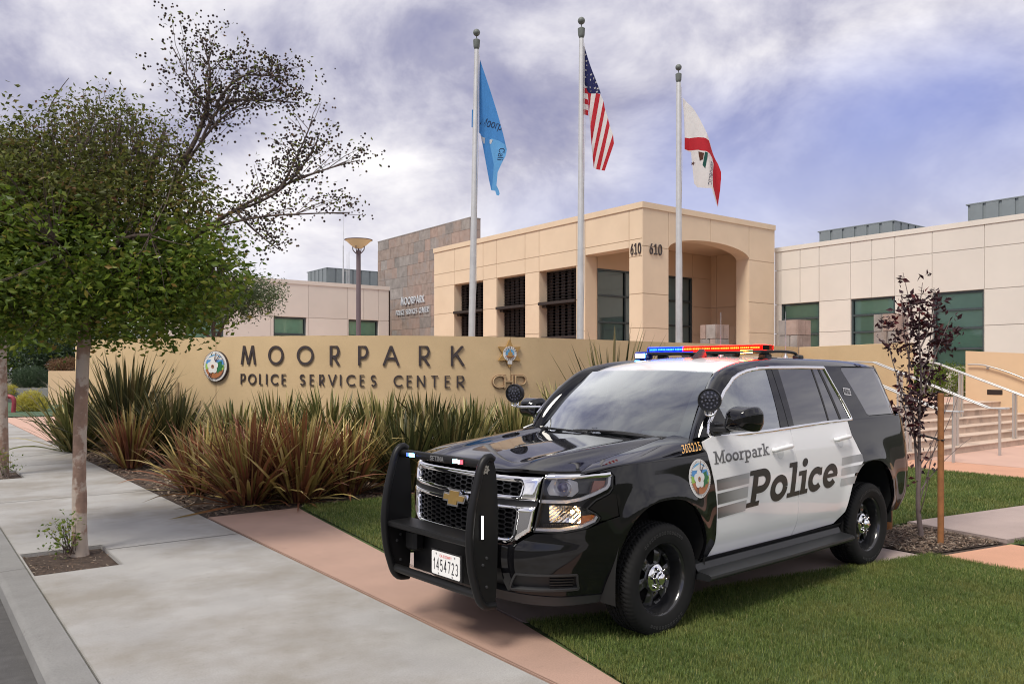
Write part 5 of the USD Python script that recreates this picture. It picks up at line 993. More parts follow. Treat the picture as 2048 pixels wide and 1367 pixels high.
# --- door mirrors
for s in (0, 1):
    pm = (lambda m: m) if s == 0 else mirror_y
    pr = rnd(poly((0, -.075), (.045, -.085), (.235, -.078), (.262, -.02), (.258, .055), (.225, .098), (.06, .096), (.02, .06)), .03)
    rows = []
    ring = np.array(pr.exterior.coords)[:-1][::1]; cen = ring.mean(0)
    for xx, f_ in ((-.085, .93), (-.08, .97), (-.05, 1.0), (.0, .97), (.05, .86), (.085, .66), (.10, .40), (.103, .02)): rows.append([(xx, p_[0], p_[1]) for p_ in np.vstack([ring, ring[:1]]) * f_ + cen * (1 - f_)])
    hs = loft(np.array(rows)); 
    if hs.volume < 0: hs.invert()
    mx_ = -.665 if s == 0 else -.76
    MIR = obj('door_mirror', pm(move(hs, (mx_, 1.015, 1.412))), mBLK, CAR, smooth=40)
    obj('mirror_glass', pm(move(M(*(lambda m: (np.c_[np.full(len(m.vertices), -.078), m.vertices[:, 0], m.vertices[:, 1]], m.faces))(flat(pr.buffer(-.012)))), (mx_, 1.015, 1.412))), MT['mirror'], MIR)
    obj('mirror_arm', pm(move(cat(cbox(-.725, -.595, .90, 1.07, 1.325, 1.359, .012), cbox(-.735, -.60, .895, .96, 1.30, 1.39, .02)), (mx_ + .665, 0, 0))), mTRM, MIR, smooth=30)
# --- wheels
def wheel(name_pos):
    x, y, sgn = name_pos
    # tyre: grid round the axle with tread blocks
    na, prof_ = 220, [(.235, .095), (.245, .112), (.275, .124), (.31, .128), (.340, .124), (.358, .112), (.3685, .098), (.3725, .086)]
    tread = [(.3735, .080), (.3735, .056), (.364, .053), (.364, .047), (.3742, .044), (.3745, .018), (.364, .015), (.364, .009), (.3745, .006)]
    half_ = prof_ + tread; full_ = half_ + [(r, -h) for r, h in half_[::-1]]
    k = len(full_); V = np.zeros((na, k, 3))
    for i in range(na):
        a = 2 * np.pi * i / na
        for j, (r, h) in enumerate(full_):
            if r > .3715 and (i + (j // 3) * 1) % 3 == 0: r -= .006
            if .355 < r < .3715 and r != .364 and i % 3 == 0: r -= .004
            V[i, j] = (r * math.cos(a), h, r * math.sin(a))
    F = []
    for i in range(na):
        for j in range(k - 1):
            q = (i * k + j, ((i + 1) % na) * k + j, ((i + 1) % na) * k + j + 1, i * k + j + 1); F += [(q[0], q[1], q[2]), (q[0], q[2], q[3])]
    ty = M(V.reshape(-1, 3), F)
    if ty.volume < 0: ty.invert()
    rim = lathe([(.240, .094), (.246, .102), (.240, .106), (.232, .098), (.226, .08), (.220, .03), (.217, -.02), (.19, -.05), (.216, -.09), (.238, -.10)], 56, 'y')
    dish = []
    holes = shapely.union_all([affinity.rotate(rnd(poly((.098, -.022), (.186, -.056), (.198, 0), (.186, .056), (.098, .022)), .012), k_ * 60 + 17, origin=(0, 0)) for k_ in range(6)])
    disc = shapely.Point(0, 0).buffer(.218, 40).difference(holes)
    def dsurf(q):
        r = np.hypot(q[:, 0], q[:, 1]); a = np.arctan2(q[:, 1], q[:, 0]) - np.radians(17)
        h = PchipInterpolator([0, .05, .085, .105, .15, .19, .205, .23], [.050, .050, .046, .030, .028, .020, .006, -.004])(r)
        h = h + .010 * np.cos(6 * a + np.pi) * np.clip((r - .09) / .04, 0, 1) * np.clip((.2 - r) / .03, 0, 1)
        return np.c_[q[:, 0], h, q[:, 1]]
    dm = panel(disc, dsurf, .010, .022, sign=-1)
    ctr = lathe([(.052, .046), (.054, .075), (.050, .088), (.040, .094), (.036, .104), (.022, .112), (.0001, .114)], 32, 'y'); 
    flange = lathe([(.092, .046), (.090, .056), (.074, .066), (.054, .070)], 40, 'y')
    def T(m):
        v = np.array(m.vertices)
        mm = M(v, np.array(m.faces)) if sgn > 0 else mirror_y(m)
        return move(mm, (x, y, .372))
    W = obj('wheel', T(cat(rim, dm)), MT['wheel_black'], CAR, smooth=35)
    obj('tyre', T(ty), MT['rubber'], W, smooth=30)
    if sgn > 0:
        obj('hub_cap', T(cat(ctr, flange)), mCHR, W, smooth=35)
        for k_ in range(6):
            a = math.radians(k_ * 60 + 10); obj('lug_nut', T(move(lathe([(.0115, .0), (.0105, .022), (.006, .030), (.0001, .031)], 10, 'y'), (.068 * math.cos(a), .062, .068 * math.sin(a)))), mCHR, W, smooth=40)
    obj('brake_disc', T(lathe([(.17, -.04), (.17, -.06), (.0001, -.06)], 24, 'y')), MT['void'], W)
    ring_ = [affinity.translate(affinity.rotate(shapely.box(-.008, -.010, .008, .010), math.degrees(a) - 90, origin=(0, 0)), .312 * math.cos(a), .312 * math.sin(a)) for a in np.radians(list(np.arange(50, 130, 5.0)) + list(np.arange(236, 302, 5.5)))]
    rt = ext(shapely.union_all(ring_).difference(shapely.union_all([g.buffer(-.004) for g in ring_])), .0016); rt.vertices = np.c_[rt.vertices[:, 0], .1275 + rt.vertices[:, 2], rt.vertices[:, 1]]; obj('tyre_marking', T(M(rt.vertices, rt.faces[:, ::-1])), MT['rubber_mark'], W)
for p in ((0, .868, 1), (-2.946, .868, 1), (0, -.868, -1), (-2.946, -.868, -1)): wheel(p)
# --- wheel housings, underside, cabin
for c, P in ((ARCHF, AF), (ARCHR, AR)):
    e = np.array(arch_poly(c, .015).exterior.coords); e = e[e[:, 1] > .28]
    for s in (1, -1):
        ww = loft([[(a_, s * .975, b_) for a_, b_ in e], [(a_, s * .50, b_) for a_, b_ in e]], flip=s < 0)
        obj('wheel_housing', cat(ww, move(box(-.62, .62, -.01, .01, -.12, .62), (c[0], s * .50, c[1]))), MT['void'], CAR)
obj('underbody', cat(box(-3.85, .62, -.52, .52, .27, .48), box(-2.35, -.5, -.85, .85, .36, .46), box(-3.9, -3.5, -.8, .8, .42, .5), box(-2.45, -.46, -.90, -.52, .40, .46)), MT['void'], CAR)
obj('cabin_floor', cat(box(-3.9, -.50, -.88, .88, .62, .66), box(-.52, -.48, -.9, .9, .5, 1.2), box(-3.95, -3.9, -.85, .85, .6, 1.3)), MT['cabin_dark'], CAR)
obj('rear_hatch', loft([[(float(_xr(z)) + .02, y, z) for y in np.linspace(-.80, .80, 9)] for z in (.45, .8, 1.1, 1.33)] + [[(-3.93 + .42 * max(0, z - 1.3) ** 1.15 + .03, y * (1 - .16 * (z - 1.3) / .5), z) for y in np.linspace(-.80, .80, 9)] for z in (1.36, 1.6, 1.81)]), mBLK, CAR, smooth=50)
obj('dashboard', cat(loft([[(-.46, y, 1.20), (-.60, y, 1.235), (-.82, y, 1.215), (-.92, y, 1.15), (-.90, y, .85)] for y in np.linspace(-.86, .86, 12)], flip=True), cbox(-.86, -.70, .18, .56, 1.20, 1.28, .03)), MT['cabin_grey'], CAR, smooth=40)
sw = lathe([(.185 + .017 * math.cos(a), .017 * math.sin(a)) for a in np.linspace(0, 2 * np.pi, 9)], 30, 'x'); sw = cat(sw, box(-.015, .015, -.18, .18, -.02, .03), box(-.015, .015, -.03, .03, -.18, 0)); sw = move(rot(sw, math.radians(24), (0, 1, 0)), (-1.02, .40, 1.17)); obj('steering_wheel', sw, MT['cabin_dark'], CAR, smooth=40)
for y in (-.40, .40):
    back_ = cat(cbox(-1.84, -1.68, y - .25, y + .25, .80, 1.36, .05), cbox(-1.30, -1.78, y - .25, y + .25, .68, .84, .05)); back_ = back_
    SE = obj('front_seat', back_, MT['seat_cloth'], CAR, smooth=40); obj('headrest', cat(cbox(-1.84, -1.72, y - .13, y + .13, 1.40, 1.58, .04), tube([(-1.78, y - .05, 1.34), (-1.78, y - .05, 1.42)], .008, 6), tube([(-1.78, y + .05, 1.34), (-1.78, y + .05, 1.42)], .008, 6)), MT['seat_cloth'], SE, smooth=40)
obj('rear_seat', cat(cbox(-2.75, -2.58, -.62, .62, .75, 1.34, .05), cbox(-2.6, -2.15, -.62, .62, .66, .80, .05)), MT['seat_cloth'], CAR, smooth=40)
obj('prisoner_screen', cat(box(-2.0, -1.985, -.72, .72, .7, 1.3), tube([(-1.99, -.70, 1.3), (-1.99, -.60, 1.74), (-1.99, .60, 1.74), (-1.99, .70, 1.3)], .014, 6)), MT['cabin_dark'], CAR)
obj('headliner', loft([[(x, y, float(roofz(x, y)) - .05) for y in np.linspace(-.58, .58, 9)] for x in np.linspace(-1.1, -3.6, 12)]), MT['headliner'], CAR, smooth=60)
obj('inner_mirror', cbox(-.93, -.90, -.11, .11, 1.60, 1.67, .012), MT['cabin_dark'], CAR, smooth=40)
# badge on the pillar behind the rear door
bdg = affinity.affine_transform(shapely.box(0, 0, 1, 1), [-.125, 0, -.012, .062, -2.655, 1.548])
B_ = obj('pillar_badge', panel(bdg.difference(bdg.buffer(-.008)), green, .05, 0, off=.004, sign=-1), MT['badge_grey'], CAR)
t = meshkit.text_mesh('TK9', .032, .0008, bold=True); v = np.array(t.vertices); tw = v[:, 0].max()
P_ = green(np.c_[-2.672 - v[:, 0] / tw * .092, 1.556 + v[:, 1]]); obj('badge_lettering', M(P_ + [0, .0045, 0], t.faces[:, ::-1]), MT['badge_grey'], B_)
# ------------------------------------------------------------------ curved sign wall
ZW = 2.45
wu = np.array([150, 270, 400, 560, 700, 850, 1000, 1150, 1300, 1500, 1597.0]); wv = np.array([681, 677.3, 674.4, 671.4, 670.6, 671.2, 673.2, 677.2, 682.8, 689.6, 693.6])
wD = (ZW - EYE) * FPX / (HORIZON - wv); wP = np.array([wpt(u, d) for u, d in zip(wu, wD)])
ws_ = np.r_[0, np.cumsum(np.linalg.norm(np.diff(wP, axis=0), axis=1))]; wsp_ = CubicSpline(ws_, wP); WLEN = ws_[-1]
fine = np.linspace(0, WLEN, 800); fpts = wsp_(fine); fX = fpts @ CAMR; fY = fpts @ CAMF; fu = 1024 + FPX * fX / fY
def s_of_u(u): return float(np.interp(u, fu, fine))
def wall_fn(q):
    q = np.asarray(q, float); p = wsp_(np.clip(q[:, 0], 0, WLEN)); return np.c_[p, q[:, 1]]
WALL = thing('sign_wall', 'long curved tan stucco wall with bronze lettering behind the flax plants', 'wall', (0, 0, 0))
cuts = [0] + [s_of_u(u) for u in (432, 1021.5, 1330)] + [WLEN]
for a, b in zip(cuts[:-1], cuts[1:]):
    obj('wall_section', panel(shapely.box(a + .006, -.1, b - .006, ZW), wall_fn, (.4, 1.3), .26, sign=1), MT['stucco_tan'], WALL, smooth=30)
obj('wall_core', panel(shapely.box(.02, -.1, WLEN, ZW - .02), wall_fn, (.4, 1.3), .2, off=-.035, sign=1, back=True), MT['stucco_tan'], WALL, smooth=30)
tp = fpts; nn = np.c_[fX * 0, fX * 0]
tng = np.gradient(fpts, axis=0); tng /= np.linalg.norm(tng, axis=1, keepdims=True); nrm = np.c_[tng[:, 1], -tng[:, 0]]
inn = fpts - nrm * .26
obj('wall_top', loft([[(p[0], p[1], ZW), (q[0], q[1], ZW)] for p, q in zip(fpts[::16], inn[::16])]), MT['stucco_tan'], WALL)
# the return at its right end, coming back to the steps
c0 = wpt(1597, 24.0); c1 = wpt(1811, 20.0); d_ = (c1 - c0) / np.linalg.norm(c1 - c0); nrm2 = np.array([d_[1], -d_[0]]); LEN = np.linalg.norm(c1 - c0)
def retm(m): v = m.vertices; return M(np.c_[c0[0] + d_[0] * v[:, 0] - nrm2[0] * v[:, 1], c0[1] + d_[1] * v[:, 0] - nrm2[1] * v[:, 1], v[:, 2]], m.faces)
obj('wall_return', retm(cbox(.03, LEN, -.26, .0, 0, ZW, .006)), MT['stucco_tan'], WALL) if False else obj('wall_return', retm(cbox(.03, LEN, 0, .26, 0, ZW, .006)), MT['stucco_tan'], WALL)
# lettering
def letter(ch, u0, u1, v0, v1, w, name='sign_letter'):
    s0, s1 = s_of_u(u0), s_of_u(u1); sm = (s0 + s1) / 2; D = float(np.interp((u0 + u1) / 2, fu, fY)); z0, z1 = hgt(v1, D), hgt(v0, D)
    wd, ls = GLYPH[ch]; h = z1 - z0; W_ = s1 - s0; hw = w * h / 2
    g = strokes([[(x / max(wd, 1e-6) * (W_ - 2 * hw) + hw if wd else W_ / 2, y * (h - (2 * hw if ch in 'OCS' else 0)) + (hw if ch in 'OCS' else 0)) for x, y in l] for l in ls], w * h).intersection(shapely.box(-1, 0, W_ + 1, h))
    g = affinity.translate(g, s0, z0); obj(name, panel(g, wall_fn, .12, .018, off=.026, sign=1), MT['letter_bronze'], WALL)
for ch, a, b in zip('MOORPARK', (483, 537.5, 594.5, 660, 716.5, 765, 837.5, 901.5), (513, 568, 628, 680.5, 737, 799.5, 860.5, 929.5)):
    t_ = (a - 483) / 446; letter(ch, a, b, 690.8 + .6 * t_, 728.6 + 3.2 * t_, .122)
l2 = [('P', 482.5, 492), ('O', 497.5, 513.5), ('L', 519.5, 527), ('I', 532.5, 536), ('C', 542.5, 557), ('E', 564, 573.5), ('S', 600, 611), ('E', 620, 629.5), ('R', 639, 649.5), ('V', 656.5, 673.5), ('I', 680, 683), ('C', 693, 710.5), ('E', 719.5, 730), ('S', 741.5, 753), ('C', 787, 805), ('E', 813, 825), ('N', 833.5, 850), ('T', 860.5, 877), ('E', 889, 901), ('R', 913, 929)]
for ch, a, b in l2:
    t_ = (a - 482) / 446; letter(ch, a, b, 746.8 + 4.4 * t_, 768.0 + 7.2 * t_, .125)
# town seal, sheriff's star, highway patrol letters
su = s_of_u(434.5); D_ = float(np.interp(434.5, fu, fY)); sz = hgt(732, D_); sr = 30.5 / FPX * D_
sd = obj('town_seal', panel(affinity.translate(shapely.Point(0, 0).buffer(sr, 24), su, sz), wall_fn, .2, .05, off=.055, sign=1), MT['letter_bronze'], WALL)
for k, (n_, P, m) in enumerate(seal_parts(su, sz, sr * .97, sr * .97, False)):
    obj(n_, panel(P, wall_fn, .2, .004, off=.060 + .0035 * k, sign=1), MT[m], sd)
su = s_of_u(1017.5); D_ = float(np.interp(1017.5, fu, fY)); sz = hgt(707, D_); R_ = 26.5 / FPX * D_
star = shapely.Polygon([(R_ * (1.0 if k % 2 == 0 else .52) * math.sin(k * math.pi / 6), R_ * (1.0 if k % 2 == 0 else .52) * math.cos(k * math.pi / 6)) for k in range(12)]).buffer(.012)
A = lambda P: affinity.translate(P, su, sz)
STR = obj('sheriff_star', panel(A(star), wall_fn, .2, .04, off=.05, sign=1), MT['star_gold'], WALL)
ci = shapely.Point(0, 0).buffer(R_ * .56, 24); inn_ = shapely.Point(0, -.0).buffer(R_ * .36, 24)
for k, (n_, P, m) in enumerate((('star_ring', ci.union(shapely.box(-R_ * .18, -R_ * .78, R_ * .18, -R_ * .4)), 'seal_white'), ('star_sky', inn_, 'seal_sky'), ('star_land', inn_.intersection(shapely.box(-1, -1, 1, -.03)), 'seal_brown'), ('star_green', inn_.intersection(shapely.box(-1, -1, 1, -.09)), 'seal_dkgreen'), ('star_building', poly((-.05, -.06), (-.05, .02), (-.018, .03), (0, .10), (.018, .03), (.05, .02), (.05, -.06)), 'star_gold'))):
    obj(n_, panel(A(P), wall_fn, .2, .004, off=.056 + .004 * k, sign=1), MT[m], STR)
def ringtext(t, R, a0, a1, h, flip=False):
    out = []
    for k, ch in enumerate(t):
        if ch == ' ': continue
        a = math.radians(a0 + (a1 - a0) * k / (len(t) - 1)); wd, ls = GLYPH[ch if ch in GLYPH else 'E']
        ls = ls if ch != 'F' else [[(0, 0), (0, 1), (.44, 1)], [(0, .52), (.4, .52)]]
        if ch == 'U': wd, ls = .6, [[(0, 1), (0, .3)] + arc(.3, .3, .3, .3, 180, 360, 10) + [(.6, 1)]]
        if ch == 'Y': wd, ls = .6, [[(0, 1), (.3, .5), (.6, 1)], [(.3, .5), (.3, 0)]]
        g = affinity.translate(strokes(ls, .22), -wd / 2, -.5); g = affinity.scale(g, h, h, origin=(0, 0)); g = affinity.rotate(g, math.degrees(a) - 90 + (180 if flip else 0), origin=(0, 0)); out.append(affinity.translate(g, R * math.cos(a), R * math.sin(a)))
    return shapely.union_all(out)
obj('star_lettering', panel(A(ringtext('SHERIFF', R_ * .46, 158, 22, R_ * .15).union(ringtext('VENTURA', R_ * .46, 212, 328, R_ * .10, True))), wall_fn, .2, .004, off=.078, sign=1), MT['seal_dark'], STR)
zc0, zc1 = hgt(776, D_), hgt(749, D_); hC = zc1 - zc0; sC = s_of_u(983); WC = s_of_u(1051) - sC
chp = [arc(.5, .5, .43, .43, 58, 302, 30) + [(.80, .085)] * 0, [(.84, .06), (.84, .94)], [(.84, .5), (1.36, .5)], [(1.36, .06), (1.36, .94)], [(1.56, .06), (1.56, .94)], [(1.56, .93), (1.95, .93)] + arc(1.95, .60, .34, .33, 90, -90, 16) + [(1.62, .27)]]
k_ = WC / 2.32
def chw(w): return affinity.translate(affinity.scale(strokes(chp, w, 'square'), k_, hC, origin=(0, 0)), sC, zc0)
CH = obj('patrol_letters', panel(chw(.15), wall_fn, .2, .03, off=.035, sign=1), MT['chp_bronze'], WALL); obj('letter_inlay', panel(chw(.05), wall_fn, .2, .012, off=.047, sign=1), MT['stucco_tan'], CH)
# ------------------------------------------------------------------ flagpoles and flags
def flagpole(u0, u1, vtop, D, label):
    p = wpt(u0, D); zt = hgt(vtop, D); t = thing('flagpole', label, 'flagpole', (p[0], p[1], .5)); H_ = zt - .5
    lean = (u1 - u0) / FPX * D; L = CAMR * lean
    def P(z): return np.array([L[0] * max(0, (z + .5 - 2.4)) / (zt - 2.4), L[1] * max(0, (z + .5 - 2.4)) / (zt - 2.4), z])
    zz = np.linspace(0, H_ - .60, 12); k = D / 20
    obj('pole', tube([P(z) for z in zz], np.linspace(.092, .058, 12) * k, 16), MT['pole_metal'], t, smooth=50)
    q = P(H_ - .6)
    obj('truck', move(lathe([(.03, 0), (.062, .05), (.080, .10), (.088, .26), (.06, .28), (.012, .29), (.012, .36), (.0001, .36)], 18), q - [0, 0, .02]), MT['finial'], t, smooth=35)
    obj('finial_ball', move(trimesh.creation.icosphere(3, .088), q + [0, 0, .43]), MT['finial'], t, smooth=60)
    r3 = np.array([CAMR[0], CAMR[1], 0])
    a = P(H_ - .75) + r3 * .09; rope = [a, a - [0, 0, .3]]; obj('halyard', tube([P(z) + r3 * (.085 + .01 * math.sin(z * 2)) for z in np.linspace(1.6, H_ - .72, 24)], .006, 5), MT['flag_white'], t)
    obj('cleat', move(cbox(-.03, .03, -.05, .03, -.10, .1, .01), P(1.1 - .5 + .6)), MT['finial'], t)
    return P, p, r3
def flag(name, label, P, base, r3, D, u_pole, regions, wave, seed):
    """regions: (part, polygon in hundredths seen in the flag's own hanging plane, material)"""
    S = 1 / 3.417; sc = D / FPX
    f = thing(name, label, 'flag', (base[0], base[1], .5))
    def to(q):
        u = 900 + q[:, 0] * S; v = 20 + q[:, 1] * S; z = EYE + (HORIZON - v) * sc - .5; x = (u - u_pole) * sc
        w = wave(x, z); return np.c_[r3[0] * x + CAMF[0] * w, r3[1] * x + CAMF[1] * w, z]
    for k, (n_, G, m) in enumerate(regions):
        G = shapely.Polygon(G) if isinstance(G, list) else G
        if not G.is_valid: G = G.buffer(0)
        lift = -.004 * (k if n_ in ('flag_star', 'flag_lettering', 'flag_emblem') else 0)
        mm = panel(G, to, 26, 0, off=0, sign=1); mm.vertices = np.array(mm.vertices) + np.array([CAMF[0], CAMF[1], 0]) * (-.006 if n_ in ('flag_star', 'flag_lettering', 'flag_emblem') else 0)
        obj(n_, mm, MT[m], f, smooth=50)
wv1 = lambda x, z: .16 * np.sin(x * 7.5 + z * .8) * np.clip(x * 2.2, 0, 1) + .05 * np.sin(x * 17 + 1.3 * z) * np.clip(x * 3, 0, 1)
P1, b1, r3 = flagpole(943, 954, 52, 20.2, 'leftmost of the three silver flagpoles, flying the plain blue flag')
P2, b2, _ = flagpole(1160.5, 1163, 28, 19.5, 'middle and tallest of the three silver flagpoles')
P3, b3, _ = flagpole(1358, 1357, 123, 22.6, 'rightmost of the three silver flagpoles, flying the white and red flag')
us_R = [(968, 562), (997, 572), (1024, 585), (1045, 630), (1057, 690), (1075, 745), (1087, 800), (1108, 862), (1115, 925)]; us_B = [(953, 690), (962, 785), (971, 920), (979, 990), (986, 1068), (1003, 1074), (1027, 1086), (1037, 1092), (1057, 1100)]
reg = [('flag_canton', [(915, 240), (926, 262), (975, 420), (1028, 582), (1000, 575), (968, 562), (945, 555), (930, 520), (912, 490)], 'flag_navy')]
for k in range(6): reg.append(('flag_stripe', [(912, 490 + 37.5 * k), (945 - 0 * k, 492 + 37.5 * k), (948, 529 + 37.5 * k), (912, 527.5 + 37.5 * k)], 'flag_white' if k % 2 == 0 else 'flag_red'))
prev = ((945, 555), (950, 690))
for k, (r_, bb) in enumerate(zip(us_R, us_B)):
    reg.append(('flag_stripe', [prev[0], r_, bb, prev[1]], 'flag_red' if k % 2 == 0 else 'flag_white')); prev = (r_, bb)
def star5(x, y, r): return shapely.Polygon([(x + (r if k % 2 == 0 else r * .42) * math.sin(k * math.pi / 5 + .3), y - (r if k % 2 == 0 else r * .42) * math.cos(k * math.pi / 5 + .3)) for k in range(10)])
for x, y in [(928, 300), (934, 342), (939, 372), (950, 404), (944, 440), (966, 436), (960, 470), (980, 468), (950, 486), (975, 505), (997, 500), (958, 520), (990, 535), (1008, 545), (970, 545), (930, 405), (925, 455), (1002, 565), (938, 520)]: reg.append(('flag_star', star5(x, y, 9), 'flag_white'))
flag('national_flag', 'striped red and white flag with white stars on a dark blue corner', P2, b2, r3, 19.5, 1160.5, reg, wv1, 1)
def ftext(t, x, y, h, ang, sx=1.0):
    g = affinity.scale(text_poly(t), h * sx, -h, origin=(0, 0)); return affinity.translate(affinity.rotate(g, ang, origin=(0, 0)), x, y)
blue = [(205, 335), (228, 410), (258, 505), (292, 610), (320, 700), (345, 790), (366, 870), (380, 930), (389, 965), (381, 1010), (352, 1060), (326, 1112), (318, 1200), (334, 1235), (340, 1258), (334, 1270), (318, 1266), (309, 1236), (281, 1224), (265, 1150), (245, 1040), (225, 930), (207, 842), (194, 832), (194, 600), (198, 430)]
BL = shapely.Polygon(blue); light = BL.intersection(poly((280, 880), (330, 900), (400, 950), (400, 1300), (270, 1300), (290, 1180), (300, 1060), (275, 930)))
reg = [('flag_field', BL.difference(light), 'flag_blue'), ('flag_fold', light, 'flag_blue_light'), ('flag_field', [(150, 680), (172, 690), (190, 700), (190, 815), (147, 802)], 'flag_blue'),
       ('flag_lettering', ftext('Moorpark', 199, 772, 50, 23, .78).intersection(BL), 'flag_ink'), ('flag_lettering', affinity.scale(ftext('Cali', 338, 950, 40, 101, .85), 1, 1).intersection(BL), 'flag_ink'),
       ('flag_emblem', [(208, 850), (246, 868), (232, 906), (222, 895)], 'flag_white'), ('flag_emblem', [(272, 884), (292, 893), (280, 918), (270, 910)], 'flag_white')]
flag('town_flag', 'plain blue town flag with dark lettering hanging in folds', P1, b1, r3, 20.2, 943, reg, wv1, 2)
cal = shapely.Polygon([(1590, 595), (1604, 604), (1640, 655), (1700, 755), (1735, 830), (1762, 885), (1800, 960), (1840, 1045), (1857, 1100), (1858, 1150), (1853, 1230), (1838, 1340), (1812, 1310), (1786, 1262), (1778, 1228), (1740, 1222), (1690, 1212), (1672, 1180), (1662, 1080), (1650, 965), (1604, 947), (1606, 868), (1601, 720)])
red = shapely.union_all([poly((1604, 866), (1660, 874), (1724, 880), (1762, 900), (1800, 962), (1842, 1045), (1860, 1100), (1860, 1240), (1840, 1345), (1826, 1300), (1788, 1215), (1790, 1130), (1808, 1045), (1796, 1010), (1742, 975), (1690, 962), (1600, 947))]).intersection(cal)
reg = [('flag_field', cal.difference(red), 'flag_white'), ('flag_band', red, 'flag_red'), ('flag_emblem', [(1690, 972), (1728, 984), (1722, 1028), (1700, 1034), (1694, 1000)], 'flag_brown'), ('flag_emblem', [(1733, 978), (1752, 986), (1736, 1092), (1719, 1066)], 'flag_green'),
       ('flag_emblem', star5(1662, 1045, 14), 'flag_brown'), ('flag_lettering', ftext('REPUBLIC', 1775, 1036, 26, 98, .95).intersection(cal), 'flag_ink')]
flag('state_flag', 'white state flag with a red band and part of a brown emblem, hanging in folds', P3, b3, r3, 22.6, 1357.5, reg, wv1, 3)
# ------------------------------------------------------------------ plants
def leaf_cloud(C, per, size, spread, seed, flat_=.5, aspect=.5, down=0.0):
    """leaves round the twig tips C: folded diamonds of four triangles' worth, as one mesh"""
    r = np.random.default_rng(seed); n = len(C) * per; c = np.repeat(C, per, 0) + r.normal(0, spread, (n, 3))
    d = r.normal(0, 1, (n, 3)); d[:, 2] = d[:, 2] * flat_ - down; d /= np.linalg.norm(d, axis=1, keepdims=True)
    e = np.cross(d, r.normal(0, 1, (n, 3))); e /= np.linalg.norm(e, axis=1, keepdims=True); nn = np.cross(d, e)
    l = (size * r.uniform(.6, 1.35, n))[:, None]; w = l * aspect
    b, t = c, c + d * l; m1 = c + d * l * .45 + e * w / 2 + nn * w * .18; m2 = c + d * l * .45 - e * w / 2 + nn * w * .18
    V = np.stack([b, m1, t, m2], 1).reshape(-1, 3); k = np.arange(n)[:, None] * 4; mm = M(V, np.vstack([k + [0, 1, 2], k + [0, 2, 3]])); mm.metadata['rnd'] = np.repeat(np.clip(r.random(n) * .75 + np.repeat(r.random(len(C)), per) * .35 - .05, 0, 1), 4); return mm
def in_blobs(blobs, n, seed, thr=.36, freq=1.6, shell=.0):
    """random points inside ellipsoids (cx, cy, cz, rx, ry, rz), thinned by noise so that gaps and clumps appear"""
    r = np.random.default_rng(seed); out = []
    vol = np.array([b[3] * b[4] * b[5] for b in blobs]); pick = r.choice(len(blobs), n * 3, p=vol / vol.sum()); B = np.array(blobs)[pick]
    d = r.normal(0, 1, (n * 3, 3)); d /= np.linalg.norm(d, axis=1, keepdims=True); q = B[:, :3] + d * B[:, 3:] * (r.uniform(shell, 1, (n * 3, 1)) ** (1 / 2.4)) * r.uniform(.88, 1.1, (n * 3, 1))
    k = meshkit.fbm(q * freq + seed * 7.1, 3) > thr; return q[k][:n]
def limb(a, b, r0, r1, seed, wob=.08, n=9):
    r = np.random.default_rng(seed); t = np.linspace(0, 1, n)[:, None]; p = np.array(a) * (1 - t) + np.array(b) * t; L = np.linalg.norm(np.array(b) - a)
    off = r.normal(0, wob * L, (3,)); off2 = r.normal(0, wob * L * .5, (3,)); p = p + np.sin(np.pi * t) * off + np.sin(2 * np.pi * t) * off2 + np.array([0, 0, 1]) * np.sin(np.pi * t) * .06 * L
    return p, tube(p, np.linspace(r0, r1, n), 7)
def twigs(P, Q, r0, seed):
    """thin straight-ish twigs P -> Q as one mesh of three-sided tubes"""
    n = len(P); d = Q - P; u = np.cross(d, np.random.default_rng(seed).normal(0, 1, d.shape)); u /= np.maximum(np.linalg.norm(u, axis=1, keepdims=True), 1e-9); w = np.cross(d, u); w /= np.maximum(np.linalg.norm(w, axis=1, keepdims=True), 1e-9)
    mid = (P + Q) / 2 + u * np.linalg.norm(d, axis=1, keepdims=True) * .06; V = []
    for c, rr in ((P, r0), (mid, r0 * .75), (Q, r0 * .4)):
        for k in range(3): a = 2 * np.pi * k / 3; V.append(c + rr * (math.cos(a) * u + math.sin(a) * w))
    V = np.stack(V, 1).reshape(-1, 3); F = []
    k0 = np.arange(n)[:, None] * 9
    for s in (0, 3):
        for k in range(3): a, b = s + k, s + (k + 1) % 3; F += [k0 + [a, b, b + 3], k0 + [a, b + 3, a + 3]]
    return M(V, np.vstack(F))
R3, F3 = np.array([CAMR[0], CAMR[1], 0]), np.array([CAMF[0], CAMF[1], 0])
def at(base, u, v, D):                                             # place in a plant's own space
    p = wpt(u, D); return np.array([p[0] - base[0], p[1] - base[1], hgt(v, D)])
# --- street tree in front
tb = np.array([1.40, 8.80]); T1 = thing('street_tree', 'nearest street tree with a bare mottled trunk and dense green crown over the pavement', 'tree', (tb[0], tb[1], 0))
D0 = float(tb @ CAMF); X0 = float(tb @ CAMR); U0 = 1024 + FPX * X0 / D0
top_ = at(tb, U0 + 8, 690, D0); tr = cspl([(0, 0, -.04), (-.005, 0, .5), top_ * [.5, .5, .55] + np.array([-.015, .01, .1]), top_, top_ + R3 * .02 + [0, 0, .5]], 26)
rr_ = np.interp(np.linspace(0, 1, 26), [0, .06, .2, .8, 1], [.092, .070, .063, .058, .056])
tk = tube(tr, rr_, 20); vv = np.array(tk.vertices); tk.vertices = vv + (tk.vertex_normals * ((meshkit.fbm(vv * [9, 9, 4], 3)[:, None] - .5) * .028))
obj('trunk', tk, MT['bark'], T1, smooth=70)
fork = tr[-1]; rs = np.random.default_rng(5)
def E(u, v, dd=0.0): return at(tb, u, v, D0 + dd)
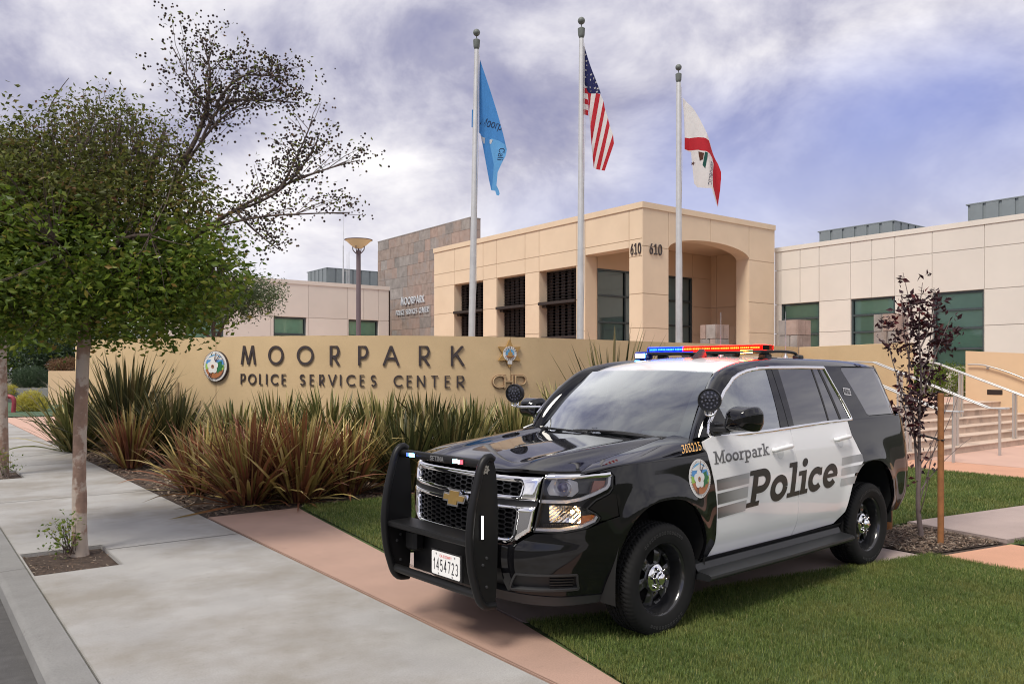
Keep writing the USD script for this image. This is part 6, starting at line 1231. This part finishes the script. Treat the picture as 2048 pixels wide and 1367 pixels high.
ends = [(20, 420, .2), (60, 300, -.3), (150, 260, .3), (240, 250, -.1), (330, 260, .2), (110, 480, -.8), (300, 470, -.7), (380, 420, .4), (230, 400, .9), (60, 520, .8), (430, 520, .0), (-60, 430, 0.1), (-20, 560, -.4)]
LIM = []; lm = []
for k, (u, v, dd) in enumerate(ends):
    p, m = limb(fork - [0, 0, .25 * (k % 2)], E(u, v, dd), .048, .014, 40 + k); LIM.append(p); lm.append(m)
spray = [((300, 560), (430, 250), (555, 175), .05), ((430, 250), (432, 252), (345, 95), .02), ((400, 290), (470, 200), (590, 205), .05), ((300, 560), (470, 420), (720, 320), .15), ((470, 420), (560, 380), (640, 265), .1), ((380, 470), (560, 430), (700, 425), -.15), ((560, 380), (600, 300), (625, 240), .1), ((470, 420), (520, 470), (560, 500), -.1), ((360, 330), (420, 150), (400, 75), .1), ((430, 215), (500, 150), (575, 160), 0)]
sprayl = []
for k, (a, b, c, dd) in enumerate(spray):
    p = spl([E(*a, dd * .3), E(*b, dd * .7), E(*c, dd)], 16); sprayl.append(p); r0 = .026 if a[0] < 380 else .015; lm.append(tube(p, np.linspace(r0, .005, 16), 6))
obj('limbs', cat(lm), MT['bark_dark'], T1, smooth=60)
def B(u, v, dd, ru, rd, rv): c = E(u, v, dd); return (c[0], c[1], c[2], ru, rd, rv)
s_ = D0 / FPX
blobs = [B(150, 470, 0, 1.35, 1.3, .95), B(20, 440, .1, 1.0, 1.1, .9), B(300, 500, 0, 1.0, 1.1, .82), B(90, 600, 0, 1.25, 1.2, .48), B(290, 595, 0, .95, 1.0, .50), B(190, 350, 0, .95, .9, .68), B(20, 370, 0, .8, .8, .5), B(350, 560, 0, .5, .7, .45), B(-90, 520, .2, .9, 1.1, .95), B(350, 400, .1, .5, .6, .65)]
C = in_blobs(blobs, 5600, 11, .385, 2.3)
zs_ = C[:, 2]; upper = zs_ > 3.05 + .35 * meshkit.noise(C * 1.3)
obj('crown', leaf_cloud(C[~upper], 10, .068, .075, 12, .5, .5, .25), MT['leaf_green'], T1); obj('upper_crown', leaf_cloud(C[upper], 12, .050, .08, 13, .7, .5), MT['leaf_olive'], T1)
near_l = np.vstack(LIM); from scipy.spatial import cKDTree
kd = cKDTree(near_l); pk = rs.choice(len(C), 900, replace=False); _, ii = kd.query(C[pk]); obj('twigs', twigs(near_l[ii], C[pk], .006, 3), MT['bark_dark'], T1)
tp_ = in_blobs([B(190, 240, 0, .5, .5, .30), B(80, 285, 0, .6, .5, .22), B(-20, 300, .1, .6, .5, .22), B(300, 270, 0, .45, .4, .25), B(182, 225, 0, .16, .2, .32)], 420, 14, .38, 3.0)
_, ii = kd.query(tp_); obj('shoots', twigs(tp_ - [0, 0, .45] + rs.normal(0, .08, tp_.shape), tp_, .005, 5), MT['bark_dark'], T1); obj('shoot_leaves', leaf_cloud(tp_, 9, .040, .07, 15, .8, .5), MT['leaf_olive'], T1)
obj('bare_shoot', tube(spl([E(95, 225, 0), E(110, 195, 0), E(138, 156, 0)], 10), np.linspace(.006, .003, 10), 5), MT['bark_dark'], T1)
# sprays of seed pods to the right
tips, roots = [], []
dens = [.75, 1.05, 1.0, .75, .7, .6, .55, .5, 1.0, .85]
for k, p in enumerate(sprayl):
    n = int(60 * dens[k]); i = rs.integers(5, 16, n); o = rs.normal(0, 1, (n, 3)) * [.15, .15, .12] * (1.0 if dens[k] > 1 else .75); tips.append(p[i] + o + [0, 0, .07]); roots.append(p[np.maximum(i - 2, 0)])
tips, roots = np.vstack(tips), np.vstack(roots); obj('spray_twigs', twigs(roots[::2], tips[::2], .0048, 8), MT['bark_dark'], T1)
obj('spray_leaves', leaf_cloud(tips, 3, .040, .055, 19, .8, .5), MT['leaf_olive'], T1)
pc = (np.repeat(tips, 7, 0) + rs.normal(0, .055, (len(tips) * 7, 3))); oc = trimesh.creation.icosphere(0, 1.0); k = np.arange(len(pc))[:, None, None] * 12
pm_ = M((np.array(oc.vertices)[None] * rs.uniform(.007, .0145, (len(pc), 1, 1)) + pc[:, None]).reshape(-1, 3), (np.array(oc.faces)[None] + k).reshape(-1, 3)); pm_.metadata['rnd'] = np.repeat(rs.random(len(pc)), 12); obj('seed_pods', pm_, MT['pod'], T1)
sk = np.array([-.16, -.10, 0]) ; st = sk + rs.normal(0, 1, (26, 3)) * [.06, .06, 0] + np.c_[np.zeros((26, 2)), rs.uniform(.06, .36, 26)]
obj('suckers', twigs(np.tile(np.array([[-.10, -.05, 0]]), (26, 1)) + rs.normal(0, .03, (26, 3)) * [1, 1, 0], st, .004, 4), MT['bark_dark'], T1); obj('sucker_leaves', leaf_cloud(st, 8, .038, .04, 22, .6, .55), MT['leaf_green'], T1)
# --- other trees
def tree(name, label, base, u0, trunk, blobs_px, D, leaf, n, per, size, seed, group=None, lean=0, bark='bark_dark', r=.09, thr=.38):
    b = np.array(base); t = thing(name, label, 'tree', (b[0], b[1], 0), group=group); e = lambda u, v, dd: at(b, u, v, D + dd)
    tr_ = spl([(0, 0, -.05), (0, 0, trunk * .5), np.array([0, 0, trunk]) + R3 * lean], 10); obj('trunk', tube(tr_, np.linspace(r * 1.15, r * .8, 10), 12), MT[bark], t, smooth=60)
    bl = []
    for (u, v, dd, ru, rd, rv) in blobs_px: c = e(u, v, dd); bl.append((c[0], c[1], c[2], ru, rd, rv))
    ms = [limb(tr_[-1], np.array(q[:3]), r * .5, r * .15, seed + 50 + i)[1] for i, q in enumerate(bl)]; obj('limbs', cat(ms), MT[bark], t, smooth=60)
    c = in_blobs(bl, n, seed, thr, 1.3); obj('crown', leaf_cloud(c, per, size, size * 1.5, seed + 1, .5, .5, .2), MT[leaf], t); return t
tree('street_tree', 'second street tree with its trunk at the left edge, farther along the pavement', (1.36, 16.0), 0, 2.1, [(-60, 560, 0, 1.6, 1.6, 1.1), (60, 600, .2, 1.3, 1.5, .8), (120, 480, 0, 1.2, 1.3, 1.0), (-100, 420, 0, 1.4, 1.4, 1.1), (20, 380, 0, 1.3, 1.3, .9)], 13.6, 'leaf_green', 1500, 12, .075, 61, bark='bark', r=.105)
p = wpt(430, 24.0); tree('background_tree', 'grey green tree behind the left end of the sign wall', p, 430, 2.6, [(430, 600, 0, 1.4, 1.5, .75), (510, 590, 0, .85, 1.0, .55), (540, 600, 0, .5, .6, .35), (360, 590, .4, 1.3, 1.3, 1.0), (470, 575, 0, .9, .9, .55)], 24.0, 'leaf_greygreen', 1500, 12, .085, 71)
for k, (u, D, v, lab, lf) in enumerate(((30, 66, 660, 'dark tree at the far left behind the clipped hedge', 'leaf_hedge'), (130, 60, 672, 'dark tree behind the planter with rust coloured shrubs', 'leaf_hedge'), (260, 64, 690, 'low tree behind the left end of the wall', 'leaf_greygreen'), (-60, 62, 650, 'tall tree outside the left edge of the road', 'leaf_green'))):
    p = wpt(u, D); tree('background_tree', lab, p, u, 2.0, [(u, v, 0, 3.2, 3.0, 2.3), (u - 45, v + 22, 0, 2.4, 2.4, 1.9), (u + 45, v + 18, .5, 2.6, 2.4, 2.0), (u - 20, v + 62, .5, 3.0, 2.4, 1.7), (u + 30, v + 66, .5, 3.0, 2.4, 1.6)], D, lf, 1300, 12, .22, 81 + 3 * k, r=.2)
# --- young plum, stakes
pb = np.array([8.60, 4.16]); PL = thing('plum_tree', 'slender young plum tree with dark purple leaves tied to a stake', 'tree', (pb[0], pb[1], 0)); Dp = float(pb @ CAMF)
q = lambda u, v, dd=0.0: at(pb, u, v, Dp + dd)
st1 = spl([(0, 0, 0), q(1836, 1000), q(1839, 930), q(1838, 850), q(1842, 760), q(1838, 660), q(1845, 565)], 40); st2 = spl([q(1834, 960), q(1830, 880), q(1822, 800), q(1818, 730), q(1824, 640)], 26)
obj('trunk', tube(st1, np.interp(np.linspace(0, 1, 40), [0, .25, .6, 1], [.027, .020, .011, .003]), 10), MT['bark_grey'], PL, smooth=60)
br = [(q(1838, 850), q(1800, 770, .1), q(1778, 690, .1), q(1772, 640, .1)), (q(1840, 800), q(1868, 720, -.1), q(1900, 640, -.1)), (q(1838, 740), q(1880, 690, .1), q(1918, 650, .15)), (q(1838, 700), q(1862, 640), q(1868, 575, -.05)), (q(1824, 740), q(1806, 640, -.1), q(1803, 590, -.1)), (q(1837, 900), q(1810, 820, -.15), q(1795, 760, -.2)), (q(1838, 680), q(1818, 600, .1), q(1806, 545, .1)), (q(1842, 760), q(1858, 700, .2), q(1870, 610, .2)), (q(1838, 840), q(1862, 790, .15), q(1880, 740, .2))]
lnk = [spl(b, 14) for b in br]; obj('limbs', cat([tube(st2, np.linspace(.015, .004, 26), 7)] + [tube(b, np.linspace(.009, .0025, 14), 6) for b in lnk]), MT['bark_grey'], PL, smooth=60)
shoots = [(q(1838, 935), q(1875, 860, .2), q(1920, 745, .3)), (q(1836, 950), q(1880, 880, -.1), q(1916, 792, -.2)), (q(1838, 985), q(1880, 930, .1), q(1942, 875, .2)), (q(1837, 1010), q(1860, 930, .3), q(1905, 760, .4)), (q(1838, 1030), q(1856, 960, -.2), q(1862, 880, -.3))]
obj('bare_shoots', cat([tube(spl(b, 10), np.linspace(.006, .0022, 10), 5) for b in shoots]), MT['bark_grey'], PL, smooth=60)
rp = np.random.default_rng(9); Cp = []
for b, n in list(zip(lnk, (16, 15, 17, 14, 13, 15, 9, 12, 12))) + [(st1[14:], 48), (st2[8:], 20)]: Cp.append(b[rp.integers(3, len(b), n)] + rp.normal(0, .04, (n, 3)))
Cp += [np.array([q(1812, 965), q(1862, 945), q(1846, 900), q(1850, 925), q(1800, 905), q(1815, 925)]) + rp.normal(0, .02, (6, 3))]
obj('crown', leaf_cloud(np.vstack(Cp), 6, 0.070, .038, 33, .8, .5), MT['leaf_plum'], PL)
for (u, D, vt, lab) in ((1881.5, 8.18, 786, 'brown wooden stake beside the young plum tree, in front of the steps'), (1779, 8.90, 985, 'brown wooden stake mostly hidden by the rear wheel of the police car')):
    p = wpt(u, D); t = thing('tree_stake', lab, 'stake', (p[0], p[1], 0)); h = hgt(vt if vt < 900 else 800, D); obj('post', lathe([(.030, -.05), (.030, h - .01), (.024, h), (.0001, h)], 16), MT['stake_wood'], t, smooth=40)
    if vt < 900:
        a = at(p, 1881, 879, D); b_ = np.array([pb[0] - p[0], pb[1] - p[1], a[2] + .02]); c_ = np.array([0, 0, a[2]]); e_ = (b_ - c_) / np.linalg.norm(b_ - c_); s2 = np.cross(e_, (0, 0, 1))
        obj('tie', tube(np.array([c_ - e_ * .04, c_ + s2 * .036, c_ + e_ * .08 + s2 * .012, (b_ + c_) / 2 + s2 * .004, b_ - e_ * .05 + s2 * .012, b_ + s2 * .032, b_ + e_ * .032, b_ - s2 * .032, b_ - e_ * .05 - s2 * .012, (b_ + c_) / 2 - s2 * .004, c_ + e_ * .08 - s2 * .012, c_ - s2 * .036]), .009, 6, closed=True), MT['black_plastic'], t, smooth=60)
# --- flax
def flax(label, base, n, h, spread, matn, seed, w=.036, group='flax plants in the bed before the sign wall', lead=30, up=1.0, fan=None):
    r = np.random.default_rng(seed); t = thing('flax_plant', label, 'plant', (base[0], base[1], -.01), group=None)
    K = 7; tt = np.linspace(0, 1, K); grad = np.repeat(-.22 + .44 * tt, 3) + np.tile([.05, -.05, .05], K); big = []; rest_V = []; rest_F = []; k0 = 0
    for i in range(n):
        a = r.uniform(0, 2 * np.pi); l = h * r.uniform(.55, 1.12); inc = abs(r.normal(0, .42)) * spread + .06; droop = r.uniform(.05, .55) * spread * (.4 + inc); rad = r.uniform(0, .20) * spread
        d = np.array([math.cos(a), math.sin(a)]); s = np.array([-d[1], d[0]]); tw = r.normal(0, .5); ww = w * r.uniform(.65, 1.25)
        ang = inc + droop * tt ** 1.8 + (r.uniform(.5, 1.2) * np.clip((tt - .6) / .4, 0, 1) if r.random() < .12 else 0)
        x = rad + np.r_[0, np.cumsum(np.sin(ang[:-1]) * l / (K - 1))]; z = np.r_[0, np.cumsum(np.cos(ang[:-1]) * l / (K - 1))]; z = np.maximum(z, .02 + .01 * tt)
        prof_ = np.interp(tt, [0, .12, .5, .85, 1], [.55, .85, 1.0, .6, .03]) * ww
        c = np.c_[d[0] * x, d[1] * x, z]; th = tw + a * 0; side_ = np.array([s[0] * math.cos(th), s[1] * math.cos(th), math.sin(th) * .6]); nr = np.array([d[0], d[1], .5]) * .28
        Vb = np.stack([c - side_ * prof_[:, None] / 2, c - nr * prof_[:, None], c + side_ * prof_[:, None] / 2], 1).reshape(-1, 3); F = []
        for j in range(K - 1):
            q0 = j * 3
            for m_ in (0, 1): F += [(q0 + m_, q0 + m_ + 1, q0 + m_ + 4), (q0 + m_, q0 + m_ + 4, q0 + m_ + 3)]
        big.append((ww * l, Vb, np.array(F)))
    big.sort(key=lambda g: -g[0])
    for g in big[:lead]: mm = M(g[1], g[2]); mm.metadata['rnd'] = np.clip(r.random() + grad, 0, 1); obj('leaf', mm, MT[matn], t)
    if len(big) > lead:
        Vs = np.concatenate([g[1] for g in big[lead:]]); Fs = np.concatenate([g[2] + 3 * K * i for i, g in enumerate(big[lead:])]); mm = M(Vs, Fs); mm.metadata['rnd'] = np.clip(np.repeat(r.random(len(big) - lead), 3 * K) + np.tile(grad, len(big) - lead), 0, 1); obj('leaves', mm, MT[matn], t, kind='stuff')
def W_(u, D): return wpt(u, D)
fx = [  # label, column, depth, leaves, height, spread, kind
    ('bronze red flax plant in front, its base by the corner of the salmon path', 500, 10.75, 330, 1.22, 1.25, 'flax_bronze'), ('bronze red flax plant in front, second from the corner of the salmon path', 600, 10.9, 330, 1.25, 1.15, 'flax_bronze'),
    ('bronze flax plant at the front of the bed, beside the lawn', 692, 11.5, 240, 1.12, 1.1, 'flax_bronze'), ('bronze flax plant beside the pavement, behind the front clump', 405, 11.7, 220, 1.05, 1.25, 'flax_bronze'),
    ('small red flax plant just right of the tree trunk', 262, 14.6, 150, 1.15, .95, 'flax_bronze'), ('tall dark green flax plant right behind the tree trunk', 255, 16.2, 320, 2.05, .70, 'flax_dark'),
    ('low yellow green flax plant left of the tree trunk', 150, 17.6, 260, 1.45, 1.3, 'flax_olive'), ('dark flax plant between the tall plant and the town seal', 345, 15.4, 240, 1.45, 1.0, 'flax_dark'),
    ('olive flax plant under the first letters of the sign wall', 470, 13.8, 220, 1.25, .95, 'flax_olive'), ('olive flax plant under the word POLICE', 560, 13.2, 260, 1.42, .9, 'flax_olive'), ('olive flax plant under the word SERVICES', 660, 13.0, 280, 1.45, .9, 'flax_olive'),
    ('olive flax plant between the words SERVICES and CENTER', 760, 12.9, 280, 1.42, .85, 'flax_olive'), ('dark olive flax plant under the word CENTER', 850, 12.8, 280, 1.38, .85, 'flax_dark'), ('dark olive flax plant under the star, behind the hood', 940, 13.2, 280, 1.28, .9, 'flax_olive'),
    ('dark flax plant left of the push bumper', 815, 11.9, 240, 1.15, .9, 'flax_dark'), ('dark flax plant behind the front of the police car', 900, 12.2, 240, 1.2, .9, 'flax_dark'), ('flax plant seen over the hood at the windshield edge', 1030, 13.8, 240, 1.25, .85, 'flax_olive'),
    ('tall sparse flax plant with spikes above the wall, behind the windshield', 1225, 16.4, 70, 2.55, .50, 'flax_dark'), ('flax plant behind the windshield, lower than the spiky one', 1130, 15.2, 160, 1.55, .8, 'flax_olive'), ('sparse flax plant behind the roof of the police car', 1540, 19.5, 60, 2.15, .6, 'flax_olive')]
for k, (lab, u, D, n, h, sp_, mk) in enumerate(fx): flax(lab, W_(u, D), int(n * (1.0 if n < 100 else 1.3 if k < 5 else 1.0)), h, sp_ * 1.08, mk, 200 + k, w=.044 if k < 5 else .066)
# --- far left: planters, hedge, shrubs, ground cover, pipe
p = wpt(55, 44); t = thing('planter_wall', 'low grey planter wall under the clipped hedge', 'wall', (p[0], p[1], 0), -37.2); obj('wall', cbox(-1.6, 1.6, 0, .3, -.4, .78, .02), MT['kerb_concrete'], t)
p = wpt(128, 41); t = thing('planter_wall', 'taller pale planter wall under the rust coloured shrubs', 'wall', (p[0], p[1], 0), -37.2); obj('wall', cat(cbox(-.82, 1.6, 0, .3, -.4, 1.72, .02), cbox(-.82, -.52, .3, 3.5, -.4, 1.72, .02)), MT['stucco_peach'], t)
def shrub(name, label, u, D, zb, blobs_, leaf, n, per, size, seed, cat_='shrub'):
    p = wpt(u, D); t = thing(name, label, cat_, (p[0], p[1], zb)); bl = []
    for (du, dz, ru, rd, rz) in blobs_: c = R3 * du; bl.append((c[0], c[1], dz, ru, rd, rz))
    c = in_blobs(bl, n, seed, .2, 2.0, .35); obj('foliage', leaf_cloud(c, per, size, size * .8, seed, .8, .4), MT[leaf], t); obj('stem', lathe([(.04, -.1), (.03, .4), (.0001, .4)], 8), MT['bark_dark'], t)
shrub('clipped_hedge', 'dark green clipped dome hedge on the low planter', 60, 45, .75, [(-.45, .55, .55, .6, .62), (.0, .6, .6, .7, .64), (.45, .55, .55, .6, .62)], 'leaf_hedge', 1600, 14, .05, 131, 'hedge')
shrub('yellow_shrub', 'bright yellow low shrub beside the red pipe', 62, 34.5, 0, [(0, .42, .55, .6, .5), (-.3, .3, .4, .5, .38), (.32, .3, .42, .5, .36)], 'leaf_yellow', 700, 14, .06, 132)
shrub('yellow_shrub', 'small yellow shrub behind the trunk at the left edge', 14, 44, .35, [(0, .3, .6, .5, .35)], 'leaf_yellow', 250, 12, .07, 133)
shrub('rust_shrub', 'rust coloured shrubs on top of the taller planter wall', 135, 42.3, 1.7, [(-.5, .3, .5, .5, .36), (.1, .35, .6, .5, .42), (.7, .3, .6, .5, .40)], 'leaf_rust', 700, 12, .07, 134)
shrub('green_hedge', 'green hedge under the large window beyond the steps', 1868, 27.0, .9, [(-1.2, .5, .9, .6, .62), (-.3, .55, .9, .6, .62), (.6, .5, .9, .6, .60), (1.3, .5, .7, .6, .6)], 'leaf_green', 1500, 12, .07, 135, 'hedge')
p = wpt(8, 33.5); t = thing('standpipe', 'dark red bent standpipe behind the left street tree', 'pipe', (p[0], p[1], 0), -37.2); obj('pipe', tube(cspl([(-.42, 0, -.02), (-.42, 0, .45), (-.36, 0, .62), (-.20, 0, .68), (.2, 0, .68), (.36, 0, .62), (.42, 0, .45), (.42, 0, -.02)], 40), .085, 12), MT['hydrant_red'], t, smooth=60); obj('valve', lathe([(.12, .30), (.12, .42), (.05, .43), (.0001, .43)], 12), MT['hydrant_red'], t)
sk2 = np.array([.30, -.18, 0]); r_ = np.random.default_rng(77); t = thing('sucker_shoot', 'small leafy shoots at the foot of the second street tree', 'plant', (1.42, 15.7, 0)); tip = r_.normal(0, 1, (12, 3)) * [.10, .10, 0] + np.c_[np.zeros((12, 2)), r_.uniform(.1, .42, 12)]; obj('stems', twigs(tip * [.3, .3, 0], tip, .004, 3), MT['bark_dark'], t); obj('leaves', leaf_cloud(tip, 9, .05, .05, 3, .6, .5), MT['leaf_green'], t)
# ------------------------------------------------------------------ repeats share a group
GROUPS = {'flagpole': 'flagpoles behind the sign wall', 'roof_screen': 'metal screens on the roofs', 'radio_mast': 'radio masts on the left roof', 'handrail': 'handrails on the steps', 'stone_pillar': 'stone clad pillars on the terrace', 'flax_plant': 'flax plants in the bed before the sign wall',
          'street_tree': 'street trees along the pavement', 'background_tree': 'trees behind the left end of the wall', 'tree_stake': 'stakes by the young plum tree', 'yellow_shrub': 'yellow shrubs by the left planter', 'planter_wall': 'planter walls at the far left'}
for pr in stage.GetPrimAtPath('/World').GetChildren():
    base = pr.GetName(); base = base[:-4] if base[-4:-3] == '_' and base[-3:].isdigit() else base
    if base in GROUPS: pr.SetCustomDataByKey('group', GROUPS[base])
